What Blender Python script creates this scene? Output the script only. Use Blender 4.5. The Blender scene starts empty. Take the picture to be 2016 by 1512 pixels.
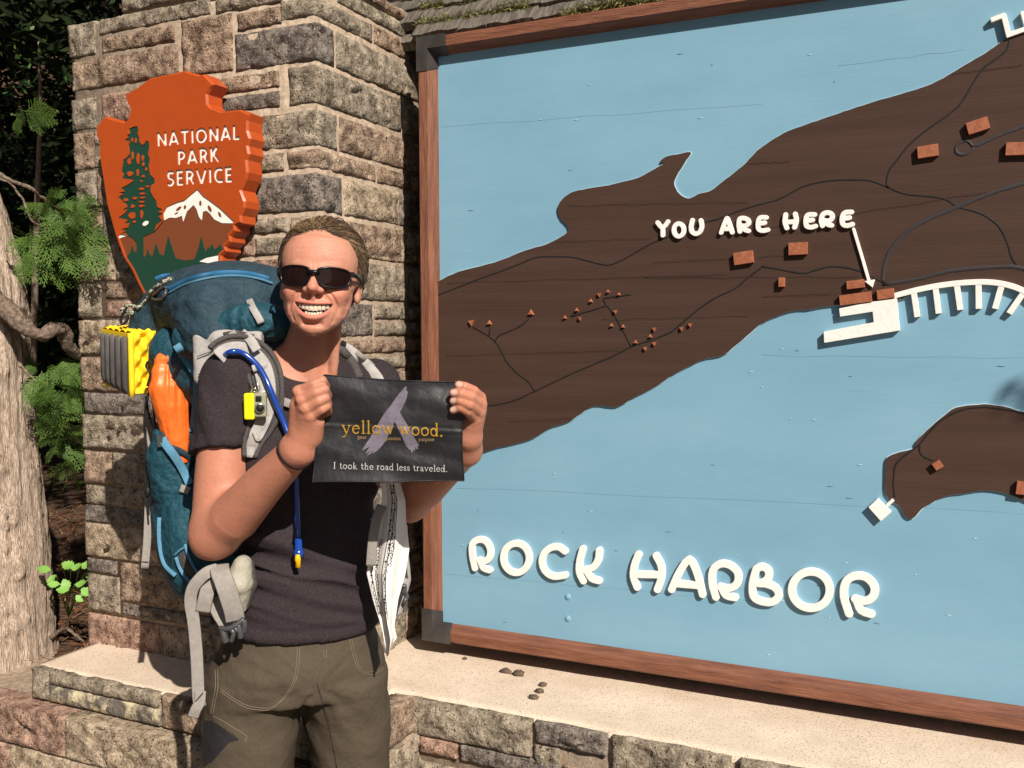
import bpy, math, random
import numpy as np
from mathutils import Vector, Matrix
from mathutils.bvhtree import BVHTree
scene = bpy.context.scene
COL = scene.collection
# ------------------------------------------------------------------ camera
YAW, PITCH, ROLL, FPX, CAMZ = math.radians(25.1), math.radians(3.255), math.radians(0.25), 1864.0, 1.47
cR = np.array([math.cos(YAW), math.sin(YAW), 0.0]); cF = np.array([-math.sin(YAW), math.cos(YAW), 0.0]); cZ = np.array([0, 0, 1.0])
_f = cF*math.cos(PITCH) - cZ*math.sin(PITCH); _u = cF*math.sin(PITCH) + cZ*math.cos(PITCH)
_r2 = cR*math.cos(ROLL) - _u*math.sin(ROLL); _u2 = _u*math.cos(ROLL) + cR*math.sin(ROLL)
CAM = np.array([0, 0, CAMZ])
cam = bpy.data.cameras.new('camera'); camo = bpy.data.objects.new('camera', cam); COL.objects.link(camo)
cam.sensor_width = 36; cam.lens = 36*FPX/2016; cam.clip_start = 0.05; cam.clip_end = 300
m = Matrix.Identity(4)
for i in range(3):
    m[i][0] = _r2[i]; m[i][1] = _u2[i]; m[i][2] = -_f[i]; m[i][3] = CAM[i]
camo.matrix_world = m; scene.camera = camo
# ------------------------------------------------------------------ light
L = np.array([-1.13, 1.0, -1.13]); L = L/np.linalg.norm(L)      # direction the sunlight travels
sun = bpy.data.lights.new('sun', 'SUN'); suno = bpy.data.objects.new('sun', sun); COL.objects.link(suno)
sun.energy = 5.0; sun.angle = math.radians(0.53); sun.color = (1.0, 0.93, 0.82)
suno.rotation_euler = Vector(L).to_track_quat('-Z', 'Y').to_euler(); suno.location = (6, -6, 9)
world = bpy.data.worlds.new('World'); scene.world = world; world.use_nodes = True
nt = world.node_tree; nt.nodes.clear()
sky = nt.nodes.new('ShaderNodeTexSky'); sky.sky_type = 'NISHITA'; sky.sun_disc = False
sky.sun_elevation = math.asin(-L[2]); sky.sun_rotation = math.atan2(-L[0], -L[1])
bgn = nt.nodes.new('ShaderNodeBackground'); bgn.inputs['Strength'].default_value = 0.05
won = nt.nodes.new('ShaderNodeOutputWorld')
nt.links.new(sky.outputs[0], bgn.inputs[0]); nt.links.new(bgn.outputs[0], won.inputs[0])
vs = scene.view_settings; vs.view_transform = 'Standard'; vs.look = 'None'; vs.gamma = 1; vs.use_curve_mapping = False
vs.exposure = 0.40
scene.cycles.max_bounces = 6
# ------------------------------------------------------------------ projection helpers (photo pixels, 2016 wide, onto real planes)
def ray(px, py):
    d = _f + _r2*((px-1008)/FPX) + _u2*((756-py)/FPX)
    return d
def onY(px, py, Y):
    d = ray(px, py); return CAM + d*(Y/d[1])
def onX(px, py, X):
    d = ray(px, py); return CAM + d*(X/d[0])
def onZ(px, py, Z):
    d = ray(px, py); return CAM + d*((Z-CAMZ)/d[2])
def atd(px, py, dist):                       # at horizontal forward distance
    d = ray(px, py); return CAM + d*(dist/float(d@cF))
def w2f(p):                                  # world -> (right, forward, up) frame
    p = np.asarray(p); return np.stack([p[..., 0]*cR[0]+p[..., 1]*cR[1], p[..., 0]*cF[0]+p[..., 1]*cF[1], p[..., 2]], -1)
def f2w(p):
    p = np.asarray(p); return np.stack([p[..., 0]*cR[0]+p[..., 1]*cF[0], p[..., 0]*cR[1]+p[..., 1]*cF[1], p[..., 2]], -1)
def pf(px, py, dist): return w2f(atd(px, py, dist))
# ------------------------------------------------------------------ noise (vectorised)
def _h(ix, iy, iz, s):
    n = (ix.astype(np.int64)*374761393 + iy.astype(np.int64)*668265263 + iz.astype(np.int64)*2147483647 + s*1274126177) & 0xffffffff
    n = ((n ^ (n >> 13))*1274126177) & 0xffffffff
    n = ((n ^ (n >> 16))*2246822519) & 0xffffffff
    return ((n ^ (n >> 15)) & 0xffffff)/float(0xffffff)
def vn(p, s=0):
    p = np.asarray(p, float); i = np.floor(p).astype(np.int64); f = p-i; f = f*f*(3-2*f); r = 0
    for a in (0, 1):
        for b in (0, 1):
            for c in (0, 1):
                w = (f[..., 0] if a else 1-f[..., 0])*(f[..., 1] if b else 1-f[..., 1])*(f[..., 2] if c else 1-f[..., 2])
                r = r + w*_h(i[..., 0]+a, i[..., 1]+b, i[..., 2]+c, s)
    return r*2-1
def fbm(p, o=4, s=0):
    r = 0; a = 1.0; t = 0; p = np.asarray(p, float)
    for k in range(o):
        r = r + a*vn(p, s+k*17); t += a; a *= .5; p = p*2.03+11.3
    return r/t
def facets(p, s=0):                           # blocky broken-rock relief from tilted worley cells
    p = np.asarray(p, float); i = np.floor(p).astype(np.int64); best = np.full(p.shape[:-1], 9.0); val = np.zeros(p.shape[:-1])
    for a in (-1, 0, 1):
        for b in (-1, 0, 1):
            for c in (-1, 0, 1):
                j = i+np.array([a, b, c]); q = np.stack([_h(j[..., 0], j[..., 1], j[..., 2], s+k) for k in (1, 2, 3)], -1)+j
                g = np.stack([_h(j[..., 0], j[..., 1], j[..., 2], s+k) for k in (4, 5, 6)], -1)*2-1
                dd = p-q; d2 = (dd*dd).sum(-1); v = (dd*g).sum(-1)*.8+_h(j[..., 0], j[..., 1], j[..., 2], s+7)*1.0-.5
                m_ = d2 < best; best = np.where(m_, d2, best); val = np.where(m_, v, val)
    return val
# ------------------------------------------------------------------ materials
def M(name, c1, c2=None, scale=20, rough=.8, bump=0, bscale=120, spec=.3, st=(1, 1, 1), metal=0, speck=None, attr=None,
      bump2=0, b2scale=15, bst=(1, 1, 1), detail=6, sheen=0, sss=0, coat=0, trans=0, wave=None, ramp=(.35, .65)):
    m = bpy.data.materials.new(name); m.use_nodes = True; n = m.node_tree.nodes; l = m.node_tree.links
    b = n['Principled BSDF']; b.inputs['Roughness'].default_value = rough; b.inputs['Specular IOR Level'].default_value = spec
    b.inputs['Metallic'].default_value = metal; b.inputs['Base Color'].default_value = (*c1, 1)
    if sheen: b.inputs['Sheen Weight'].default_value = sheen; b.inputs['Sheen Roughness'].default_value = .5
    if coat: b.inputs['Coat Weight'].default_value = coat; b.inputs['Coat Roughness'].default_value = .08
    if trans: b.inputs['Transmission Weight'].default_value = trans
    if sss: b.inputs['Subsurface Weight'].default_value = sss; b.inputs['Subsurface Radius'].default_value = (.012, .004, .002); b.inputs['Subsurface Scale'].default_value = 1
    tc = n.new('ShaderNodeTexCoord'); mp = n.new('ShaderNodeMapping'); mp.inputs['Scale'].default_value = st
    l.new(tc.outputs['Object'], mp.inputs[0]); col = None
    if c2 is not None:
        t = n.new('ShaderNodeTexNoise'); t.inputs['Scale'].default_value = scale; t.inputs['Detail'].default_value = detail
        t.inputs['Roughness'].default_value = .65
        l.new(mp.outputs[0], t.inputs['Vector']); r = n.new('ShaderNodeValToRGB')
        r.color_ramp.elements[0].position = ramp[0]; r.color_ramp.elements[1].position = ramp[1]
        r.color_ramp.elements[0].color = (*c1, 1); r.color_ramp.elements[1].color = (*c2, 1)
        l.new(t.outputs['Fac'], r.inputs[0]); col = r.outputs[0]
    if attr:
        a = n.new('ShaderNodeAttribute'); a.attribute_name = attr
        if col is None: col = a.outputs['Color']
        else:
            mx = n.new('ShaderNodeMix'); mx.data_type = 'RGBA'; mx.blend_type = 'MULTIPLY'; mx.inputs[0].default_value = 1
            l.new(col, mx.inputs[6]); l.new(a.outputs['Color'], mx.inputs[7]); col = mx.outputs[2]
    if speck:                                   # (colour, scale, threshold)
        for sc_ in speck:
            t = n.new('ShaderNodeTexNoise'); t.inputs['Scale'].default_value = sc_[1]; t.inputs['Detail'].default_value = 2
            l.new(tc.outputs['Object'], t.inputs['Vector']); r = n.new('ShaderNodeMapRange')
            r.inputs[1].default_value = sc_[2]; r.inputs[2].default_value = sc_[2]+.06; l.new(t.outputs['Fac'], r.inputs[0])
            mx = n.new('ShaderNodeMix'); mx.data_type = 'RGBA'; l.new(r.outputs[0], mx.inputs[0])
            if col is None: mx.inputs[6].default_value = (*c1, 1)
            else: l.new(col, mx.inputs[6])
            mx.inputs[7].default_value = (*sc_[0], 1); col = mx.outputs[2]
    if col is not None: l.new(col, b.inputs['Base Color'])
    last = None
    for (bb, bs, sv) in ((bump2, b2scale, bst), (bump, bscale, bst)):
        if bb:
            mp2 = n.new('ShaderNodeMapping'); mp2.inputs['Scale'].default_value = sv; l.new(tc.outputs['Object'], mp2.inputs[0])
            t = n.new('ShaderNodeTexNoise'); t.inputs['Scale'].default_value = bs; t.inputs['Detail'].default_value = 5
            l.new(mp2.outputs[0], t.inputs['Vector']); bp = n.new('ShaderNodeBump'); bp.inputs['Strength'].default_value = min(1, bb)
            bp.inputs['Distance'].default_value = .5/bs*max(1, bb); l.new(t.outputs['Fac'], bp.inputs['Height'])
            if last: l.new(last, bp.inputs['Normal'])
            last = bp.outputs[0]
    if wave:                                    # (scale, strength) fine woven ribs
        t = n.new('ShaderNodeTexWave'); t.inputs['Scale'].default_value = wave[0]; t.bands_direction = 'DIAGONAL'
        l.new(tc.outputs['Object'], t.inputs['Vector']); bp = n.new('ShaderNodeBump'); bp.inputs['Strength'].default_value = wave[1]
        bp.inputs['Distance'].default_value = .001; l.new(t.outputs['Fac'], bp.inputs['Height'])
        if last: l.new(last, bp.inputs['Normal'])
        last = bp.outputs[0]
    if last: l.new(last, b.inputs['Normal'])
    return m
# ------------------------------------------------------------------ objects
def tag(o, label=None, cat=None, group=None, kind=None):
    if label: o['label'] = label
    if cat: o['category'] = cat
    if group: o['group'] = group
    if kind: o['kind'] = kind
    return o
def thing(name, label, cat, loc=(0, 0, 0), group=None):
    o = bpy.data.objects.new(name, None); COL.objects.link(o); o.location = tuple(float(v) for v in loc); o.empty_display_size = .05
    return tag(o, label, cat, group)
def base(o):
    v = np.zeros(3)
    while o is not None: v = v+np.array(o.location); o = o.parent
    return v
def mk(name, V, F, mat, parent=None, smooth=True, org=None, kind=None, label=None, attrs=None, matidx=None, mats=None):
    V = np.asarray(V, float).reshape(-1, 3); me = bpy.data.meshes.new(name)
    o0 = base(parent) if parent is not None else (np.asarray(org, float) if org is not None else np.zeros(3))
    V2 = V-o0
    if isinstance(F, np.ndarray) and len(F):
        k = F.shape[1]; me.vertices.add(len(V2)); me.vertices.foreach_set('co', V2.astype(np.float32).ravel())
        me.loops.add(F.size); me.loops.foreach_set('vertex_index', F.astype(np.int32).ravel())
        me.polygons.add(len(F)); me.polygons.foreach_set('loop_start', (np.arange(len(F))*k).astype(np.int32))
        me.update(calc_edges=True)
    else: me.from_pydata(V2.tolist(), [], [tuple(int(i) for i in f) for f in F])
    for mm in (mats or [mat]): me.materials.append(mm)
    if matidx is not None: me.polygons.foreach_set('material_index', np.asarray(matidx, dtype=np.int32))
    if smooth: me.polygons.foreach_set('use_smooth', [True]*len(me.polygons))
    if attrs:
        for an, ac in attrs.items():
            a = me.color_attributes.new(an, 'FLOAT_COLOR', 'POINT'); ac = np.asarray(ac, float)
            if ac.shape[1] == 3: ac = np.concatenate([ac, np.ones((len(ac), 1))], 1)
            a.data.foreach_set('color', ac.ravel())
    me.validate(); me.update()
    o = bpy.data.objects.new(name, me); COL.objects.link(o)
    if parent is not None: o.parent = parent
    else: o.location = tuple(float(v) for v in o0)
    if kind: o['kind'] = kind
    if label: o['label'] = label
    return o
class MB:
    def __init__(s): s.V = []; s.F = []; s.n = 0; s.mi = []
    def add(s, V, F, mi=0):
        V = np.asarray(V, float).reshape(-1, 3); s.V.append(V); s.F += [tuple(int(i)+s.n for i in f) for f in F]; s.mi += [mi]*len(F); s.n += len(V)
    def build(s, name, mat, parent=None, mats=None, **k):
        return mk(name, np.concatenate(s.V), s.F, mat, parent, mats=mats, matidx=s.mi if mats else None, **k)
def boxVF(lo, hi):
    x0, y0, z0 = lo; x1, y1, z1 = hi
    V = [(x0, y0, z0), (x1, y0, z0), (x1, y1, z0), (x0, y1, z0), (x0, y0, z1), (x1, y0, z1), (x1, y1, z1), (x0, y1, z1)]
    return V, [(0, 3, 2, 1), (4, 5, 6, 7), (0, 1, 5, 4), (1, 2, 6, 5), (2, 3, 7, 6), (3, 0, 4, 7)]
def obox(c, ex, ey, ez, hx, hy, hz):            # oriented box
    c, ex, ey, ez = [np.asarray(a, float) for a in (c, ex, ey, ez)]
    V, F = boxVF((-1, -1, -1), (1, 1, 1)); V = [c+ex*v[0]*hx+ey*v[1]*hy+ez*v[2]*hz for v in V]
    return V, F
def catmull(P, n=6, closed=False):
    P = np.asarray(P, float); N = len(P); out = []
    rng = range(N) if closed else range(N-1)
    for i in rng:
        p0 = P[(i-1) % N] if closed or i > 0 else 2*P[0]-P[1]; p1 = P[i]; p2 = P[(i+1) % N]
        p3 = P[(i+2) % N] if closed or i+2 < N else 2*P[-1]-P[-2]
        for k in range(n):
            t = k/n; out.append(.5*((2*p1)+(-p0+p2)*t+(2*p0-5*p1+4*p2-p3)*t*t+(-p0+3*p1-3*p2+p3)*t**3))
    if not closed: out.append(P[-1])
    return np.array(out)
def tubeVF(P, r, sides=8, cap=True):
    P = np.asarray(P, float); n = len(P); r = np.broadcast_to(np.asarray(r, float), (n,)); T = np.gradient(P, axis=0)
    T /= (np.linalg.norm(T, axis=1, keepdims=True)+1e-12); up = np.array([0, 0, 1.0]) if abs(T[0][2]) < .9 else np.array([1.0, 0, 0])
    N = np.cross(T[0], up); N /= np.linalg.norm(N); V = []
    for i in range(n):
        N = N-T[i]*(N@T[i]); N /= np.linalg.norm(N)+1e-12; B = np.cross(T[i], N)
        for k in range(sides):
            a = 2*math.pi*k/sides; V.append(P[i]+(N*math.cos(a)+B*math.sin(a))*r[i])
    F = [(i*sides+k, i*sides+(k+1) % sides, (i+1)*sides+(k+1) % sides, (i+1)*sides+k) for i in range(n-1) for k in range(sides)]
    if cap: F += [tuple(range(sides))[::-1], tuple((n-1)*sides+k for k in range(sides))]
    return np.array(V), F
def tube(name, P, r, mat, parent=None, sides=8, **k):
    V, F = tubeVF(P, r, sides); return mk(name, V, F, mat, parent, **k)
def ribbonVF(P, w, nrm=None, th=.0014, sides=None):
    """flat webbing: P world points, w width(s), nrm: facing direction(s) (default towards the camera)"""
    P = np.asarray(P, float); n = len(P); w = np.broadcast_to(np.asarray(w, float), (n,)); T = np.gradient(P, axis=0)
    T /= np.linalg.norm(T, axis=1, keepdims=True)+1e-12
    Nn = (CAM-P) if nrm is None else np.broadcast_to(np.asarray(nrm, float), (n, 3)); Nn = Nn/np.linalg.norm(Nn, axis=1, keepdims=True)
    S = np.cross(T, Nn); S /= np.linalg.norm(S, axis=1, keepdims=True)+1e-12; Nn = np.cross(S, T)
    V = []
    for i in range(n):
        for (a, b) in ((-1, 0), (-.85, 1), (.85, 1), (1, 0), (.85, -1), (-.85, -1)): V.append(P[i]+S[i]*a*w[i]/2+Nn[i]*b*th/2)
    F = [(i*6+k, i*6+(k+1) % 6, (i+1)*6+(k+1) % 6, (i+1)*6+k) for i in range(n-1) for k in range(6)]
    F += [tuple(range(6))[::-1], tuple((n-1)*6+k for k in range(6))]
    return np.array(V), F
def ribbon(name, P, w, mat, parent=None, nrm=None, th=.0014, **k):
    V, F = ribbonVF(P, w, nrm, th); return mk(name, V, F, mat, parent, **k)
# ------------------------------------------------------------------ 2-D shapes: raster distance field -> contours -> filled, extruded plate
class F2:
    def __init__(s, lo, hi, h):
        s.h = h; s.lo = np.array(lo, float); n = np.ceil((np.array(hi)-s.lo)/h).astype(int)+1
        s.x = s.lo[0]+np.arange(n[0])*h; s.y = s.lo[1]+np.arange(n[1])*h; s.X, s.Y = np.meshgrid(s.x, s.y, indexing='ij'); s.D = np.full(s.X.shape, 1.0)
    def seg(s, a, b, r, flat=False):
        a = np.asarray(a, float); b = np.asarray(b, float); ab = b-a; L2 = ab@ab+1e-14
        i0, i1 = np.searchsorted(s.x, [min(a[0], b[0])-r-3*s.h, max(a[0], b[0])+r+3*s.h]); j0, j1 = np.searchsorted(s.y, [min(a[1], b[1])-r-3*s.h, max(a[1], b[1])+r+3*s.h])
        X = s.X[i0:i1, j0:j1]-a[0]; Y = s.Y[i0:i1, j0:j1]-a[1]; t = (X*ab[0]+Y*ab[1])/L2
        if flat:
            l_ = math.sqrt(L2); q = abs(X*ab[1]-Y*ab[0])/l_-r; e = abs(t-.5)*l_-.5*l_; d = np.maximum(q, e)
        else:
            t = np.clip(t, 0, 1); d = np.hypot(X-t*ab[0], Y-t*ab[1])-r
        s.D[i0:i1, j0:j1] = np.minimum(s.D[i0:i1, j0:j1], d)
    def path(s, P, r, flat=False):
        for i in range(len(P)-1):
            s.seg(P[i], P[i+1], r if np.isscalar(r) else r[i], flat)
    def polyd(s, P):
        P = np.asarray(P, float); n = len(P); D = np.full(s.X.shape, 9.0); ins = np.zeros(s.X.shape, bool)
        for i in range(n):
            a = P[i]; b = P[(i+1) % n]; ab = b-a; L2 = ab@ab+1e-14; X = s.X-a[0]; Y = s.Y-a[1]
            t = np.clip((X*ab[0]+Y*ab[1])/L2, 0, 1); D = np.minimum(D, (X-t*ab[0])**2+(Y-t*ab[1])**2)
            c = (s.Y >= a[1]) != (s.Y >= b[1])
            if abs(ab[1]) > 1e-12: ins ^= c & (X < (s.Y-a[1])*ab[0]/ab[1])
        D = np.sqrt(D); return np.where(ins, -D, D)
    def poly(s, P): s.D = np.minimum(s.D, s.polyd(P))
    def contours(s, tol=.35):
        D = s.D.copy(); D[0] = D[-1] = abs(D[0]).max()+s.h; D[:, 0] = D[:, -1] = s.h; D[abs(D) < 1e-9] = 1e-9
        I = D < 0; nx, ny = D.shape; code = I[:-1, :-1]*1+I[1:, :-1]*2+I[1:, 1:]*4+I[:-1, 1:]*8
        T = {1: [(3, 0)], 2: [(0, 1)], 3: [(3, 1)], 4: [(1, 2)], 5: [(3, 0), (1, 2)], 6: [(0, 2)], 7: [(3, 2)], 8: [(2, 3)], 9: [(2, 0)], 10: [(0, 1), (2, 3)], 11: [(2, 1)], 12: [(1, 3)], 13: [(1, 0)], 14: [(0, 3)]}
        nxt = {}
        def key(i, j, e): return (0, i, j) if e == 0 else (1, i+1, j) if e == 1 else (0, i, j+1) if e == 2 else (1, i, j)
        for i, j in zip(*np.nonzero((code > 0) & (code < 15))):
            for a, b in T[int(code[i, j])]: nxt[key(i, j, a)] = key(i, j, b)
        def pt(k):
            o, i, j = k
            if o == 0: t = D[i, j]/(D[i, j]-D[i+1, j]); return (s.x[i]+t*s.h, s.y[j])
            t = D[i, j]/(D[i, j]-D[i, j+1]); return (s.x[i], s.y[j]+t*s.h)
        loops = []
        while nxt:
            k0 = next(iter(nxt)); k = k0; lp = []
            while k in nxt: lp.append(pt(k)); k = nxt.pop(k)
            if len(lp) > 5: loops.append(simplify(np.array(lp), tol*s.h))
        return [l for l in loops if len(l) > 2]
def simplify(P, tol):
    n = len(P); keep = np.zeros(n, bool); keep[0] = True; far = int(((P-P[0])**2).sum(1).argmax()); keep[far] = True
    st = [(0, far), (far, n)]; Q = np.vstack([P, P[:1]])
    while st:
        a, b = st.pop()
        if b-a < 2: continue
        ab = Q[b]-Q[a]; l_ = np.hypot(*ab)+1e-12; d = abs((Q[a+1:b, 0]-Q[a, 0])*ab[1]-(Q[a+1:b, 1]-Q[a, 1])*ab[0])/l_
        k = int(d.argmax())
        if d[k] > tol: keep[a+1+k] = True; st += [(a, a+1+k), (a+1+k, b)]
    return P[keep]
def fill2d(loops, ext, bevel=0):
    """filled, extruded mesh from nested loops; local z in [-ext,+ext]"""
    cu = bpy.data.curves.new('tmp', 'CURVE'); cu.dimensions = '2D'; cu.fill_mode = 'BOTH'; cu.extrude = ext; cu.bevel_depth = bevel; cu.bevel_resolution = 1
    for lp in loops:
        sp = cu.splines.new('POLY'); sp.points.add(len(lp)-1); sp.use_cyclic_u = True
        sp.points.foreach_set('co', np.c_[np.asarray(lp)[:, :2], np.zeros(len(lp)), np.ones(len(lp))].astype(np.float32).ravel())
    o = bpy.data.objects.new('tmp', cu); me = bpy.data.meshes.new_from_object(o)
    V = np.array([v.co[:] for v in me.vertices]); F = [tuple(p.vertices) for p in me.polygons]
    bpy.data.objects.remove(o); bpy.data.curves.remove(cu); bpy.data.meshes.remove(me); return V, F
def plateY(name, loops, Yfront, th, mat, parent, bevel=0, flat_shade=True, **k):
    """plate parallel to the wall: loops in (X,Z), front face at Yfront (towards -Y), thickness th"""
    V, F = fill2d(loops, max(th/2-bevel, 1e-4), bevel); W = np.c_[V[:, 0], Yfront+th/2-V[:, 2], V[:, 1]]
    return mk(name, W, F, mat, parent, smooth=not flat_shade, **k)
# ------------------------------------------------------------------ stone, wood, paint
SP = lambda a, b: [((.60, .51, .42), 300, .64), ((.035, .024, .017), 150, .615), ((.05, .036, .027), 340, .605)]
ST = [M('stone_olive', (.095, .074, .052), (.40, .33, .25), 34, .95, bump=1.0, bscale=210, bump2=.9, b2scale=110, speck=SP(0, 0), spec=.15),
      M('stone_brown', (.10, .062, .042), (.44, .315, .225), 34, .95, bump=1.0, bscale=220, bump2=.9, b2scale=110, speck=SP(0, 0), spec=.15),
      M('stone_slate', (.055, .044, .040), (.27, .225, .19), 34, .95, bump=1.0, bscale=200, bump2=.9, b2scale=110, speck=SP(0, 0), spec=.15),
      M('stone_pink', (.12, .066, .046), (.46, .295, .22), 34, .95, bump=1.0, bscale=210, bump2=.9, b2scale=110, speck=SP(0, 0), spec=.15),
      M('stone_tan', (.13, .094, .060), (.50, .39, .28), 34, .95, bump=1.0, bscale=210, bump2=.9, b2scale=110, speck=SP(0, 0), spec=.15),
      M('stone_grey', (.10, .082, .060), (.43, .36, .265), 34, .95, bump=1.0, bscale=210, bump2=.9, b2scale=110, speck=SP(0, 0), spec=.15)]
mortar = M('mortar', (.22, .165, .12), (.42, .325, .245), 60, .95, bump=.8, bscale=250, speck=[((.2, .15, .1), 200, .68)], spec=.1)
concrete = M('concrete_cap', (.61, .485, .375), (.71, .58, .46), 7, .92, bump=.5, bscale=260, speck=[((.26, .19, .13), 330, .60), ((.62, .52, .41), 9, .64)], spec=.12)
stained = M('stone_limestained', (.12, .10, .085), (.62, .52, .34), 22, .92, bump=1, bscale=180, bump2=.8, b2scale=50, ramp=(.45, .62))
mat_blue = M('sign_blue_paint', (.165, .320, .44), (.215, .395, .505), 2.2, .62, bump=.035, bscale=40, bst=(.25, 1, 8), st=(.8, 1, 2), spec=.22, bump2=.05, b2scale=500, ramp=(.25,.75))
mat_land = M('sign_brown_paint', (.052, .028, .020), (.070, .039, .029), 5, .66, bump=.10, bscale=40, bst=(.1, 1, 8), st=(.3, 1, 5), spec=.15, ramp=(.3,.7))
mat_rim = M('sign_rim_paint', (.50, .66, .72), None, rough=.5)
mat_white = M('sign_white_paint', (.80, .755, .72), (.86, .82, .78), 40, .5, bump=.15, bscale=90, spec=.4)
mat_block = M('terracotta_block_paint', (.27, .085, .042), (.36, .125, .062), 60, .6, bump=.3, bscale=90)
mat_path = M('black_routed_line', (.012, .010, .010), None, rough=.7)
mat_road = M('grey_routed_road', (.035, .030, .033), None, rough=.6)
mat_wood = M('frame_red_wood', (.135, .047, .026), (.25, .098, .054), 14, .5, st=(.6, 6, 6), bump=.5, bscale=60, bst=(.4, 6, 6), spec=.4)
mat_woodv = M('frame_red_wood_upright', (.135, .047, .026), (.25, .098, .054), 14, .5, st=(6, 6, .6), bump=.5, bscale=60, bst=(6, 6, .4), spec=.4)
mat_brk = M('black_bracket', (.03, .026, .025), (.055, .048, .045), 20, .35, bump=.15, bscale=50, spec=.5)
mat_orange = M('plaque_orange_paint', (.40, .062, .010), (.43, .068, .011), 30, .38, bump=.06, bscale=300, spec=.45)
mat_green = M('plaque_green_paint', (.014, .052, .032), None, rough=.45)
mat_pbrown = M('plaque_brown_paint', (.19, .055, .022), None, rough=.45)
mat_pwhite = M('plaque_white_paint', (.82, .80, .74), None, rough=.5)
mat_shingle = M('cedar_shingle', (.07, .058, .048), (.22, .19, .155), 12, .95, st=(8, 1, 1), bump=1, bscale=80, bst=(6, .6, .6))
mat_moss = M('moss', (.10, .10, .03), (.36, .34, .14), 40, 1)
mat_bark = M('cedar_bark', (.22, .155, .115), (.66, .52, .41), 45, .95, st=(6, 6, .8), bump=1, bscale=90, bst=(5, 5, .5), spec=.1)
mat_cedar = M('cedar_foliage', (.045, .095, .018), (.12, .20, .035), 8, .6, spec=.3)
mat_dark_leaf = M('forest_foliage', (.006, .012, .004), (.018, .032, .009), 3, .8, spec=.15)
mat_leaf = M('seedling_leaf', (.13, .27, .045), (.20, .38, .08), 20, .55, spec=.35)
mat_duff = M('needle_duff', (.030, .016, .010), (.10, .050, .027), 30, 1, bump=1, bscale=90)
mat_needle = M('dry_needles', (.16, .085, .045), (.34, .20, .11), 3, .9)
mat_rust = M('rusty_dead_needles', (.30, .09, .03), (.42, .15, .05), 3, .9)
mat_dirt = M('dried_mud', (.07, .048, .032), (.15, .11, .08), 80, 1, bump=1, bscale=200)

mat_bark2 = M('shaded_bark', (.07, .05, .036), (.24, .18, .14), 40, .95, st=(3, 3, 3), bump=1, bscale=90, spec=.1)  # darker bark for limb and twigs, partly their shade put into the colour
# ------------------------------------------------------------------ masonry
YP = 1.877                                     # front face of the pillar
_c = atd(630, 700, 2.29); YP = float(_c[1]); XC = float(_c[0])
ZL = float(onY(299, 1284, YP)[2])              # ledge level
YF = float(onZ(62, 1312, ZL)[1])               # front of the pedestal
XL = float(onY(160, 700, YP)[0])               # left edge of the pillar
print('YP %.3f XC %.3f ZL %.3f YF %.3f XL %.3f' % (YP, XC, ZL, YF, XL))
rs = np.random.RandomState(7)
def stoneVF(lo, hi, seed, rough=('-y',), res=.007, amp=.0095, bulge=.003, rnd=.0032):
    lo = np.asarray(lo, float); hi = np.asarray(hi, float); n = np.maximum(2, np.round((hi-lo)/res).astype(int))
    if '+x' not in rough and '-x' not in rough: n[1] = 3
    if '-y' not in rough: n[0] = 4
    ids = -np.ones(n+1, int); g = np.stack(np.meshgrid(*[np.arange(k+1) for k in n], indexing='ij'), -1)
    bnd = ((g == 0) | (g == n)).any(-1); ids[bnd] = np.arange(bnd.sum()); G = g[bnd]; P = lo+(hi-lo)*G/n
    F = []
    for ax in range(3):
        a, b = [k for k in range(3) if k != ax]
        for side in (0, n[ax]):
            if ax == 1 and side == n[1] : continue
            A, B = np.meshgrid(np.arange(n[a]), np.arange(n[b]), indexing='ij'); A = A.ravel(); B = B.ravel()
            def id_(da, db):
                q = np.zeros((len(A), 3), int); q[:, ax] = side; q[:, a] = A+da; q[:, b] = B+db; return ids[q[:, 0], q[:, 1], q[:, 2]]
            f = np.stack([id_(0, 0), id_(1, 0), id_(1, 1), id_(0, 1)], 1)
            if (side == 0) != (ax == 1): f = f[:, ::-1]
            F.append(f)
    F = np.concatenate(F)
    N = np.zeros_like(P); e = np.full(len(P), 9.0)
    sides = {'-y': (1, 0), '+x': (0, 1), '-x': (0, 0), '+z': (2, 1), '-z': (2, 0)}
    onr = np.zeros(len(P), bool)
    for ax in range(3):
        N[:, ax] += (G[:, ax] == n[ax])*1.0-(G[:, ax] == 0)*1.0
    for r in rough:
        ax, s_ = sides[r]; onr |= (G[:, ax] == (n[ax] if s_ else 0))
    d = np.stack([np.minimum(P[:, k]-lo[k], hi[k]-P[:, k]) for k in range(3)], 1)
    srt = np.sort(d, axis=1); edge = srt[:, 1]  # distance to nearest edge of the box
    if 'wrap' not in rough: pass
    Nn = N/np.maximum(1, np.linalg.norm(N, axis=1, keepdims=True)); nf = (N != 0).sum(1)
    q = P+seed*3.7
    fac = facets(q*np.array([16, 16, 24]), seed)*.55+facets(q*np.array([42, 42, 60]), seed+5)*.28+fbm(q*70, 3, seed)*.5
    cav = np.clip(fbm(q*np.array([13, 13, 20]), 3, seed+9)-.28, 0, 1)*2.2
    s_ = np.clip(edge/.014, 0, 1); s_ = s_*s_*(3-2*s_)
    disp = np.where(onr, -rnd*(1-s_)*.8+bulge*s_+amp*fac*(.3+.7*s_)-amp*1.6*cav*s_, -.001)
    jit = np.stack([fbm(q*40+k*9, 2, seed+k) for k in range(3)], 1)*.0016
    P2 = P+Nn*disp[:, None]+jit
    P2[~onr] = P[~onr]+jit[~onr]*1.2
    return P2, F
pillar = thing('stone_pillar', 'tall rough stone pillar behind the hiker carrying the orange arrowhead plaque', 'pillar', (XL, YP, ZL))
cnt = [0]
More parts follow.
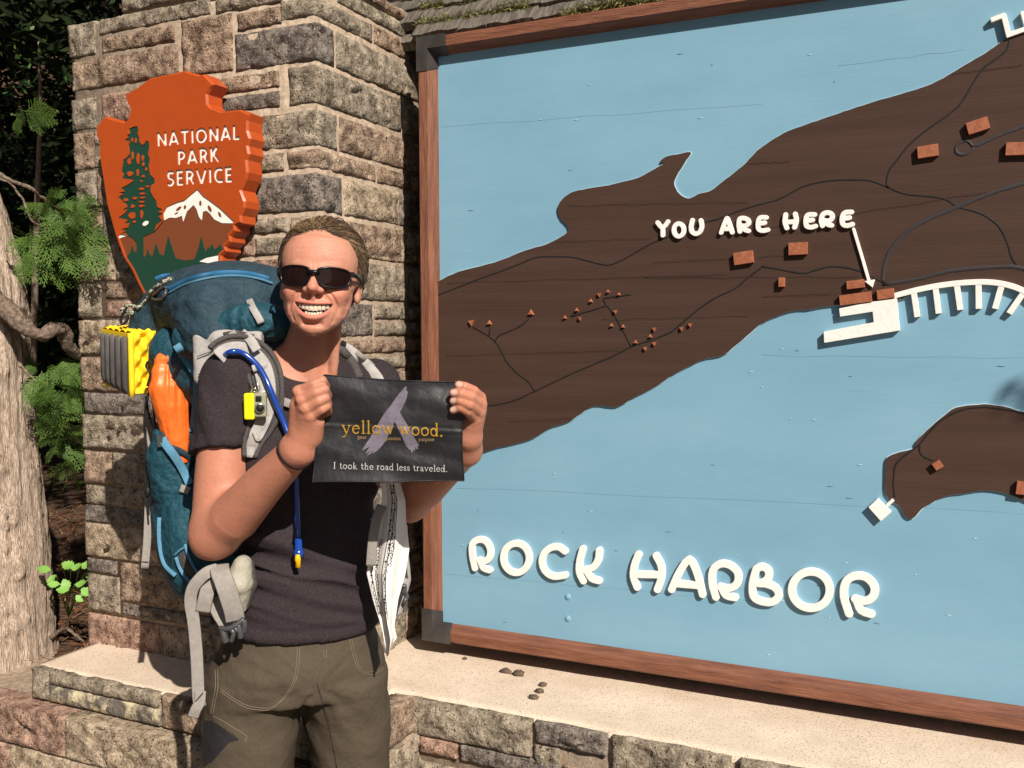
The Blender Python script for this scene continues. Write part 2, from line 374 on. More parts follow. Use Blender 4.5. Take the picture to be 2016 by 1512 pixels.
def pick(w=None):
    return ST[rs.choice(6, p=w or [.30, .27, .14, .07, .12, .10])]
G_ = .0008                                      # half joint
def front(x0, y0, x1, y1, mi=None, side=None, pl=pillar, Y=None):
    """stone on the pillar front, photo pixels of its top-left and bottom-right corners; side = pixel x where it ends on the side face"""
    Y = YP if Y is None else Y
    a = onY(x0, y0, Y); b = onY(x1, y1, Y); lo = [a[0]+G_, Y-.004, b[2]+G_]; hi = [b[0]-G_, Y+.05, a[2]-G_]
    if lo[0] < XL+.02: lo[0] = XL-.004+rs.uniform(-.008, .006)
    rough = ['-y']
    if x0 < 175: rough.append('-x'); hi[1] = Y+.12
    if side is not None:
        s = onX(side, 640, XC); hi[0] = XC+.004; hi[1] = float(s[1])-G_; rough.append('+x')
    cnt[0] += 1; V, F = stoneVF(lo, hi, cnt[0]*13+5, rough)
    mk('stone', V, F, ST[mi] if mi is not None else pick(), pl)
def rowcorner(y, x): return y
def quoin(x0, yt, yb, xs, mi=None):
    a = onX(630, yt, XC); b = onX(630, yb, XC); f = onY(x0, 640, YP)
    s = onX(xs, 640, XC); lo = [f[0]+G_, YP-.004, b[2]+G_]; hi = [XC+.004, s[1]-G_, a[2]-G_]
    cnt[0] += 1; V, F = stoneVF(lo, hi, cnt[0]*13+5, ['-y', '+x']); mk('stone', V, F, ST[mi] if mi is not None else pick(), pillar)
def frow(yt, yb, xs, mis=None):                  # front stones with row heights given at the corner
    a = onX(630, yt, XC)[2]; b = onX(630, yb, XC)[2]
    for i in range(len(xs)-1):
        lo = [onY(xs[i], 640, YP)[0]+G_, YP-.004, b+G_]; hi = [onY(xs[i+1], 640, YP)[0]-G_, YP+.05, a-G_]
        cnt[0] += 1; V, F = stoneVF(lo, hi, cnt[0]*13+5, ['-y']); mk('stone', V, F, ST[mis[i]] if mis else pick(), pillar)
def srow(yt, yb, xs, mis=None):                  # side-face stones
    a = onX(630, yt, XC)[2]; b = onX(630, yb, XC)[2]
    for i in range(len(xs)-1):
        lo = [XC-.05, onX(xs[i], 640, XC)[1]+G_, b+G_]; hi = [XC+.004, onX(xs[i+1], 640, XC)[1]-G_, a-G_]
        cnt[0] += 1; V, F = stoneVF(lo, hi, cnt[0]*13+5, ['+x']); mk('stone', V, F, ST[mis[i]] if mis else pick(), pillar)
# colours: 0 olive 1 brown 2 slate 3 pink 4 tan 5 grey
front(237, -75, 416, -9, 0); front(424, -75, 520, -28, 5); front(195, 38, 416, 29, 0)
quoin(528, -70, -14, 668, 5); front(424, -9, 558, 4, 0)
front(145, 48, 190, 107, 0); front(200, 74, 346, 82, 1); front(357, 42, 461, 139, 1); front(467, 26, 556, 47, 1)
front(148, 121, 353, 149, 1); front(149, 196, 191, 254, 0); front(199, 186, 300, 233, 3)
quoin(563, -4, 36, 739, 0); quoin(475, 46, 122, 665, 2); quoin(577, 129, 206, 794, 0); quoin(440, 216, 288, 668, 0)
quoin(572, 294, 332, 742, 1); quoin(470, 340, 416, 676, 2); quoin(575, 423, 500, 640+4, 4)
frow(129, 165, [400, 560], [1]); frow(170, 204, [400, 560], [2]); frow(294, 332, [470, 566], [0])
frow(423, 456, [400, 571], [0]); frow(462, 500, [400, 506, 571], [3, 0])
srow(-75, -52, [668, 741, 870], [1, 1]); srow(-46, -12, [672, 830], [5]); srow(-6, 36, [742, 900], [1])
srow(46, 122, [668, 900], [0]); srow(129, 206, [797, 900], [0]); srow(216, 288, [672, 900], [1]); srow(294, 332, [745, 900], [1])
srow(340, 416, [680, 787, 900], [4, 2]); srow(424, 499, [650, 791, 900], [1, 4]); srow(506, 588, [650, 900], [0])
srow(594, 664, [650, 733], [2]); srow(594, 628, [736, 900], [5]); srow(632, 664, [736, 900], [0]); srow(670, 701, [650, 900], [1]); srow(707, 737, [650, 900], [0])
quoin(500, 506, 588, 646, 3); quoin(520, 594, 664, 646, 1); quoin(450, 670, 701, 646, 1); quoin(520, 707, 737, 646, 0)
frow(506, 588, [340, 496], [1]); frow(594, 664, [340, 516]); frow(670, 701, [340, 446]); frow(707, 737, [340, 516])
frow(214, 288, [300, 436]); frow(340, 416, [300, 466])
quoin(430, 743, 783, 760, 0); quoin(560, 789, 832, 700, 1); frow(743, 783, [340, 426], [1]); frow(789, 832, [345, 556], [2]); srow(743, 783, [764, 900], [1]); srow(789, 832, [704, 900], [0])
# left column (row edges measured on the pillar's left edge)
for (yt, yb, xs, ms) in [(262, 333, (150, 196, 300), (1, 0)), (340, 410, (155, 199, 300), (0, 1)), (413, 479, (158, 208, 300), (1, 2)), (485, 554, (158, 231, 330), (4, 0)),
                         (560, 625, (158, 202), (0,)), (560, 589, (210, 330), (1,)), (594, 625, (209, 330), (3,)), (631, 696, (162, 330), (4,)), (703, 768, (160, 330), (1,))]:
    for i in range(len(xs)-1):
        zt = onY(165, yt-1.6, YP)[2]; zb = onY(165, yb+1.6, YP)[2]; lo = [onY(xs[i], 640, YP)[0]+G_, YP-.004, zb+G_]; hi = [onY(xs[i+1], 640, YP)[0]-G_, YP+.05, zt-G_]
        rg = ['-y']
        if i == 0 and xs[0] < 175: rg.append('-x'); hi[1] = YP+.12; lo[0] = XL+rs.uniform(-.008, .008)
        cnt[0] += 1; V, F = stoneVF(lo, hi, cnt[0]*13+5, rg); mk('stone', V, F, ST[ms[i]], pillar)
for (yt, yb, xs, ms) in [(773, 811, (0, 340), (2,)), (816, 880, (0, 345, 760), (0, 1, 0)), (887, 949, (0, 213, 400, 700), (1, 0, 1, 0)), (954, 990, (0, 360, 800), (0, 1, 0)),
                         (993, 1024, (0, 330, 700), (2, 1, 1)), (1028, 1091, (0, 350, 760), (4, 0, 1)), (1097, 1123, (0, 218), (2,)), (1128, 1197, (0, 222), (0,)), (1097, 1170, (223, 480, 760), (1, 0, 4)),
                         (1174, 1197, (226, 480, 700), (2, 0, 1)), (1204, 1272, (0, 300, 480, 760), (3, 4, 0, 1))]:
    zt = onY(168, yt-1.6, YP)[2]; zb = onY(168, yb+1.6, YP)[2]; xq = list(xs); right = yb > 0 and xs[-1] > 250
    for i in range(len(xq)-1 if right else 1):
        last = right and i == len(xq)-2; x0 = xq[i]; x1 = xq[i+1]
        lo = [onY(x0, 640, YP)[0]+G_ if x0 else XL+rs.uniform(-.008, .008), YP-.004, zb+G_]; hi = [XC+.004 if last else onY(x1, 640, YP)[0]-G_, YP+.05, zt-G_]; rg = ['-y']
        if x0 == 0: rg.append('-x'); hi[1] = YP+.12
        if last: rg.append('+x'); hi[1] = YP+.10+.05*(i % 2)
        cnt[0] += 1; V, F = stoneVF(lo, hi, cnt[0]*13+5, rg); mk('stone', V, F, ST[ms[i]], pillar)
        if last:
            ye = hi[1]+G_*2
            while ye < YP+.56:
                y2 = min(ye+rs.uniform(.16, .28), YP+.6); cnt[0] += 1
                V, F = stoneVF([XC-.05, ye, zb+G_], [XC+.004, y2-2*G_, zt-G_], cnt[0]*13+5, ['+x']); mk('stone', V, F, pick(), pillar); ye = y2
zsh = float(onY(237, 29, YP)[2]); zt2 = float(onX(716, -10, XC)[2])
YB = YP+.62
mo = MB()
X237 = float(onY(237, 30, YP)[0])
mo.add(*boxVF((XL+.008, YP+.0005, ZL-.002), (XC-.0005, YB, zsh-.012)))
mo.add(*boxVF((X237+.01, YP+.0010, zsh-.02), (XC-.001, YP+.30, zsh+.35)))
V, F = mo.build('mortar', mortar, pillar).data, None
# hidden upper shoulder stones keep the outline rough from other views
for x in np.arange(X237+.02, XC-.1, .3):
    cnt[0] += 1; V, F = stoneVF([x, YP-.004, zsh+.17], [min(x+.28, XC-.02), YP+.06, zsh+.33], cnt[0]*7, ['-y']); mk('stone', V, F, pick(), pillar)

# ------------------------------------------------------------------ pedestal under the pillar and its wider footing
ped = thing('stone_pedestal', 'stepped stone pedestal with a pale concrete top at the foot of the pillar', 'pedestal', (XL, YF, 0))
YR = float(onZ(1048, 1414, ZL)[1])              # front of the ledge under the map
XPL = float(onZ(62, 1312, ZL)[0]); XPR = float(onZ(765, 1380, ZL)[0]); XCR = XC+.20
XPR = float(onY(768, 1380, YR)[0])+.004; XFT = float(onY(826, 1480, YR)[0]); XCR = XPR
def slabtop(lo, hi, seed, nx=60, ny=24):
    g = np.stack(np.meshgrid(np.linspace(lo[0], hi[0], nx), np.linspace(lo[1], hi[1], ny), indexing='ij'), -1)
    P = np.concatenate([g, np.full(g.shape[:2]+(1,), hi[2])], -1); P[..., 2] += fbm(P*6, 3, seed)*.002+fbm(P*60, 2, seed)*.0006
    P[0, :, 0] += 0; P[:, 0, 1] += fbm(P[:, 0]*25, 3, seed)*.004; P[:, 0, 2] -= .004; ids = np.arange(nx*ny).reshape(nx, ny)
    F = [(ids[i, j], ids[i+1, j], ids[i+1, j+1], ids[i, j+1]) for i in range(nx-1) for j in range(ny-1)]
    V = list(P.reshape(-1, 3)); n0 = len(V)
    for (i, j) in [(i, 0) for i in range(nx)]: V.append((P[i, j, 0], P[i, j, 1]+.002, lo[2]))
    F += [(ids[i, 0], n0+i, n0+i+1, ids[i+1, 0]) for i in range(nx-1)]
    n1 = len(V)
    for j in range(ny): V.append((P[0, j, 0]+.001, P[0, j, 1], lo[2]))
    F += [(ids[0, j], ids[0, j+1], n1+j+1, n1+j) for j in range(ny-1)]
    n2 = len(V)
    for j in range(ny): V.append((P[-1, j, 0]-.001, P[-1, j, 1], lo[2]))
    F += [(ids[-1, j], n2+j, n2+j+1, ids[-1, j+1]) for j in range(ny-1)]
    return V, F
V, F = slabtop((XPL, YF+.012, ZL-.035), (XPR, YP+.05, ZL), 3); mk('concrete_top', V, F, concrete, ped)
V, F = slabtop((XL-.002, YP+.06, ZL-.035), (XC-.01, YB+.1, ZL-.006), 4, 20, 8); mk('concrete_top', V, F, concrete, ped)
def pst(px0, px1, zt, zb, Y, mt, dep=.06, rg=('-y',), parent=None, amp=.008):
    x0 = px0 if px0 < 5 and px0 > -5 and isinstance(px0, float) else onY(px0, 1400, Y)[0]; x1 = px1 if isinstance(px1, float) else onY(px1, 1400, Y)[0]
    cnt[0] += 1; V, F = stoneVF([x0+G_, Y-.004, zb+G_*.7], [x1-G_, Y+dep, zt-G_*.7], cnt[0]*13+5, list(rg), amp=amp); mk('stone', V, F, mt, parent or ped)
z1 = float(onY(98, 1381, YF)[2]); zm = float(onY(310, 1390, YF)[2]); zt = ZL-.004
zmid = (ZL+z1)/2+.004
pst(float(XPL), 98, ZL-.001, z1, YF, ST[0], .2, ('-y', '-x'))
pst(99, 312, ZL-.001, zmid, YF, ST[0]); pst(99, 316, zmid, z1, YF, stained); pst(318, 520, ZL-.001, z1, YF, ST[1]); pst(522, 700, ZL-.001, z1, YF, ST[0]); pst(702, float(XPR), ZL-.001, z1, YF, ST[1], .24, ('-y', '+x'))
YF2 = YF-.045; zr = z1-.004; z2 = float(onY(125, 1492, YF2)[2]); z3 = z2-.13
XLL = XPL-.55
mo = MB(); mo.add(*boxVF((XPL+.006, YF+.006, z1-.002), (XPR-.006, YR+.01, ZL-.03))); mo.add(*boxVF((XLL, YF2+.006, 0), (XFT-.006, YR+.02, z1-.012)))
mo.add(*boxVF((XL, YF+.2, 0), (XC, YB, ZL-.02))); mo.build('mortar', mortar, ped)
V, F = slabtop((XLL, YF2+.004, z1-.03), (XFT-.004, YR+.01, z1-.006), 8, 60, 12); mk('mortar_wash', V, F, mortar, ped)
for (zt_, zb_, xs, ms) in [(z1-.004, z2, (float(XLL), 127, 430, 640, float(XFT)), (3, 4, 1, 0)), (z2, z3, (float(XLL), 17, 300, 560, float(XFT)), (3, 4, 0, 1)),
                           (z3, z3-.12, (float(XLL), 180, 420, float(XFT)), (1, 0, 4)), (z3-.12, .004, (float(XLL), 80, 300, 520, float(XFT)), (0, 1, 0, 4))]:
    for i in range(len(xs)-1): pst(xs[i], xs[i+1], zt_, zb_, YF2, ST[ms[i]], .07 if i < len(xs)-2 else .32, ('-y',) if i < len(xs)-2 else ('-y', '+x'), amp=.012)
# ------------------------------------------------------------------ ledge wall under the map
XR_END = 1.6; YW = YP+.60
led = thing('stone_ledge', 'low stone wall topped by a pale speckled concrete ledge below the map sign', 'ledge', (XCR, YR, 0))
V, F = slabtop((XC-.02, YR+.012, ZL-.03), (XR_END, YW, ZL), 5, 220, 40); P = np.array(V); mk('concrete_top', V, F, concrete, led)
def zpx(px, py, Y): return float(onY(px, py, Y)[2])
zA = zpx(1048, 1470, YR); zB = zpx(1100, 1416+70, YR)
def lst(x0, x1, zt, zb, mi):
    cnt[0] += 1; V, F = stoneVF([x0+G_, YR-.006, zb+G_], [x1-G_, YR+.06, zt-G_], cnt[0]*13+5, ['-y'], amp=.010); mk('stone', V, F, ST[mi], led)
xl = lambda px: float(onY(px, 1440, YR)[0])
zc1 = ZL-.004; zc2 = zpx(905, 1450, YR); zc2b = zpx(1050, 1482, YR)
print('ledge z', ZL, zc2, zc2b)
hA = zc1-.088; hB = zc1-.052
lst(xl(774), xl(1048), zc1, hA, 0); lst(xl(1052), xl(1196), zc1, hB, 2); lst(xl(1204), xl(1440), zc1, hA+.004, 0); lst(xl(1456), xl(1720), zc1, hA, 0); lst(xl(1730), xl(1950), zc1, hB, 1); lst(xl(1955), XR_END, zc1, hA, 4)
lst(xl(1052), xl(1103), hB, hA-.012, 0); lst(xl(1730), xl(1900), hB, hA, 0)
lst(xl(826), xl(902), hA, hA-.042, 3); lst(xl(906), xl(1103), hA, hA-.042, 2); lst(xl(1108), xl(1400), hB-.006 if False else hA, hA-.06, 1); lst(xl(1405), xl(1700), hA, hA-.05, 4); lst(xl(1705), XR_END, hA, hA-.05, 0)
zz = hA-.062; k = 0
while zz > .03:
    x = XCR; h_ = rs.uniform(.06, .11)
    while x < XR_END-.05:
        w = rs.uniform(.15, .34); lst(x, min(x+w, XR_END), zz, max(zz-h_, 0), rs.randint(0, 6)); x += w
    zz -= h_
mo = MB(); mo.add(*boxVF((XC, YR+.006, 0), (XR_END-.002, YR+.3, ZL-.02))); mo.build('mortar', mortar, led)
# wall behind the map
wall = thing('back_wall', 'shaded stone wall standing behind the map board under the shingle roof', 'wall', (XC, YW, ZL))
zz = ZL; row = 0
zTop = ZL+1.72
while zz < zTop-.02:
    x = XC-.02; h_ = rs.uniform(.1, .15)
    while x < XR_END:
        w = rs.uniform(.2, .4); cnt[0] += 1
        V, F = stoneVF([x+G_, YW-.004, zz+G_], [min(x+w, XR_END)-G_, YW+.05, min(zz+h_, zTop)-G_], cnt[0]*3, ['-y'], res=.03); mk('stone', V, F, pick(), wall); x += w
    zz += h_
V, F = boxVF((XC-.03, YW+.006, ZL), (XR_END, YW+.2, zTop)); mk('mortar', V, F, mortar, wall, smooth=False)
# mud crumbs on the ledge
for i, (px, py, s, lab) in enumerate([(996, 1321, 1.15, 'small brown mud clod on the ledge left of the larger clod'), (1021, 1326, 1.35, 'largest brown mud clod lying on the concrete ledge'), (1069, 1347, .85, 'small mud crumb highest in the row of three on the ledge'),
                                   (1062, 1360, .85, 'small mud crumb in the middle of the row of three on the ledge'), (1051, 1372, 1.05, 'lowest mud crumb of the row of three nearest the ledge edge'), (915, 1296, .5, 'tiny mud speck alone on the ledge below the sign corner')]):
    c = onZ(px, py, ZL+.004); u = np.random.RandomState(i); th = np.linspace(0, math.pi, 9); ph = np.linspace(0, 2*math.pi, 14, endpoint=False)
    D = np.array([[math.sin(t)*math.cos(p), math.sin(t)*math.sin(p), math.cos(t)] for t in th for p in ph]); r = 1+.45*fbm(D*2+i*5, 3, i)+.2*facets(D*2.5, i)
    V = c+D*r[:, None]*np.array([.0125, .009, .0065])*s; V[:, 2] = np.maximum(V[:, 2], ZL-.001)
    F = [(a*14+b, (a+1)*14+b, (a+1)*14+(b+1) % 14, a*14+(b+1) % 14) for a in range(8) for b in range(14)]
    tag(mk('mud_clod', V, F, mat_dirt, org=(c[0], c[1], ZL)), lab, 'mud clod', 'mud clods on the ledge')
# little plants and grit in the joint by the step
rr = random.Random(4)
# ------------------------------------------------------------------ map sign
ZB = ZL+.044                                     # underside of the frame
d_ = ray(833, 1258); kk = (ZB-CAMZ)/d_[2]; PSg = CAM+d_*kk; YS = float(PSg[1]); XS = float(PSg[0])
_xa = float(onY(820, 74, YS)[0]); ZT = float(onY(820, 76, YS)[2]); XE = XR_END-.25
print('sign YS %.3f XS %.3f (%.3f) gap %.3f ZT %.3f' % (YS, XS, _xa, XS-XC, ZT))
YPAN = YS+.034                                  # painted panel surface
sign = thing('map_sign', 'large blue and brown carved wooden map board in a red wood frame on the ledge', 'map sign', (XS, YS, ZB))
xin = float(onY(864, 660, YPAN)[0]); zin_t = float(onY(860, 115, YPAN)[2])-0; zin_b = float(onY(868, 1224, YPAN)[2])
V, F = boxVF((XS+.01, YPAN, ZB+.01), (XE-.01, YPAN+.03, ZT-.01)); mk('painted_panel', V, F, mat_blue, sign, smooth=False)
fw = .030; iw = .012                             # front width, chamfer width
def frame_piece(name, a, b, inward, mat, rot=None):
    """a,b: outer corner points (X,Z); inward: unit vector towards the panel; mitred ends"""
    a = np.array(a, float); b = np.array(b, float); t = (b-a)/np.linalg.norm(b-a); V = []
    prof = [(0, .062), (0, .004), (.004, 0), (fw-.002, 0), (fw+iw, .0335), (fw+iw, .062)]
    for (P, s) in ((a, 1), (b, -1)):
        for (o_, d) in prof: q = P+inward*o_+t*s*o_; V.append((q[0], YS+d, q[1]))
    n = len(prof); F = [(k, (k+1) % n, n+(k+1) % n, n+k) for k in range(n)]+[tuple(range(n)), tuple(range(n, 2*n))]
    return mk(name, V, F, mat, sign, smooth=False)
e = .0007
frame_piece('frame_rail', (XS, ZT), (XE, ZT), np.array([0, -1.0]), mat_wood); frame_piece('frame_rail', (XS, ZB), (XE, ZB), np.array([0, 1.0]), mat_wood)
frame_piece('frame_stile', (XS, ZB), (XS, ZT), np.array([1.0, 0]), mat_woodv); frame_piece('frame_stile', (XE, ZB), (XE, ZT), np.array([-1.0, 0]), mat_woodv)
# black corner brackets: sleeves slightly proud of the frame
def bracket(cx, cz, sx, sz):
    V = []; F = []; p = .0025; ln = .085
    prof = [(-p, .05), (-p, -p), (fw-.001, -p), (fw+iw+.002, .0325)]
    pts = []
    for (horiz) in (True, False):
        base_ = len(V)
        for end in (0, 1):
            for k, (o_, d) in enumerate(prof):
                L_ = (ln+(-.012 if k == 3 else 0)) if end else o_
                q = (cx+sx*L_, cz+sz*o_) if horiz else (cx+sx*o_, cz+sz*L_)
                V.append((q[0], YS+d, q[1]))
        F += [(base_+k, base_+k+1, base_+5+k, base_+4+k) for k in range(3)]
    mk('corner_bracket', V, F, mat_brk, sign, smooth=False)
bracket(XS, ZT, 1, -1); bracket(XS, ZB, 1, 1)
bracket(XE, ZT, -1, -1); bracket(XE, ZB, -1, 1)
def PP(pts, sc=1, ox=0, oy=0, Y=None):          # zoom pixels -> (X,Z) on the panel
    Y = YPAN if Y is None else Y
    return np.array([[onY(x/sc+ox, y/sc+oy, Y)[0], onY(x/sc+ox, y/sc+oy, Y)[2]] for x, y in pts])
def ragged(P, amp, s):
    P = np.asarray(P); q = np.c_[P*70, np.full(len(P), s)]; return P+np.stack([fbm(q, 2, 1), fbm(q, 2, 5)], 1)*amp
main_px = [(855, 559), (905, 535), (975, 517), (1040, 492), (1075, 482), (1112, 463), (1121, 448), (1106, 430), (1100, 413), (1106, 396), (1125, 380), (1150, 373), (1200, 365), (1258, 350), (1298, 329), (1311, 322), (1301, 318), (1312, 309), (1335, 304), (1361, 300),
           (1350, 318), (1334, 345), (1328, 362), (1336, 379), (1356, 391), (1378, 382), (1402, 375), (1430, 353), (1462, 328), (1500, 291), (1545, 262), (1590, 245), (1640, 228), (1700, 208), (1780, 184), (1835, 166), (1890, 135), (1940, 105), (1978, 80), (2016, 60), (2130, 0), (2300, -60)]
low_px = [(2300, 640), (2130, 640), (2060, 610), (2016, 575), (1960, 556), (1880, 560), (1800, 577), (1765, 590), (1650, 600), (1600, 608), (1560, 612), (1520, 626), (1495, 640), (1475, 658), (1450, 679), (1425, 699), (1386, 707), (1330, 735), (1286, 763), (1247, 783), (1223, 797), (1207, 801), (1171, 798), (1144, 814), (1120, 830),
          (1084, 842), (1044, 865), (985, 880), (929, 896), (855, 910)]
isl_px = [(1744, 915), (1749, 899), (1772, 889), (1797, 883), (1808, 864), (1846, 829), (1883, 802), (1937, 796), (1980, 801), (2016, 811), (2100, 822), (2180, 900), (2120, 1020), (2060, 1003), (2016, 985), (1980, 970), (1942, 964), (1900, 970), (1862, 976), (1819, 998), (1800, 1018), (1786, 1018), (1770, 995), (1749, 979), (1743, 958)]
mainL = np.vstack([catmull(PP(main_px), 5), catmull(PP(low_px), 5)]); isL = catmull(PP(isl_px), 5, True)
mainL[:, 0] = np.where(mainL[:, 0] > .22, .22+(mainL[:, 0]-.22)*6.5, mainL[:, 0]); mainL[:, 0] = np.minimum(mainL[:, 0], XE-.048)
mainL[:, 1] = np.minimum(mainL[:, 1], ZT-.05)
mainL = mainL[np.r_[True, np.linalg.norm(np.diff(mainL, axis=0), axis=1) > 1e-4]]
def inset_loop(P, d):
    P = np.asarray(P); T = np.roll(P, -1, 0)-np.roll(P, 1, 0); T /= np.linalg.norm(T, axis=1, keepdims=True)+1e-9; A = .5*np.sum(P[:, 0]*np.roll(P[:, 1], -1)-np.roll(P[:, 0], -1)*P[:, 1])
    return P+np.c_[-T[:, 1], T[:, 0]]*d*np.sign(A)
for i, (lp, nm) in enumerate(((mainL, 'land_relief'), (isL, 'island_relief'))):
    lp = ragged(lp, .0012, i); _q = inset_loop(lp, -.0014); _q = _q[_q[:, 0] < XE-.09] if i == 0 else _q; plateY('pale_rim', [simplify(_q, .0003)], YPAN-.0025, .0035, mat_rim, sign); plateY(nm, [lp], YPAN-.006, .008, mat_land, sign)
YLAND = YPAN-.006
mat_crack = M('paint_crack', (.12, .235, .30), None, rough=.8); mat_check = M('land_crack', (.026, .014, .010), None, rough=.8)
def groove(name, pts, w, mat, sc=1, ox=0, oy=0, lift=.0006):
    P = catmull(PP(pts, sc, ox, oy, YLAND), 5); q = np.c_[P*120, np.zeros(len(P))]; P = P+np.stack([fbm(q, 2, 3), fbm(q, 2, 7)], 1)*.0006
    P3 = np.c_[P[:, 0], np.full(len(P), YLAND-lift/2), P[:, 1]]; V, F = ribbonVF(P3, w*(1+.25*fbm(q*.5, 2, 11)), nrm=(0, -1, 0), th=lift); mk(name, V, F, mat, sign)
z6 = dict(sc=2.52, ox=850, oy=350); z7 = dict(sc=2.1607, ox=1400, oy=0); z8 = dict(sc=1.862, ox=1400, oy=700); z4 = dict(sc=4.3826, ox=1260, oy=380); zr_ = dict(sc=2.291, ox=880, oy=1020)
groove('trail_line', [(850, 588), (862, 581), (901, 566), (941, 550), (981, 536), (1020, 521), (1056, 507), (1088, 505), (1124, 506), (1155, 513), (1187, 521), (1207, 520), (1231, 509), (1262, 491), (1290, 476), (1325, 463), (1383, 440), (1420, 429), (1459, 414), (1493, 403), (1529, 394), (1557, 380), (1585, 366), (1631, 356), (1678, 354), (1715, 356), (1747, 368), (1784, 382), (1835, 387), (1863, 393), (1886, 407), (1932, 421), (1965, 444), (1983, 477), (1993, 509), (2016, 532), (2060, 560)], .0038, mat_path)
groove('trail_line', [(1988, 79), (1979, 102), (1937, 134), (1914, 167), (1895, 199), (1872, 222), (1826, 255), (1793, 282), (1766, 315), (1750, 338), (1745, 361), (1749, 370)], .0038, mat_path)
groove('road_line', [(1738, 556), (1740, 528), (1752, 495), (1784, 458), (1830, 430), (1886, 407), (1946, 382), (2016, 361), (2100, 345)], .008, mat_road, lift=.0009)
groove('road_line', [(1738, 560), (1807, 549), (1863, 535), (1909, 529), (1955, 526), (2002, 526), (2080, 545)], .008, mat_road, lift=.0010)
groove('road_line', [(1916, 288), (1932, 282), (1969, 266), (2016, 248), (2100, 215)], .007, mat_road, lift=.0009)
groove('road_line', [(1916, 288), (1906, 278), (1893, 279), (1882, 289), (1884, 301), (1897, 304), (1910, 298), (1917, 290)], .006, mat_road, lift=.0012)
groove('trail_line', [(940, 806), (953, 801), (1009, 790), (1052, 771), (1128, 735), (1207, 701), (1243, 683), (1290, 667), (1326, 650), (1366, 616), (1406, 588), (1446, 569), (1470, 549), (1500, 526), (1504, 525), (1534, 530), (1580, 538), (1605, 532), (1636, 525), (1673, 528), (1705, 539), (1733, 553)], .0040, mat_path)
groove('trail_line', [(1052, 769), (1040, 751), (1021, 737), (997, 711), (985, 687), (975, 673), (961, 661), (931, 644)], .0036, mat_path, lift=.0008)
groove('trail_line', [(963, 661), (965, 644)], .0036, mat_path, lift=.001); groove('trail_line', [(975, 673), (983, 661), (1021, 644), (1044, 626)], .0036, mat_path, lift=.001)
groove('trail_line', [(1243, 683), (1223, 644), (1209, 620), (1189, 591), (1199, 586), (1219, 583), (1243, 580)], .0040, mat_path, lift=.0008); groove('trail_line', [(1196, 601), (1175, 608), (1124, 623)], .0036, mat_path, lift=.001)
groove('trail_line', [(1761, 979), (1759, 952), (1762, 920), (1776, 901), (1808, 877), (1830, 850), (1856, 826), (1894, 807), (1942, 802), (2016, 814), (2080, 840)], .0040, mat_path)
groove('trail_line', [(1811, 874), (1811, 888), (1819, 899), (1838, 907)], .0036, mat_path, lift=.0008)
# faint plank checks running across the painted land
for (x0, y0, x1, y1) in [(870, 557, 1440, 540), (1110, 405, 1480, 398), (1260, 547, 1700, 545), (1440, 460, 2016, 366), (870, 700, 1240, 690), (1840, 150, 2016, 128), (1500, 584, 1640, 578), (1280, 517, 1560, 503), (960, 480, 1290, 470), (1300, 330, 1560, 318), (1180, 630, 1480, 622), (1000, 830, 1150, 822)]:
    _pl = PP([(x0+(x1-x0)*t, y0+(y1-y0)*t) for t in np.linspace(0, 1, 60)], Y=YLAND); _in = []
    for p_ in _pl:
        c_ = (mainL[:, 1] >= p_[1]) != (np.roll(mainL[:, 1], -1) >= p_[1]); n1_ = np.roll(mainL, -1, 0); _in.append(bool((c_ & (p_[0] < (p_[1]-mainL[:, 1])*(n1_[:, 0]-mainL[:, 0])/(n1_[:, 1]-mainL[:, 1]+1e-12)+mainL[:, 0])).sum() % 2))
    if sum(_in) < 10: continue
    _k = [i_ for i_, v_ in enumerate(_in) if v_]; _g = [k_ for k_ in range(len(_k)-1) if _k[k_+1] != _k[k_]+1]; _r = max(np.split(np.array(_k), [g_+1 for g_ in _g]), key=len); ta, tb = _r[0]/59+.02, _r[-1]/59-.02; x0, x1, y0, y1 = x0+(x1-x0)*ta, x0+(x1-x0)*tb, y0+(y1-y0)*ta, y0+(y1-y0)*tb
    for yl_, lw in ((0, .0010), (2.2, .0005)): groove('plank_check', [(x0+(x1-x0)*t, y0+yl_+(y1-y0)*t+1.2*math.sin(t*23+x0)) for t in np.linspace(0, 1, 9)], lw, mat_check, lift=.0003)
for (x0, y0, x1, y1) in [(870, 250, 1500, 205), (900, 960, 2016, 1010), (880, 1130, 1500, 1185), (1100, 60, 1800, -20), (1650, 130, 1900, 98), (1500, 700, 2016, 705)]:
    P = catmull(PP([(x0+(x1-x0)*t, y0+(y1-y0)*t+1.5*math.sin(t*19+x0)) for t in np.linspace(0, 1, 8)]), 4); V, F = ribbonVF(np.c_[P[:, 0], np.full(len(P), YPAN-.0001), P[:, 1]], .00045*(1+.9*fbm(np.c_[P*30, P[:, :1]], 2, 1)), nrm=(0, -1, 0), th=.0003); mk('plank_check', V, F, mat_crack, sign)
ud = np.random.RandomState(9)
for i in range(64):
    x, y = ud.uniform(880, 2010), ud.uniform(60, 1330)
    c = onY(x, y, YPAN)
    if c[2] > ZT-.06 or c[2] < ZB+.06 or c[0] < XS+.06: continue
    l_ = ud.uniform(.002, .008); V, F = ribbonVF(np.array([c+[-l_, -.0002, ud.normal(0, .0006)], c+[0, -.0004, 0], c+[l_, -.0002, ud.normal(0, .0006)]]), [.0004, .0016, .0004], nrm=(0, -1, 0), th=.0012); mk('paint_chip', V, F, mat_rim if i % 2 else mat_crack, sign)
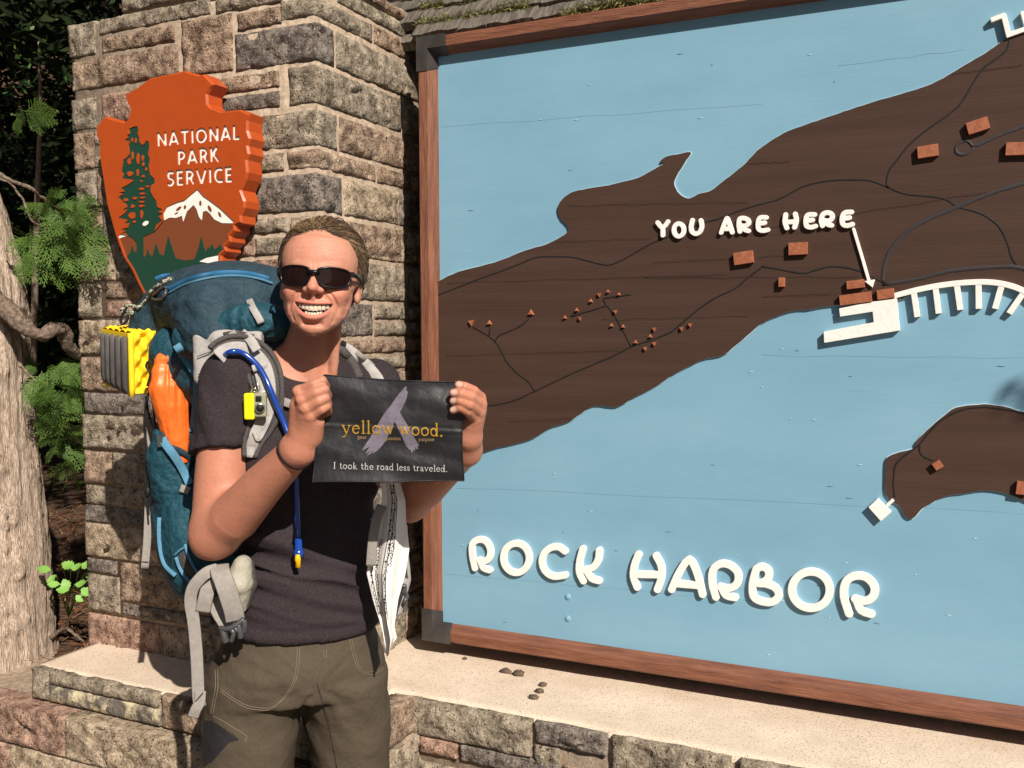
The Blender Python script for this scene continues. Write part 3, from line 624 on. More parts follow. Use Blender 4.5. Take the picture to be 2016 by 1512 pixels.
# roofs of the little cabins
def block(px, py, w, h, ang, th=.011, nm='cabin_block'):
    c = onY(px, py, YLAND); s = (onY(px+10, py, YLAND)-onY(px-10, py, YLAND))[0]/20; sz = (onY(px, py-10, YLAND)-onY(px, py+10, YLAND))[2]/20
    a = math.radians(ang); X = w/2*s; Z = h/2*sz; pts = [(-X, -Z), (X, -Z), (X, Z), (-X, Z)]; lp = [(c[0]+u*math.cos(a)-v*math.sin(a), c[2]+u*math.sin(a)+v*math.cos(a)) for u, v in pts]
    return plateY(nm, [np.array(lp)], YLAND-th, th, mat_block, sign, bevel=.0006)
for a in [(1827, 299, 40, 22, 5), (1925, 249, 42, 23, 15), (2008, 294, 56, 24, -3), (1465, 508, 37, 23, 7), (1572, 490, 36, 23, 1), (1540, 556, 11, 17, 0), (1685, 560, 34, 15, 6), (1685, 588, 62, 19, 7), (1744, 579, 33, 18, 7), (1846, 915, 16, 14, 35), (2012, 960, 22, 24, -5)]: block(*a)
for (x, y, s, up) in [(197, 722, 17, 0), (287, 720, 16, 1), (493, 670, 20, 1), (832, 583, 12, 0), (875, 564, 12, 1), (930, 578, 11, 1), (790, 611, 13, 1), (720, 656, 13, 1), (662, 693, 12, 1), (737, 701, 12, 0), (912, 667, 12, 0), (893, 732, 12, 1), (950, 738, 12, 1), (1012, 815, 12, 1), (1085, 786, 12, 1), (1105, 754, 12, 0), (1105, 826, 12, 0), (1060, 850, 12, 0), (1240, 752, 13, 0), (1282, 733, 12, 0)]:
    sc_ = s*.92; pts = [(x-sc_, y+sc_*.6), (x+sc_, y+sc_*.6), (x, y-sc_)] if up else [(x-sc_, y-sc_*.8), (x+sc_*.9, y-sc_), (x+sc_*.1, y+sc_)]
    lp = PP(pts, Y=YLAND, **z6); c = lp.mean(0); V = [(p[0], YLAND, p[1]) for p in lp]+[(c[0]+(p[0]-c[0])*.62, YLAND-.007, c[1]+(p[1]-c[1])*.62) for p in lp]
    mk('tent_block', V, [(3, 4, 5), (0, 1, 4, 3), (1, 2, 5, 4), (2, 0, 3, 5)], mat_block, sign, smooth=False)
# white raised letters and docks
def strokes(name, SS, r, kw, Y=None, th=.009, smooth=3, ell=None, poly=None, bevel=.0012, label=None):
    Y = YPAN if Y is None else Y; PL = [catmull(PP(s, Y=Y, **kw), smooth) if len(s) > 2 and smooth > 1 else PP(s, Y=Y, **kw) for s in SS]
    if ell: t = np.linspace(0, 2*math.pi, 40); PL.append(PP([(ell[0]+ell[2]*math.cos(a), ell[1]+ell[3]*math.sin(a)) for a in t], Y=Y, **kw))
    PG = [PP(p, Y=Y, **kw) for p in (poly or [])]; A = np.vstack(PL+PG); g = F2(A.min(0)-r-.004, A.max(0)+r+.004, max(.0005, r/12 if r < .01 else .0006))
    for P in PL: g.path(P, r)
    for P in PG: g.poly(P)
    o = plateY(name, g.contours(), Y-th, th, mat_white, sign, bevel=bevel)
    if label: o['label'] = label
    return o
R1 = .0076
LT = [('R', [[(132, 222), (120, 165), (121, 115), (148, 94), (182, 102), (202, 140), (196, 178), (172, 192), (152, 186)], [(157, 190), (170, 220), (198, 231)]], None),
      ('O', [], (318, 177, 58, 66)), ('C', [[(537, 146), (508, 127), (472, 131), (443, 158), (434, 195), (448, 235), (485, 259), (538, 254)]], None),
      ('K', [[(618, 136), (604, 190), (602, 240), (620, 280)], [(692, 143), (687, 185), (662, 220), (612, 232)], [(636, 236), (657, 268), (690, 279)]], None),
      ('H', [[(868, 161), (850, 210), (845, 260), (862, 308)], [(948, 167), (971, 215), (970, 270), (953, 318)], [(850, 250), (968, 252)]], None),
      ('A', [[(1017, 318), (1050, 245), (1095, 184), (1130, 240), (1156, 340)], [(1040, 292), (1142, 300)]], None),
      ('R', [[(1216, 352), (1200, 290), (1203, 232), (1235, 203), (1280, 209), (1316, 245), (1311, 292), (1275, 313), (1236, 306)], [(1243, 312), (1262, 344), (1302, 354)]], None),
      ('B', [[(1398, 226), (1382, 290), (1385, 348), (1420, 371), (1470, 374), (1500, 345), (1483, 310), (1440, 292), (1408, 290)], [(1398, 226), (1422, 215), (1452, 232), (1451, 268), (1420, 291)]], None),
      ('O', [], (1643, 320, 85, 82)), ('R', [[(1815, 426), (1792, 350), (1799, 287), (1835, 258), (1890, 262), (1928, 302), (1924, 347), (1885, 370), (1842, 360)], [(1850, 368), (1870, 412), (1914, 428)]], None)]
for (n_, SS, el) in LT: strokes('letter', SS, R1, zr_, ell=el, th=.011)
R2 = .0043
for (SS, el) in [([[(157, 258), (178, 285), (203, 306)], [(246, 250), (226, 282), (204, 306), (202, 368)]], None), ([], (340, 322, 43, 55)), ([[(457, 238), (445, 290), (452, 335), (485, 355), (520, 340), (538, 290), (530, 240)]], None),
                 ([[(705, 344), (745, 238), (762, 232), (800, 342)], [(725, 312), (790, 312)]], None), ([[(866, 335), (857, 280), (864, 228), (900, 220), (936, 236), (940, 268), (905, 288), (876, 283)], [(882, 288), (905, 318), (940, 330)]], None),
                 ([[(1093, 215), (1052, 213), (1030, 228), (1022, 270), (1027, 313), (1060, 328), (1106, 321)], [(1030, 267), (1078, 260)]], None), ([[(1260, 190), (1253, 250), (1270, 305)], [(1342, 184), (1352, 240), (1336, 300)], [(1256, 256), (1346, 250)]], None),
                 ([[(1509, 190), (1463, 189), (1440, 206), (1433, 250), (1441, 289), (1480, 299), (1518, 289)], [(1445, 242), (1490, 236)]], None), ([[(1577, 286), (1566, 240), (1577, 192), (1610, 173), (1650, 181), (1662, 213), (1635, 243), (1592, 240)], [(1600, 246), (1622, 274), (1655, 283)]], None),
                 ([[(1827, 168), (1775, 171), (1752, 195), (1745, 240), (1756, 275), (1790, 285), (1834, 273)], [(1755, 224), (1808, 216)]], None)]:
    strokes('letter', SS, R2, z4, Y=YLAND, ell=el, th=.008, bevel=.001)
strokes('pointer_arrow', [[(607, 975), (640, 1085), (672, 1195)]], .0027, z7, Y=YLAND, th=.006, poly=[[(655, 1197), (697, 1190), (687, 1222)]], bevel=.0005)
strokes('dock', [], .0005, dict(z7), th=.012, poly=[[(548, 1314), (690, 1285), (780, 1271), (791, 1271), (803, 1405), (485, 1457), (483, 1412), (695, 1372), (690, 1325), (552, 1346)]], bevel=.0006) if False else None
def polyplate(name, polys, strk, kw, th, r=.003, Y=None):
    Y = YPAN if Y is None else Y; PG = [PP(p, Y=Y, **kw) for p in polys]; PL = [PP(s, Y=Y, **kw) for s in strk]; A = np.vstack(PG+PL); g = F2(A.min(0)-.01, A.max(0)+.01, .0006)
    for P in PG: g.poly(P)
    for P in PL: g.path(P, r, flat=True)
    return plateY(name, g.contours(), Y-th, th, mat_white, sign, bevel=.0006)
polyplate('dock', [[(548, 1314), (690, 1285), (780, 1271), (791, 1271), (803, 1405), (485, 1457), (483, 1412), (695, 1372), (690, 1325), (552, 1346)]], [], z7, .014)
bw = catmull(np.array([(785, 1258), (880, 1233), (980, 1214), (1080, 1203), (1180, 1201), (1260, 1213), (1331, 1240), (1400, 1290)]), 4)
strokes('boardwalk', [bw.tolist()], .0052, z7, th=.0125, smooth=1, bevel=.0006)
for s in [[(862, 1240), (878, 1348)], [(955, 1225), (968, 1333)], [(1045, 1212), (1060, 1318)], [(1137, 1210), (1138, 1313)], [(1235, 1215), (1207, 1313)], [(1325, 1250), (1267, 1333)]]:
    polyplate('dock_finger', [], [s], z7, .0118, r=.0052)
polyplate('dock', [], [[(1190, 92), (1248, 70)], [(1243, 68), (1266, 160)], [(1255, 158), (1345, 126)], [(1325, 55), (1345, 128)]], z7, .012, r=.0042)
polyplate('dock', [[(580, 552), (612, 522), (660, 570), (624, 602)]], [[(640, 552), (668, 526)]], z8, .014, r=.0028)
# bolts and little dings in the paint
for (x, y) in [(1118, 1175), (1118, 1218)]:
    c = onY(x, y, YPAN); th = np.linspace(0, math.pi/2, 5); V = [c+np.array([.0085*math.sin(t)*math.cos(p), -.0035*math.cos(t), .0085*math.sin(t)*math.sin(p)]) for t in th for p in np.linspace(0, 2*math.pi, 16, endpoint=False)]
    F = [(a*16+b, a*16+(b+1) % 16, (a+1)*16+(b+1) % 16, (a+1)*16+b) for a in range(4) for b in range(16)]; mk('bolt_head', V, F, mat_blue, sign)
# ------------------------------------------------------------------ arrowhead plaque
z5 = (3.286, 180, 120)
YA = YP-.075
def PA(pts, Y=None):
    Y = YA if Y is None else Y
    return np.array([[onY(x/z5[0]+z5[1], y/z5[0]+z5[2], Y)[0], onY(x/z5[0]+z5[1], y/z5[0]+z5[2], Y)[2]] for x, y in pts])
out_px = [(600, 60), (640, 73), (700, 88), (725, 82), (790, 148), (768, 182), (747, 215), (750, 275), (770, 298), (838, 325), (880, 320), (960, 312), (1022, 340), (1010, 385), (1010, 450), (1026, 500), (1010, 548), (1020, 600), (1004, 640), (1010, 720), (998, 765), (966, 835), (992, 905), (990, 950), (966, 1000), (968, 1048), (926, 1066), (930, 1100), (898, 1135), (900, 1170), (866, 1205), (872, 1232), (838, 1262), (840, 1300), (820, 1330), (790, 1400), (700, 1480), (610, 1560), (520, 1600), (430, 1600), (360, 1560), (320, 1490), (290, 1430), (258, 1360), (200, 1270), (150, 1130), (120, 1020), (95, 930), (75, 800), (60, 700), (45, 600), (50, 530), (25, 480), (30, 420), (60, 378), (92, 356), (150, 376), (210, 392), (236, 368), (246, 310), (226, 262), (215, 215), (290, 170), (370, 110), (440, 95), (530, 76)]
OUT = PA(out_px); plq = thing('arrowhead_sign', 'orange arrowhead shaped carved plaque with a green tree and white lettering on the pillar', 'plaque', (OUT[:, 0].mean(), YP, OUT[:, 1].min()))
INS = inset_loop(OUT, .005) if True else OUT
g = F2(OUT.min(0)-.01, OUT.max(0)+.01, .0009)
def stroke_text(g, txt, quad, th, GL, adv, sp=.12, conv=None):
    W = sum(adv[c] for c in txt)+sp*(len(txt)-1); x = 0; q = np.array(quad, float)
    def mp(u, v):
        u = u/W; a = q[0]*(1-u)+q[1]*u; b = q[3]*(1-u)+q[2]*u; return a*v+b*(1-v)
    for c in txt:
        for s in GL[c]:
            t_ = th; flat = True; pts = s
            if isinstance(s, tuple): pts, t_ = s[0], s[1]*th
            P = np.array([mp(x+p[0], p[1]) for p in pts]); P = conv(P)
            g.path(P, t_, flat=len(pts) == 2)
        x += adv[c]+sp
def arc(cx, cy, rx, ry, a0, a1, n=14): return [(cx+rx*math.cos(math.radians(a0+(a1-a0)*i/n)), cy+ry*math.sin(math.radians(a0+(a1-a0)*i/n))) for i in range(n+1)]
GL = {'N': [[(.1, 0), (.1, 1)], [(.1, .96), (.6, .04)], [(.6, 0), (.6, 1)]], 'A': [[(.04, 0), (.35, 1)], [(.35, 1), (.68, 0)], [(.16, .3), (.56, .3)]], 'T': [[(.28, 0), (.28, 1)], [(0, .92), (.58, .92)]], 'I': [[(.12, 0), (.12, 1)]],
      'O': [arc(.4, .5, .32, .42, 0, 360, 24)], 'L': [[(.1, 0), (.1, 1)], [(.1, .08), (.5, .08)]], 'P': [[(.1, 0), (.1, 1)], [(.1, .92)]+arc(.28, .68, .2, .24, 90, -90, 10)+[(.1, .44)]], 'R': [[(.1, 0), (.1, 1)], [(.1, .92)]+arc(.28, .7, .2, .22, 90, -90, 10)+[(.1, .48)], [(.28, .48), (.56, 0)]],
      'K': [[(.1, 0), (.1, 1)], [(.14, .48), (.55, 1)], [(.22, .58), (.6, 0)]], 'S': [[(.44, .88)]+arc(.27, .7, .17, .2, 60, 240, 8)+arc(.24, .28, .2, .22, 60, -130, 10)], 'E': [[(.1, 0), (.1, 1)], [(.1, .92), (.48, .92)], [(.1, .52), (.44, .52)], [(.1, .08), (.48, .08)]], 'V': [[(.03, 1), (.33, 0)], [(.33, 0), (.64, 1)]], 'C': [[(.54, .9)]+arc(.4, .5, .32, .42, 70, 290, 16)+[(.54, .1)]]}
ADV = {'N': .70, 'A': .72, 'T': .58, 'I': .24, 'O': .8, 'L': .5, 'P': .54, 'R': .6, 'K': .6, 'S': .5, 'E': .5, 'V': .67, 'C': .6}
gt = F2(OUT.min(0)-.01, OUT.max(0)+.01, .0009)
for txt, quad in (('NATIONAL', [(420, 463), (957, 410), (958, 505), (424, 553)]), ('PARK', [(553, 579), (818, 553), (823, 650), (556, 672)]), ('SERVICE', [(483, 711), (908, 684), (911, 780), (486, 808)])):
    stroke_text(gt, txt, quad, .0045, GL, ADV, conv=PA)
TREE = [(270, 425), (295, 420), (303, 440), (298, 475), (308, 490), (310, 525), (330, 545), (345, 530), (350, 515), (370, 520), (375, 550), (366, 600), (378, 640), (370, 680), (380, 735), (408, 762), (410, 790), (385, 805), (380, 840), (400, 880), (420, 905), (425, 945), (462, 962), (430, 975), (462, 990), (435, 1005), (458, 1035), (420, 1060), (408, 1100), (350, 1128), (331, 1135), (331, 1300), (288, 1300), (288, 1172), (262, 1145), (235, 1130), (215, 1112), (190, 1116), (222, 1100), (188, 1088), (235, 1078),
        (245, 1050), (210, 1050), (238, 1030), (172, 1014), (215, 985), (235, 960), (200, 965), (228, 945), (222, 925), (200, 912), (172, 882), (205, 862), (178, 850), (215, 845), (190, 822), (235, 800), (275, 772), (240, 765), (198, 760), (208, 735), (192, 715), (205, 640), (232, 622), (246, 600), (238, 545), (250, 520), (215, 512), (235, 495), (228, 478), (248, 470), (240, 440)]
HOLES = [(262, 510, 5, 15), (285, 515, 5, 18), (243, 650, 11, 22), (264, 612, 7, 28), (300, 632, 9, 38), (330, 628, 8, 20), (333, 668, 6, 16), (248, 730, 19, 17), (298, 722, 7, 24), (333, 745, 9, 9), (322, 778, 7, 7), (220, 898, 15, 11), (280, 888, 15, 9), (324, 828, 18, 9), (328, 858, 20, 7), (330, 884, 20, 6), (324, 912, 20, 7), (322, 938, 18, 9), (265, 940, 12, 12), (262, 1000, 22, 23), (323, 992, 8, 28), (275, 1040, 10, 8), (362, 812, 12, 7), (352, 700, 5, 12)]
GRN = [(215, 1278), (248, 1232), (258, 1193), (268, 1228), (290, 1240), (331, 1268), (347, 1262), (358, 1215), (372, 1250), (390, 1266), (412, 1175), (436, 1248), (463, 1260), (492, 1128), (515, 1200), (540, 1275), (600, 1290), (662, 1282), (685, 1215), (707, 1132), (722, 1200), (736, 1235), (750, 1200), (760, 1216), (774, 1182), (790, 1218), (812, 1205), (830, 1185), (842, 1216), (868, 1226)]
gs = F2(OUT.min(0)-.01, OUT.max(0)+.01, .0009)
gs.poly(PA(TREE)); tree_only = gs.D.copy()
for (x, y, a, b) in HOLES:
    t = np.linspace(0, 2*math.pi, 10, endpoint=False); q = PA([(x+a*math.cos(k)*(1+.2*math.sin(3*k+x)), y+b*math.sin(k)) for k in t]); gs.D = np.maximum(gs.D, -gs.polyd(q))
treeD = gs.D.copy()
inner = F2(OUT.min(0)-.01, OUT.max(0)+.01, .0009); innD = inner.polyd(inset_loop(OUT, .010))
SNOW = [(465, 1030), (462, 985), (490, 940), (560, 910), (600, 900), (640, 865), (685, 828), (720, 870), (770, 905), (830, 950), (935, 1050), (838, 1048), (790, 1025), (760, 985), (738, 968), (714, 975), (708, 1030), (690, 1008), (676, 960), (655, 930), (636, 948), (610, 975), (588, 1040), (580, 1000), (540, 1015), (500, 1012)]
SD = inner.polyd(PA(SNOW)); MT = inner.polyd(PA([(331, 1132), (408, 1100), (462, 1035), (466, 1010), (590, 1000), (655, 925), (720, 950), (840, 1040), (937, 1050), (1000, 1000), (1000, 1300), (331, 1300)]))
LB = inner.polyd(PA([(150, 1135), (190, 1120), (225, 1125), (262, 1143), (290, 1165), (290, 1300), (215, 1300), (140, 1150)])); GD = inner.polyd(PA(GRN+[(1000, 1226), (1000, 1700), (100, 1700), (100, 1278)]))
LK = inner.polyd(PA([(695, 1298), (740, 1275), (850, 1252), (900, 1240), (900, 1330), (780, 1312)])); CAPD = inner.polyd(PA([(150, 1145), (185, 1120), (215, 1117), (235, 1128), (195, 1140), (165, 1152)]))
scene_D = np.maximum(np.minimum.reduce([treeD, SD, MT, LB, GD]), innD)
allD = np.minimum(scene_D, gt.D)
inner.D = np.maximum(inner.polyd(INS), -allD)
plateY('orange_face', inner.contours(), YA, .005, mat_orange, plq)
YR1 = YA+.005
def layer(nm, D, Y, mat):
    inner.D = D; plateY(nm, inner.contours(), Y, .0012, mat, plq)
layer('lettering', np.minimum(gt.D-.0012, 9), YR1-.0010, mat_pwhite)
layer('green_tree', np.maximum(np.minimum(treeD, GD), innD), YR1-.0030, mat_green)
layer('brown_mountain', np.maximum(np.minimum(MT, LB)-.001, innD), YR1-.0014, mat_pbrown)
layer('snow_cap', np.maximum(np.maximum(SD, -treeD), innD), YR1-.0022, mat_pwhite); layer('snow_cap', np.maximum(CAPD, innD), YR1-.0026, mat_pwhite); layer('white_lake', np.maximum(LK, innD), YR1-.0042, mat_pwhite)
for (x, y, a, b, rt) in [(560, 955, 22, 9, -40), (600, 945, 8, 14, 10), (700, 920, 8, 18, 0), (760, 955, 10, 24, -25), (825, 993, 8, 20, -25), (545, 985, 14, 5, -30)]:
    t = np.linspace(0, 2*math.pi, 9, endpoint=False); c_, s_ = math.cos(math.radians(rt)), math.sin(math.radians(rt))
    plateY('rock_patch', [PA([(x+a*math.cos(k)*c_-b*math.sin(k)*s_, y+a*math.cos(k)*s_+b*math.sin(k)*c_) for k in t])], YR1-.0027, .001, mat_pbrown, plq)
t = np.linspace(0, 2*math.pi, 9, endpoint=False); plateY('white_lake', [PA([(347+20*math.cos(k), 1050+15*math.sin(k)-7*math.cos(k)) for k in t])], YR1-.0036, .001, mat_pwhite, plq)
# chamfered and sawn edge of the plaque
n = len(OUT); V = []
for lp, y in ((INS, YA), (OUT, YA+.006), (OUT*1.0, YP-.022)): V += [(p[0], y, p[1]) for p in lp]
F = [(k*n+i, k*n+(i+1) % n, (k+1)*n+(i+1) % n, (k+1)*n+i) for k in range(2) for i in range(n)]
mk('sawn_edge', V, F, mat_orange, plq, smooth=False)
plateY('backing_board', [inset_loop(OUT, .0002)], YA+.0052, .046, mat_orange, plq)
for (x, y) in ((480, 500), (520, 1200)):
    q = PA([(x, y)])[0]; V, F = boxVF((q[0]-.03, YP-.025, q[1]-.03), (q[0]+.03, YP+.01, q[1]+.03)); mk('wall_bracket', V, F, mat_brk, plq, smooth=False)
# ------------------------------------------------------------------ shingle roof over the map
roof = thing('shingle_roof', 'weathered wood shingle roof edge with clumps of moss above the map board', 'roof', (XC, YS+.12, ZT))
rr = random.Random(11); sl = math.radians(50); up = np.array([0, math.cos(sl), math.sin(sl)]); nr_ = np.array([0, -math.sin(sl), math.cos(sl)])
E0 = np.array([0, YS+.075, ZT+.012]); mossV = MB(); XR0 = XC-.30
for row in range(9):
    x = XR0-rr.random()*.06
    while x < XR_END:
        w = rr.uniform(.07, .16); ex = rr.uniform(-.012, .012); t_ = .021+rr.random()*.008
        o_ = E0+up*(row*.062+ex)+nr_*(row*.003+.004*rr.random()); ln = .19
        if x < XC+.03 and row < 1: x += w; continue
        V = []; nx = 5
        for i in range(nx+1):
            for (a, b) in ((0, 0), (0, t_), (.05, t_*.9), (ln, .003), (ln, 0)):
                j = rr.uniform(-.004, .004) if a < .06 else 0; V.append(o_+np.array([x+(w-.003)*i/nx, 0, 0])+up*(a+j)+nr_*(b+rr.uniform(-.0015, .0015) if a < .06 else b))
        F = [(i*5+k, (i+1)*5+k, (i+1)*5+(k+1) % 5, i*5+(k+1) % 5) for i in range(nx) for k in range(5)]+[tuple(range(5)), tuple(nx*5+k for k in range(5))[::-1]]
        mk('shingle', V, F, mat_shingle, roof, smooth=False)
        if rr.random() < .9 and row < 7:
            for q in range(int(w*9000)):
                xx = x+rr.random()*w
                if vn(np.array([xx*16, row*3.3, 1.0]), 5) < -.22: continue
                b_ = o_+np.array([xx, 0, 0])+up*(abs(rr.gauss(0, .012))-.004)+nr_*(t_*rr.uniform(.3, 1)); d = np.array([rr.gauss(0, .5), -rr.random()*.6, rr.gauss(.1, .6)]); d = d/np.linalg.norm(d)*rr.uniform(.006, .020); s_ = np.cross(d, [rr.random(), rr.random(), rr.random()]); s_ = s_/np.linalg.norm(s_)*.0016
                mossV.add([b_-s_, b_+s_, b_+d], [(0, 1, 2)])
        x += w
mossV.build('moss', mat_moss, roof, kind='stuff', smooth=False)
V, F = boxVF((0, 0, 0), (1, 1, 1)); P = [E0+np.array([XR0+.02+(XR_END-XR0-.02)*v[0], 0, 0])+up*(.02+.62*v[1])+nr_*(-.03+.028*v[2]) for v in V]; mk('roof_deck', P, F, mat_shingle, roof, smooth=False)
# ------------------------------------------------------------------ ground: paving in front, needle litter behind
def grid(x0, x1, y0, y1, nx, ny, zf):
    X, Y = np.meshgrid(np.linspace(x0, x1, nx), np.linspace(y0, y1, ny), indexing='ij'); Z = zf(X, Y); ids = np.arange(nx*ny).reshape(nx, ny)
    return np.stack([X, Y, Z], -1).reshape(-1, 3), np.stack([ids[:-1, :-1], ids[1:, :-1], ids[1:, 1:], ids[:-1, 1:]], -1).reshape(-1, 4)
def gz(X, Y):
    X = np.asarray(X, float); Y = np.asarray(Y, float)
    t = np.clip((Y-(YF2+.10))/.10, 0, 1); back = ZL-.10+np.clip(Y-2.2, 0, None)*.07+np.clip(Y-7, 0, None)*.45+np.clip(np.hypot(X, Y)-14, 0, None)*.3
    right = np.clip((-X-1.9)/.3, 0, 1)
    front = np.clip((-X-2.6)/2.0, 0, 1)*.25*np.clip(Y+2, 0, 1)
    tt = t*np.clip(np.maximum((XPL+.05-X)/.25, (Y-YP-.35)/.15), 0, 1)
    # behind the wall line the soil is banked up; in front it is level paving
    z = np.where(Y > YF2+.10, tt*back+(1-tt)*front, front)
    return z+fbm(np.stack([X*1.3, Y*1.3, X*0], -1), 3, 2)*.03*np.clip(Y-YF2, 0, 1)
yy = np.concatenate([np.linspace(-60, 1.2, 30), np.linspace(1.3, 3.2, 80), np.linspace(3.25, 9, 70), np.linspace(9.3, 80, 40)]); xx = np.concatenate([np.linspace(-70, -6.2, 30), np.linspace(-6, 3, 110), np.linspace(3.3, 60, 25)])
X, Y = np.meshgrid(xx, yy, indexing='ij'); Z = gz(X, Y); ids = np.arange(X.size).reshape(X.shape)
Vg = np.stack([X, Y, Z], -1).reshape(-1, 3); Fg = np.stack([ids[:-1, :-1], ids[1:, :-1], ids[1:, 1:], ids[:-1, 1:]], -1).reshape(-1, 4)
mk('ground', Vg, Fg, mat_duff, None, kind='structure')
mat_pav = M('trodden_gravel', (.11, .09, .07), (.19, .16, .125), 30, 1, bump=1, bscale=120, speck=[((.1, .08, .06), 90, .66)])
V, F = grid(-5, 6, -7, YF2-.0, 60, 60, lambda X, Y: .012+fbm(np.stack([X*3, Y*3, X*0], -1), 3, 4)*.006); mk('path', V, F, mat_pav, None, kind='structure')
# needle litter
ml = MB(); mr = MB()
for i in range(9000):
    near = rr.random() < .8; q = (rr.uniform(-4.0, -2.0), rr.uniform(1.75, 4.2)) if near else (rr.uniform(-7, -2), rr.uniform(2, 7))
    z = float(gz(q[0], q[1]))+.006+rr.random()*.020; a = rr.uniform(0, math.pi*2); l_ = rr.uniform(.02, .085); d = np.array([math.cos(a), math.sin(a), rr.uniform(-.25, .3)])*l_; w = np.array([-math.sin(a), math.cos(a), 0])*rr.uniform(.0010, .0028); c = np.array([q[0], q[1], z])
    (mr if rr.random() < .22 else ml).add([c-w, c+w, c+d+w*.3, c+d-w*.3], [(0, 1, 2, 3)])
tag(ml.build('needle_litter', mat_needle, None, kind='stuff', smooth=False), 'brown dry needles and twigs covering the soil behind the pedestal', 'needle litter')
tag(mr.build('rusty_sprigs', mat_rust, None, kind='stuff', smooth=False), 'rust orange dead cedar sprigs scattered over the soil', 'dead sprigs')
# ------------------------------------------------------------------ cedar trunk at the left edge
tr = np.array([atd(px, py, 2.78) for px, py in [(-40, 1420), (-48, 1290), (-52, 1100), (-60, 870), (-62, 600), (-84, 450), (-130, 250), (-200, -60), (-320, -600), (-450, -1200)]])
def trunk(name, C, R, lab, mat=mat_bark, nA=140, nH=260, knots=(), amp=.010, parent=None, seedn=1):
    C = catmull(C, 12); s = np.linspace(0, 1, len(C)); R = np.interp(s, np.linspace(0, 1, len(R)), R); t2 = np.linspace(0, 1, nH); C2 = np.stack([np.interp(t2, s, C[:, k]) for k in range(3)], 1); R2 = np.interp(t2, s, R)
    A = np.linspace(0, 2*math.pi, nA, endpoint=False); ca, sa = np.cos(A), np.sin(A); P = C2[:, None, :]+np.stack([ca, sa, ca*0], -1)[None]*R2[:, None, None]
    q = np.stack([ca[None]*R2[:, None]*55, sa[None]*R2[:, None]*55, C2[:, None, 2]*3.2+0*ca[None]], -1); tw = q.copy(); tw[..., 0] += fbm(q*.15, 2, 3)*3
    h = (1-abs(fbm(tw, 3, seedn)))**2*1.6-1+.5*fbm(tw*2.2, 2, seedn+4)+1.6*fbm(np.stack([ca[None]*2+0*R2[:, None], sa[None]*2+0*R2[:, None], C2[:, None, 2]*1.6+0*ca[None]], -1), 2, 9)
    D = h*amp
    for (kz, ka, ks) in knots:
        d2 = ((C2[:, None, 2]-kz)/ks)**2+(((A[None]-ka+math.pi) % (2*math.pi)-math.pi)*R2[:, None]/ks)**2; D = D+.022*np.exp(-d2*1.2)-.03*np.exp(-d2*9)+.004*np.sin(np.sqrt(d2)*9)*np.exp(-d2)
    P = P+np.stack([ca, sa, ca*0], -1)[None]*D[..., None]; ids = np.arange(nH*nA).reshape(nH, nA); nx_ = np.roll(ids, -1, 1)
    F = np.stack([ids[:-1], nx_[:-1], nx_[1:], ids[1:]], -1).reshape(-1, 4); return mk(name, P.reshape(-1, 3), F, mat, parent)
tree = thing('cedar_tree', 'big grey barked cedar trunk at the left edge beside the stone pedestal', 'tree', (tr[0][0], tr[0][1], ZL-.1))
def kn(px, py, s): p = atd(px, py, 2.66); a = math.atan2(p[1]-tr[3][1], p[0]-tr[3][0]); return (float(p[2]), a, s)
tr2 = tr.copy(); tr2[0][2] = .25
trunk('trunk', tr2, [.265, .225, .205, .175, .150, .135, .11, .095, .085, .07], '', knots=[kn(20, 1215, .05), kn(18, 1090, .035), kn(30, 1020, .03), kn(8, 910, .03), kn(5, 720, .035), kn(48, 1125, .025)], parent=tree)
lb = np.array([atd(x, y, d) for x, y, d in [(-20, 590, 2.70), (28, 622, 2.66), (58, 650, 2.66), (84, 660, 2.68), (104, 648, 2.70), (124, 652, 2.74), (138, 682, 2.78), (166, 708, 2.85), (215, 740, 3.0)]]); lb = catmull(lb, 8)
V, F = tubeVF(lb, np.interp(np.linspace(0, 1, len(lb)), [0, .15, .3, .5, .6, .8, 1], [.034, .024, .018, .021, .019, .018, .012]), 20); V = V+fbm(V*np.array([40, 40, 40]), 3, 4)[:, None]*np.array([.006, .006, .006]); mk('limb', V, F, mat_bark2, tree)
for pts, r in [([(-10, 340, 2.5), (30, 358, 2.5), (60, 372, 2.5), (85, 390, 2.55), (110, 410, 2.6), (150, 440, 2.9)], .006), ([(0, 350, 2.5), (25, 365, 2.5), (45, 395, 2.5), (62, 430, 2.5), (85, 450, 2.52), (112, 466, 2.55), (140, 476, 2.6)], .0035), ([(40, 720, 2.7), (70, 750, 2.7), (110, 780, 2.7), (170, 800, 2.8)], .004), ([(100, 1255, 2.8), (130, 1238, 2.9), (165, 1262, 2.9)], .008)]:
    P = catmull(np.array([atd(*p) for p in pts]), 6); V, F = tubeVF(P, np.linspace(r, r*.4, len(P)), 7); V = V+fbm(V*60, 2, 3)[:, None]*.003; mk('twig', V, F, mat_bark2, tree)
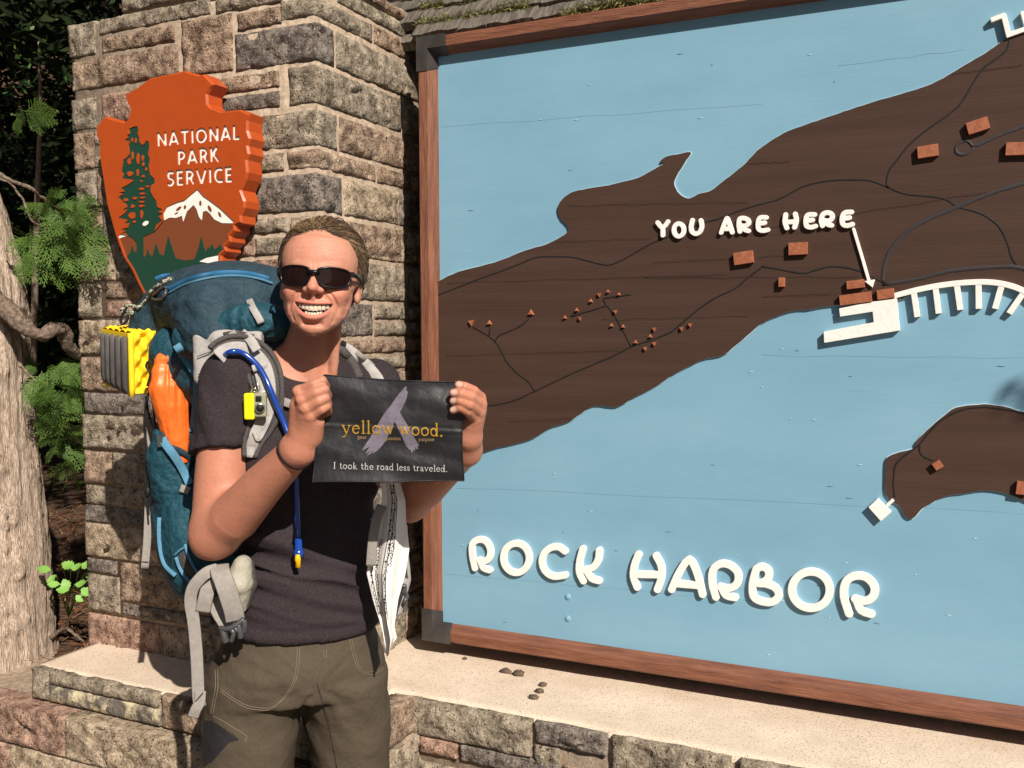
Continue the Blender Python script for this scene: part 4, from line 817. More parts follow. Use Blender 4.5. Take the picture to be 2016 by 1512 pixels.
# cedar sprays (flat fans of scale leaves)
def sprayVF(seed, n=9, size=.13):
    r_ = random.Random(seed); V = []; F = []
    def leaf(p, d, l_, w):
        d = d/np.linalg.norm(d); s = np.cross(d, [0, 0, 1.0]); b = len(V); dz = np.array([0, 0, r_.uniform(-.1, .1)*l_])
        V.extend([p, p+d*l_*.45+s*w/2, p+d*l_+dz, p+d*l_*.45-s*w/2]); F.append((b, b+1, b+2, b+3))
    def br(p, ang, l_, dep):
        k = max(3, int(l_/.008)); d = np.array([math.cos(ang), math.sin(ang), r_.uniform(-.15, .1)])
        for i in range(k):
            q = p+d*l_*i/k; q = q+np.array([0, 0, -.25*(i/k)**2*l_]); leaf(q, d, l_/k*1.5, .0042)
            if dep < 2 and i > 0:
                s_ = 1 if i % 2 else -1; br(q, ang+s_*r_.uniform(.6, .85), l_*(.62-.4*i/k) if dep == 0 else l_*(.5-.3*i/k), dep+1)
    br(np.zeros(3), 0, size, 0); return np.array(V), F
SPR = []
for k in range(5):
    V, F = sprayVF(k, size=.105+.012*k); me = mk('cedar_spray', V, F, mat_cedar, None, smooth=False); SPR.append(me.data); bpy.data.objects.remove(me)
def spray(parent, p, ang, tilt, roll, s=1.0, k=0):
    o = bpy.data.objects.new('cedar_spray', SPR[k % 5]); COL.objects.link(o); o.parent = parent; o.location = Vector(tuple(np.asarray(p)-base(parent))); o.rotation_euler = (roll, tilt, ang); o.scale = (s, s, s)
for (cx, cy, d, rx, ry, n_) in [(120, 425, 2.62, 42, 48, 24), (75, 470, 2.64, 35, 35, 10), (105, 495, 2.66, 30, 45, 14), (38, 232, 2.6, 25, 12, 4), (105, 770, 2.72, 50, 42, 26), (130, 850, 2.78, 30, 50, 18), (150, 720, 2.8, 25, 30, 8), (155, 930, 2.9, 14, 14, 4), (40, 800, 2.9, 25, 25, 6)]:
    for i in range(int(n_*1.7)):
        p = atd(cx+rr.gauss(0, rx*.6), cy+rr.gauss(0, ry*.6), d+rr.uniform(-.08, .1)); spray(tree, p, rr.uniform(-2.2, .6)+math.pi*.1, rr.uniform(-.2, 1.3), rr.uniform(-1.4, 1.4), rr.uniform(.35, .75), rr.randrange(5))
# high shading crown of the same cedar and overhanging boughs
def leafcloud(name, blobs, n, size, mat, parent=None, seed=1, **k):
    u = np.random.RandomState(seed); B = np.array(blobs, float); w = (B[:, 3]*B[:, 4]*B[:, 5])**(2/3); ix = u.choice(len(B), n, p=w/w.sum()); D = u.normal(size=(n, 3)); D /= np.linalg.norm(D, axis=1, keepdims=True); R_ = u.uniform(.35, 1, n)**(1/2.2)
    C = B[ix, :3]+D*R_[:, None]*B[ix, 3:6]; keep = fbm(C*1.9, 3, seed) > -.18; C = C[keep]; n = len(C); a = u.normal(size=(n, 3)); a[:, 2] *= .5; a /= np.linalg.norm(a, axis=1, keepdims=True); b = np.cross(a, u.normal(size=(n, 3))); b /= np.linalg.norm(b, axis=1, keepdims=True); s = size*u.uniform(.5, 1.3, (n, 1))
    P = np.stack([C-a*s, C+b*s*.33, C+a*s, C-b*s*.33], 1).reshape(-1, 3); F = np.arange(4*n).reshape(n, 4); return mk(name, P, F, mat, parent, smooth=False, **k)
T0 = tr[5]
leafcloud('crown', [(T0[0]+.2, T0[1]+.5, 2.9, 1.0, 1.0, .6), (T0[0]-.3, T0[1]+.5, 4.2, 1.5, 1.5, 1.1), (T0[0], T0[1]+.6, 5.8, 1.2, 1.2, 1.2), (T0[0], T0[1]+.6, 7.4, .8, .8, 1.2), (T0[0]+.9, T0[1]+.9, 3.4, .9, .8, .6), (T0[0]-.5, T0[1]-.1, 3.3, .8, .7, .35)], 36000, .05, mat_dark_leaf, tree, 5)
# forest behind: individually standing conifers, dense and shaded
k = 0
spots = [(-4.7, 4.2, 'forest conifer nearest the cedar trunk, dense dark boughs to the ground'), (-3.6, 5.0, 'dark conifer standing straight behind the left pillar edge'), (-5.6, 5.9, 'dark conifer deeper in the forest left of the pillar'), (-7.2, 5.0, 'dark conifer at the far left of the forest gap'), (-2.2, 4.3, 'tall dark conifer hidden behind the stone pillar'), (-6.4, 8.0, 'farthest dark conifer in the forest gap'), (-4.4, 7.4, 'dark conifer in the second row behind the pillar edge'), (-.4, 4.6, 'dark conifer behind the map roof'), (-9.2, 6.6, 'outermost dark conifer left of the forest gap'), (-8.4, 9.5, 'dark conifer high on the slope at the left')]
for (x, y, lab) in spots:
    k += 1; z0 = float(gz(x, y)); t_ = thing('conifer_tree', lab, 'tree', (x, y, z0), 'conifers in the shaded forest behind the wall')
    V, F = tubeVF([(x, y, z0-.2), (x, y, z0+3), (x+.1, y, z0+9)], [.16, .12, .03], 10); mk('trunk', V, F, mat_bark, t_)
    low = 2.3 if k in (5, 8) else .9 if k in (1, 2) else .6
    bl = [(x+rr.uniform(-.3, .3), y+rr.uniform(-.3, .3), z0+h, 1.7*(1-h/11), 1.6*(1-h/11), .75) for h in np.arange(low+.4, 9, .8)]
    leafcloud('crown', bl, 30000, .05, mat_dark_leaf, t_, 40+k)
# unseen conifers added round the viewer to block sky light, sun's side left open
for i, (a, r_, lab) in enumerate([(20, 8, 'unseen conifer added at the right end of the clearing beyond the map'), (150, 9, 'unseen conifer added left of the path behind the viewer'), (170, 7.5, 'unseen conifer added left of the viewer'), (195, 8, 'unseen conifer added at the left rear of the clearing'), (220, 8.5, 'unseen conifer added behind the viewer at the left'), (245, 8, 'unseen conifer added straight behind the viewer'), (265, 9.5, 'unseen conifer added behind the viewer at the right'), (345, 9, 'unseen conifer added right of the open sunny gap'), (3, 8.5, 'unseen conifer added far right of the map'), (45, 8, 'unseen conifer added behind the right end of the map wall'), (70, 8.5, 'unseen conifer added behind the middle of the map wall')]):
    x, y = r_*math.cos(math.radians(a)), r_*math.sin(math.radians(a)); z0 = float(gz(x, y)); t_ = thing('conifer_tree', lab, 'tree', (x, y, z0), 'unseen conifers added around the clearing to block sky light')
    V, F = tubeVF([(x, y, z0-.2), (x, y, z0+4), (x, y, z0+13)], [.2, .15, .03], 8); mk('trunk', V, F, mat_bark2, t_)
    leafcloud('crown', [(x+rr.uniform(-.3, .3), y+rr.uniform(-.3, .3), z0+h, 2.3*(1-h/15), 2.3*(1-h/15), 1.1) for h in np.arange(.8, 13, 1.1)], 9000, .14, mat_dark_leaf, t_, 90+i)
# few lit leaves high up in the gap
lc = thing('understory_shrub', 'dim broadleaf shrub catching a little sun in the forest gap', 'shrub', tuple(atd(60, 900, 4.4)))
u = np.random.RandomState(3); V = []; F = []
for i in range(260):
    px, py = (u.normal(75, 32), u.normal(70, 38)) if i < 170 else (u.uniform(10, 140), u.uniform(20, 240)); c = atd(px, py, u.uniform(3.4, 3.9)); a = u.normal(size=3); a /= np.linalg.norm(a); b = np.cross(a, u.normal(size=3)); b /= np.linalg.norm(b); s = u.uniform(.008, .02); n0 = len(V)
    V += [c-a*s, c+b*s*.5, c+a*s, c-b*s*.5]; F.append((n0, n0+1, n0+2, n0+3))
mk('leaves', V, F, M('shade_leaf', (.07, .13, .03), None, rough=.5), lc, smooth=False)
V, F = tubeVF([atd(60, 1000, 4.4), atd(70, 500, 4.2), atd(80, 200, 3.8), atd(75, 40, 3.7)], [.02, .015, .008, .003], 6); mk('stem', V, F, mat_bark, lc)
# seedling with toothed leaves
sd = thing('broadleaf_seedling', 'small bright green seedling with toothed leaves growing in the brown litter', 'seedling', tuple(onZ(135, 1215, float(gz(-2.6, 2.6)))))
S0 = np.array(sd.location)
def toothed(c, u_, v_, L_, W_):
    out = []
    for s in (1, -1):
        q = []
        for i in range(11):
            t = i/10; w = math.sin(math.pi*min(1, t*1.02))**.8*W_/2*(1.06 if i % 2 else .78); q.append(c+u_*L_*t+v_*s*w+np.cross(u_, v_)*(.10*L_*math.sin(t*3)-.15*abs(w)))
        out.append(q)
    V = [c+u_*L_*i/10+np.cross(u_, v_)*.10*L_*math.sin(i/10*3) for i in range(11)]+out[0]+out[1]; F = [(i, i+1, 12+i, 11+i) for i in range(10)]+[(i, 22+i, 23+i, i+1) for i in range(10)]
    return V, F
for (px, py, s, a) in [(122, 1108, 30, -.3), (100, 1122, 26, 2.8), (140, 1118, 26, .4), (158, 1112, 30, .2), (168, 1128, 26, -.3), (125, 1140, 26, -1.2), (148, 1150, 26, .3), (135, 1162, 24, 2.9), (160, 1158, 28, -.6), (118, 1150, 24, 3.0), (172, 1142, 24, .1), (110, 1132, 22, -2.3), (150, 1172, 20, -.8)]:
    c = atd(px, py, 2.72+rr.uniform(-.03, .05)); u_ = cR*math.cos(a)+cZ*math.sin(a)*.7-cF*.25; u_ /= np.linalg.norm(u_); v_ = np.cross(u_, -cF*.6+cZ*.8); v_ /= np.linalg.norm(v_); V, F = toothed(c, u_, v_, s*1.45e-3, s*1.15e-3); mk('leaf', V, F, mat_leaf, sd)
    P = catmull(np.array([S0, (S0+c)/2+np.array([rr.uniform(-.01, .01), 0, .015]), c]), 5); V, F = tubeVF(P, .0012, 5); mk('stalk', V, F, mat_leaf, sd)
# a bough outside the frame that throws the small shadow on the right of the map
bt = onY(2010, 770, YPAN); bo = bt-L*2.6
br_ = thing('overhanging_bough', 'small leafy bough reaching in front of the map from outside the frame', 'bough', tuple(bo+np.array([1.2, .1, .3])))
P = catmull(np.array([bo+np.array([1.2, .1, .3]), bo+np.array([.6, .02, .2]), bo+np.array([.03, 0, .0])]), 6); V, F = tubeVF(P, np.linspace(.02, .004, len(P)), 8); mk('stem', V, F, mat_bark, br_)
leafcloud('leaves', [(bo[0]+.06, bo[1], bo[2]+.0, .10, .06, .035), (bo[0]+.2, bo[1], bo[2]+.04, .15, .1, .06), (bo[0]+.7, bo[1], bo[2]+.2, .4, .2, .12)], 1500, .02, mat_dark_leaf, br_, 8)
# ------------------------------------------------------------------ volumes: distance field on a grid -> surface nets
class Vol:
    def __init__(s, lo, hi, h):
        s.h = h; s.lo = np.array(lo, float); s.n = np.ceil((np.array(hi)-s.lo)/h).astype(int)+1; s.F = np.full(s.n, .05, np.float32)
        s.ax = [(s.lo[k]+np.arange(s.n[k])*h).astype(np.float32) for k in range(3)]
    def win(s, lo, hi, m):
        sl = []
        for k in range(3):
            a = max(0, int(math.floor((lo[k]-m-s.lo[k])/s.h))); b = min(int(s.n[k]), int(math.ceil((hi[k]+m-s.lo[k])/s.h))+1)
            if b <= a: return None
            sl.append(slice(a, b))
        return tuple(sl), s.ax[0][sl[0]][:, None, None], s.ax[1][sl[1]][None, :, None], s.ax[2][sl[2]][None, None, :]
    def put(s, lo, hi, fn, k=.01, op='u'):
        w = s.win(lo, hi, k+2.5*s.h)
        if w is None: return
        sl, X, Y, Z = w; d = fn(X, Y, Z); a = s.F[sl]
        if op == 'u': h = np.clip(.5+.5*(a-d)/k, 0, 1); s.F[sl] = a*(1-h)+d*h-k*h*(1-h)
        elif op == 's': d = -d; h = np.clip(.5-.5*(a-d)/k, 0, 1); s.F[sl] = a*(1-h)+d*h+k*h*(1-h)
    def cone(s, a, b, ra, rb, k=.01, op='u'):
        a = np.asarray(a, np.float32); b = np.asarray(b, np.float32); ab = b-a; L2 = float(ab@ab)+1e-12; r = max(ra, rb)
        def fn(X, Y, Z):
            t = np.clip(((X-a[0])*ab[0]+(Y-a[1])*ab[1]+(Z-a[2])*ab[2])/L2, 0, 1)
            return np.sqrt((X-a[0]-t*ab[0])**2+(Y-a[1]-t*ab[1])**2+(Z-a[2]-t*ab[2])**2)-(ra+(rb-ra)*t)
        s.put(np.minimum(a, b)-r, np.maximum(a, b)+r, fn, k, op)
    def chain(s, P, R, k=.01, op='u'):
        P = [np.asarray(p, np.float32) for p in P]; r = max(R)
        def fn(X, Y, Z):
            D = None
            for i in range(len(P)-1):
                a, ab = P[i], P[i+1]-P[i]; L2 = float(ab@ab)+1e-12; t = np.clip(((X-a[0])*ab[0]+(Y-a[1])*ab[1]+(Z-a[2])*ab[2])/L2, 0, 1)
                d = np.sqrt((X-a[0]-t*ab[0])**2+(Y-a[1]-t*ab[1])**2+(Z-a[2]-t*ab[2])**2)-(R[i]+(R[i+1]-R[i])*t); D = d if D is None else np.minimum(D, d)
            return D
        s.put(np.min(P, axis=0)-r, np.max(P, axis=0)+r, fn, k, op)
    def ell(s, c, r, M_=None, k=.01, op='u'):
        c = np.asarray(c, float); r = np.asarray(r, float); M_ = np.eye(3) if M_ is None else np.asarray(M_, float); e = np.sqrt(((M_*r[:, None])**2).sum(0))
        def fn(X, Y, Z):
            X = X-c[0]; Y = Y-c[1]; Z = Z-c[2]; q = [M_[i, 0]*X+M_[i, 1]*Y+M_[i, 2]*Z for i in range(3)]
            k0 = np.sqrt(sum((q[i]/r[i])**2 for i in range(3))); k1 = np.sqrt(sum((q[i]/r[i]**2)**2 for i in range(3)))+1e-9; return k0*(k0-1)/k1
        s.put(c-e, c+e, fn, k, op)
    def box(s, c, hf, rad, M_=None, k=.01, op='u', pw=None):
        c = np.asarray(c, float); hf = np.asarray(hf, float); M_ = np.eye(3) if M_ is None else np.asarray(M_, float); e = np.sqrt(((abs(M_)*hf[:, None]).sum(0))**2)
        def fn(X, Y, Z):
            X = X-c[0]; Y = Y-c[1]; Z = Z-c[2]; q = [abs(M_[i, 0]*X+M_[i, 1]*Y+M_[i, 2]*Z)-hf[i]+rad for i in range(3)]
            return np.sqrt(sum(np.maximum(v, 0)**2 for v in q))+np.minimum(np.maximum(np.maximum(q[0], q[1]), q[2]), 0)-rad
        s.put(c-e, c+e, fn, k, op)
    def mesh(s):
        F = s.F; F[0] = F[-1] = .05; F[:, 0] = F[:, -1] = .05; F[:, :, 0] = F[:, :, -1] = .05; I = F < 0; nx, ny, nz = F.shape
        C = np.zeros((nx-1, ny-1, nz-1), np.int8)
        for a in (0, 1):
            for b in (0, 1):
                for c in (0, 1): C += I[a:nx-1+a, b:ny-1+b, c:nz-1+c]
        cell = np.nonzero((C > 0) & (C < 8)); n = len(cell[0]); cell = np.stack(cell, 1); idx = -np.ones(C.shape, np.int32); idx[tuple(cell.T)] = np.arange(n)
        acc = np.zeros((n, 3)); cnt_ = np.zeros(n); cor = [(a, b, c) for a in (0, 1) for b in (0, 1) for c in (0, 1)]
        val = {q: F[cell[:, 0]+q[0], cell[:, 1]+q[1], cell[:, 2]+q[2]].astype(float) for q in cor}
        for q in cor:
            for ax in range(3):
                if q[ax] == 0:
                    q2 = list(q); q2[ax] = 1; q2 = tuple(q2); a, b = val[q], val[q2]; m_ = (a < 0) != (b < 0); t = np.where(m_, a/np.where(m_, a-b, 1), 0)
                    p = np.array(q, float)[None].repeat(n, 0); p[:, ax] = t; acc += p*m_[:, None]; cnt_ += m_
        V = s.lo+(cell+acc/cnt_[:, None])*s.h; Fs = []
        for ax in range(3):
            b, c = [(1, 2), (2, 0), (0, 1)][ax]; sl0 = [slice(None)]*3; sl1 = [slice(None)]*3; sl0[ax] = slice(0, -1); sl1[ax] = slice(1, None)
            A, B = I[tuple(sl0)], I[tuple(sl1)]; e = np.stack(np.nonzero(A != B), 1); ok = (e[:, b] > 0) & (e[:, c] > 0) & (e[:, b] < F.shape[b]-1) & (e[:, c] < F.shape[c]-1); e = e[ok]
            fl = A[tuple(e.T)]; q = []
            for (db, dc) in ((0, 0), (-1, 0), (-1, -1), (0, -1)):
                g = e.copy(); g[:, b] += db; g[:, c] += dc; q.append(idx[tuple(g.T)])
            q = np.stack(q, 1); q[~fl] = q[~fl][:, ::-1]; Fs.append(q)
        return V, np.concatenate(Fs)
def vnorm(V, F):
    n = np.cross(V[F[:, 2]]-V[F[:, 0]], V[F[:, 3]]-V[F[:, 1]]); N = np.zeros_like(V)
    for k in range(4): np.add.at(N, F[:, k], n)
    return N/(np.linalg.norm(N, axis=1, keepdims=True)+1e-12)
def relax(V, F, it=2, lam=.5):
    E = np.concatenate([F[:, [0, 1]], F[:, [1, 2]], F[:, [2, 3]], F[:, [3, 0]]]); deg = np.zeros(len(V)); np.add.at(deg, E[:, 0], 1); np.add.at(deg, E[:, 1], 1)
    for _ in range(it):
        A = np.zeros_like(V); np.add.at(A, E[:, 0], V[E[:, 1]]); np.add.at(A, E[:, 1], V[E[:, 0]]); V = V*(1-lam)+A/deg[:, None]*lam
    return V
def bvh(V, F): return BVHTree.FromPolygons([tuple(v) for v in V], [tuple(int(i) for i in f) for f in F])
def hit(bt, px, py, off=.002, default=None):
    d = ray(px, py); d = d/np.linalg.norm(d); h = bt.ray_cast(Vector(CAM), Vector(d), 20)
    if h[0] is None: return None if default is None else atd(px, py, default)
    return np.array(h[0])-d*off
# ------------------------------------------------------------------ body axes in the (right, forward, up) frame
TH = math.radians(40); LAT = np.array([math.cos(TH), math.sin(TH), 0]); BK = np.array([-math.sin(TH), math.cos(TH), 0]); UPZ = np.array([0, 0, 1.0]); MT_ = np.array([LAT, BK, UPZ])
TH2 = math.radians(26); LA2 = np.array([math.cos(TH2), math.sin(TH2), 0]); BK2 = np.array([-math.sin(TH2), math.cos(TH2), 0]); MH = np.array([LA2, BK2, UPZ])
RS = pf(459, 757, 1.80); LS = pf(736, 768, 2.0); NECK = pf(612, 745, 1.87)
RE = pf(424, 1050, 1.745); RW = pf(588, 884, 1.60); LE = pf(806, 985, 1.87); LW = pf(917, 886, 1.665)
CH = pf(602, 860, 1.895); WA = pf(608, 1070, 1.88); HP = pf(588, 1275, 1.88)
person = thing('person', 'smiling hiker in charcoal T-shirt and brown trousers holding up a small black flag', 'person', tuple(f2w(np.array([HP[0], HP[1], 0.02]))))
# ---- head, in millimetres about the point between the ears
HC = pf(632, 561, 1.795); rl = math.radians(3.6); pt_ = math.radians(-2)
Rroll = np.array([[math.cos(rl), 0, math.sin(rl)], [0, 1, 0], [-math.sin(rl), 0, math.cos(rl)]]); Rp = np.array([[1, 0, 0], [0, math.cos(pt_), -math.sin(pt_)], [0, math.sin(pt_), math.cos(pt_)]])
yw = math.radians(3); Ry = np.array([[math.cos(yw), -math.sin(yw), 0], [math.sin(yw), math.cos(yw), 0], [0, 0, 1]])
HM = (Ry@Rroll@Rp)                              # columns: local -> frame
Hh = lambda x, y, z: HC+HM@(np.array([x, y, z])*.001)
HI = HM.T
def toH(V): return (V-HC)@HM*1000
def zu(x): return -40.5-1.6*np.cos(x/33*2.2)+(x/33)**2*.4      # upper edge of the open smile
def zl(x): return -61.5+19*(np.abs(x)/33)**2.1
def skin_prims(v):
    a = lambda *p, **k: v.ell(Hh(*p[0]), np.array(p[1])*.001, HI if len(p) < 3 else p[2]@HI, **k)
    def cn(p, q, ra, rb, k=.006, op='u'): v.cone(Hh(*p), Hh(*q), ra*.001, rb*.001, k, op)
    # torso, neck
    v.cone(pf(602, 760, 1.885), pf(611, 680, 1.845), .054, .0465, .012); v.cone(pf(609, 715, 1.86), Hh(-6, 18, -25), .0465, .0445, .012)
    v.ell(CH+UPZ*.02, (.140, .088, .175), MT_, k=.03); v.cone(RS, NECK-UPZ*.03, .045, .055, .03); v.cone(LS, NECK-UPZ*.03, .045, .055, .03)
    v.cone(NECK-UPZ*.052-BK*.052-LAT*.01, RS-BK*.026+UPZ*.012, .009, .010, .014); v.cone(NECK-UPZ*.052-BK*.052+LAT*.02, LS-BK*.026+UPZ*.012, .009, .010, .014)
    v.cone(NECK-UPZ*.045-BK*.052-LAT*.012, Hh(-44, 12, -40), .008, .010, .012); v.cone(NECK-UPZ*.045-BK*.050+LAT*.016, Hh(34, 6, -48), .007, .010, .012)
    # skull and face
    a((0, 14, 40), (73, 92, 82), k=.02); a((0, -38, 42), (58, 44, 42), k=.02)
    SEC = np.array([(-96, 8, -68, -40), (-92, 19, -75, -34), (-86, 30, -78, -28), (-76, 43, -80, -18), (-62, 54, -81, -2), (-45, 60.5, -81, 12), (-22, 63, -79, 20), (0, 63.5, -80, 22), (22, 65, -82, 24), (45, 65, -82, 24), (62, 61, -80, 24), (78, 52, -74, 24)], float)
    def faceloft(X, Y, Z):
        q = [((X-HC[0])*HM[0, i]+(Y-HC[1])*HM[1, i]+(Z-HC[2])*HM[2, i])*1000 for i in range(3)]; zc_ = np.clip(q[2], -96, 78); sh = zc_.shape
        g = [np.interp(zc_.ravel(), SEC[:, 0], SEC[:, k]).reshape(sh) for k in (1, 2, 3)]; cy = (g[1]+g[2])/2; b_ = (g[2]-g[1])/2; e = 2.15
        d = ((abs(q[0]/g[0])**e+abs((q[1]-cy)/b_)**e+1e-9)**(1/e)-1)*np.minimum(g[0], b_); return (np.maximum(d, np.maximum(-96-q[2], q[2]-78))*.001).astype(np.float32)
    v.put(Hh(0, -30, -25)-.11, Hh(0, -30, -25)+.11, faceloft, .014)
    a((0, -66, -84), (21, 14, 13), k=.010)
    a((-36, -61, -20), (22, 20, 18), k=.012); a((36, -61, -20), (22, 20, 18), k=.012); a((0, -66, -51), (35, 21.5, 25), k=.010)
    cn((-40, -60, -6), (-58, -28, 2), 9, 9, .012); cn((40, -60, -6), (58, -28, 2), 9, 9, .012)
    cn((-34, -72, 24), (-10, -80, 20), 7, 8, .012); cn((34, -72, 24), (10, -80, 20), 7, 8, .012)
    a((-31, -88, 5), (15, 10, 9), k=.008, op='s'); a((31, -88, 5), (15, 10, 9), k=.008, op='s'); a((-31, -68, 5), (13, 12, 11), k=.003); a((31, -68, 5), (13, 12, 11), k=.003)
    cn((0, -80, 18), (0, -97, -6), 6.5, 7.5, .009); a((0, -101, -13.5), (8.5, 9, 7.5), k=.010); a((-12.5, -90, -17), (6.5, 9, 6), k=.009); a((12.5, -90, -17), (6.5, 9, 6), k=.009); cn((0, -92, -22), (0, -88, -32), 3, 3, .010)
    a((-6.5, -96, -24.5), (3.6, 5, 2.6), k=.003, op='s'); a((6.5, -96, -24.5), (3.6, 5, 2.6), k=.003, op='s')
    # smile folds
    for s in (-1, 1):
        pass
    # mouth opening
    def mouth(X, Y, Z):
        x = (X-HC[0])*HM[0, 0]+(Y-HC[1])*HM[1, 0]+(Z-HC[2])*HM[2, 0]; y = (X-HC[0])*HM[0, 1]+(Y-HC[1])*HM[1, 1]+(Z-HC[2])*HM[2, 1]; z = (X-HC[0])*HM[0, 2]+(Y-HC[1])*HM[1, 2]+(Z-HC[2])*HM[2, 2]
        x, y, z = x*1000, y*1000, z*1000; return (np.maximum.reduce([z-zu(x)+0*y, zl(x)-z+0*y, np.abs(x)-33.5+0*y+0*z, y+52+0*x+0*z])*.001).astype(np.float32)
    fy = lambda x: -88.5+.0135*x*x
    xs = np.linspace(-32, 32, 13)
    lip = [(Hh(x, fy(x)+3, zu(x)+2.6), .0034*(1-.55*(x/33)**2)) for x in xs]; v.chain([l[0] for l in lip], [l[1] for l in lip], .003)
    lip = [(Hh(x, fy(x)+2.5, zl(x)-4.2), .0056*(1-.6*(x/33)**2)) for x in xs]; v.chain([l[0] for l in lip], [l[1] for l in lip], .003)
    v.put(Hh(0, -75, -52)-.045, Hh(0, -75, -52)+.045, mouth, .0015, 's'); cn((-14, -80, -76), (14, -80, -76), 2.5, 2.5, .008, 's')
    # ears
    for s in (-1, 1):
        Me = HI.copy(); a((s*70.5, 8, -1), (6, 16, 27), k=.009); a((s*76, 1, 2), (3, 8, 14), k=.003, op='s'); a((s*69, 0, -23), (5, 8, 9), k=.008)
def finger(v, P, R, k=.0028): v.chain(P, R, k)
def arm_prims(v):
    D = lambda x, y, d: pf(x, y, d)
    # right arm
    v.chain([RS+UPZ*.012, RS*.72+RE*.28+np.array([0, 0, 0]), RS*.35+RE*.65, RE], [.049, .0525, .0495, .0440], .012)
    v.chain([RE, RE*.76+RW*.24+np.array([.002, 0, -.004]), RE*.4+RW*.6, RW], [.0425, .0450, .0372, .0275], .022); v.ell(RE+np.array([-.010, .0, -.018]), (.029, .03, .028), k=.016)
    v.cone(RW, D(603, 850, 1.588), .0265, .024, .012); v.ell(RW*.9+D(603, 850, 1.588)*.1, (.031, .021, .026), k=.01)
    for (p, q, r_) in ((pf(545, 925, 1.625), pf(592, 868, 1.572), .0022), (pf(560, 935, 1.628), pf(603, 872, 1.570), .0020), (pf(470, 985, 1.66), pf(560, 905, 1.60), .0018), (pf(450, 1000, 1.68), pf(500, 1010, 1.668), .002)):
        pass
    # left arm
    v.chain([LS+UPZ*.01, LS*.4+LE*.6, LE], [.048, .045, .040], .012); v.chain([LE, LE*.7+LW*.3, LW], [.040, .041, .0265], .012); v.ell(LE+np.array([0, 0, -.014]), (.028, .028, .024), k=.015)
    v.cone(LW, D(921, 862, 1.64), .0262, .023, .012)
def hand_prims(v):
    D = lambda x, y, d: pf(x, y, d)
    # right hand: fist seen from the back, fingers wrapped round the flag's left edge
    MC = [D(590, 771, 1.567), D(596, 788, 1.556), D(604, 805, 1.556), D(613, 820, 1.562)]; W0 = D(600, 862, 1.592)
    for i, m_ in enumerate(MC): v.cone(W0+np.array([(i-1.5)*.006, 0, 0]), m_, .0175, .0115, .008)
    v.cone(RW, W0, .0262, .022, .010); v.cone(D(618, 858, 1.588), D(624, 832, 1.575), .015, .013, .008); v.cone(D(583, 845, 1.585), D(584, 800, 1.572), .0125, .0115, .008)
    fr = [([MC[0], D(618, 757, 1.556), D(634, 750, 1.560), D(641, 761, 1.582), D(628, 770, 1.596)], [.0100, .0090, .0088, .0078, .0070]),
          ([MC[1], D(622, 773, 1.548), D(638, 767, 1.553), D(645, 779, 1.577), D(631, 786, 1.592)], [.0102, .0091, .0089, .0079, .0070]),
          ([MC[2], D(628, 790, 1.548), D(640, 784, 1.553), D(646, 796, 1.576), D(632, 803, 1.590)], [.0098, .0088, .0085, .0076, .0068]),
          ([MC[3], D(634, 806, 1.552), D(643, 800, 1.557), D(647, 811, 1.577), D(634, 817, 1.588)], [.0090, .0081, .0077, .0069, .0062])]
    for P, R in fr: finger(v, P, R, .003)
    for i, m_ in enumerate(MC): v.ell(m_+np.array([-.002, -.005, .001]), (.009, .008, .008), k=.004)
    v.chain([D(592, 838, 1.60), D(606, 806, 1.612), D(626, 784, 1.618), D(640, 770, 1.613)], [.014, .0125, .0105, .0088], .006)   # thumb behind the cloth
    for (p, q) in ((D(592, 852, 1.572), MC[0]), (D(598, 852, 1.570), MC[1]), (D(607, 852, 1.572), MC[2])): v.cone(p+np.array([0, -.0015, 0]), q+np.array([0, -.0075, 0]), .0028, .0030, .004)
    # left hand: fingertips over the flag's right edge
    ML = [D(944, 783, 1.602), D(946, 797, 1.600), D(943, 811, 1.602), D(935, 825, 1.608)]; W1 = D(922, 860, 1.635)
    for i, m_ in enumerate(ML): v.cone(W1, m_, .0195, .0112, .007)
    v.cone(LW, W1, .0262, .022, .010); v.cone(D(912, 858, 1.635), D(918, 832, 1.615), .0125, .0115, .007)
    fl = [([ML[0], D(932, 770, 1.578), D(915, 762, 1.567), D(903, 758, 1.571)], [.0102, .0093, .0086, .0073]),
          ([ML[1], D(926, 782, 1.570), D(908, 776, 1.562), D(893, 774, 1.568)], [.0105, .0095, .0087, .0076]),
          ([ML[2], D(924, 797, 1.569), D(906, 789, 1.562), D(893, 790, 1.569)], [.0102, .0092, .0082, .0072]),
          ([ML[3], D(921, 810, 1.575), D(905, 802, 1.565), D(892, 808, 1.570)], [.0096, .0084, .0074, .0064])]
    for P, R in fl: finger(v, P, R, .0022)
    v.chain([D(917, 848, 1.63), D(905, 822, 1.622), D(890, 800, 1.616)], [.0145, .0115, .009], .006)    # thumb behind
def fieldmesh(lo, hi, h, fns, it=1):
    v = Vol(lo, hi, h)
    for f in fns: f(v)
    return v
parts_ = []
cutN = Hh(0, 0, -78)[2]-.030
v = fieldmesh((HC[0]-.11, HC[1]-.14, cutN-.004), (HC[0]+.11, HC[1]+.14, HC[2]+.16), .0015, [skin_prims]); Vh, Fh = v.mesh()
def pdist(x, z, P):
    D = np.full(len(x), 99.); T = np.zeros(len(x)); n = len(P)-1
    for i in range(n):
        a = np.array(P[i], float); b = np.array(P[i+1], float); ab = b-a; t = np.clip(((x-a[0])*ab[0]+(z-a[1])*ab[1])/(ab@ab), 0, 1); d = np.hypot(x-a[0]-t*ab[0], z-a[1]-t*ab[1]); m_ = d < D; D = np.where(m_, d, D); T = np.where(m_, (i+t)/n, T)
    return D, T
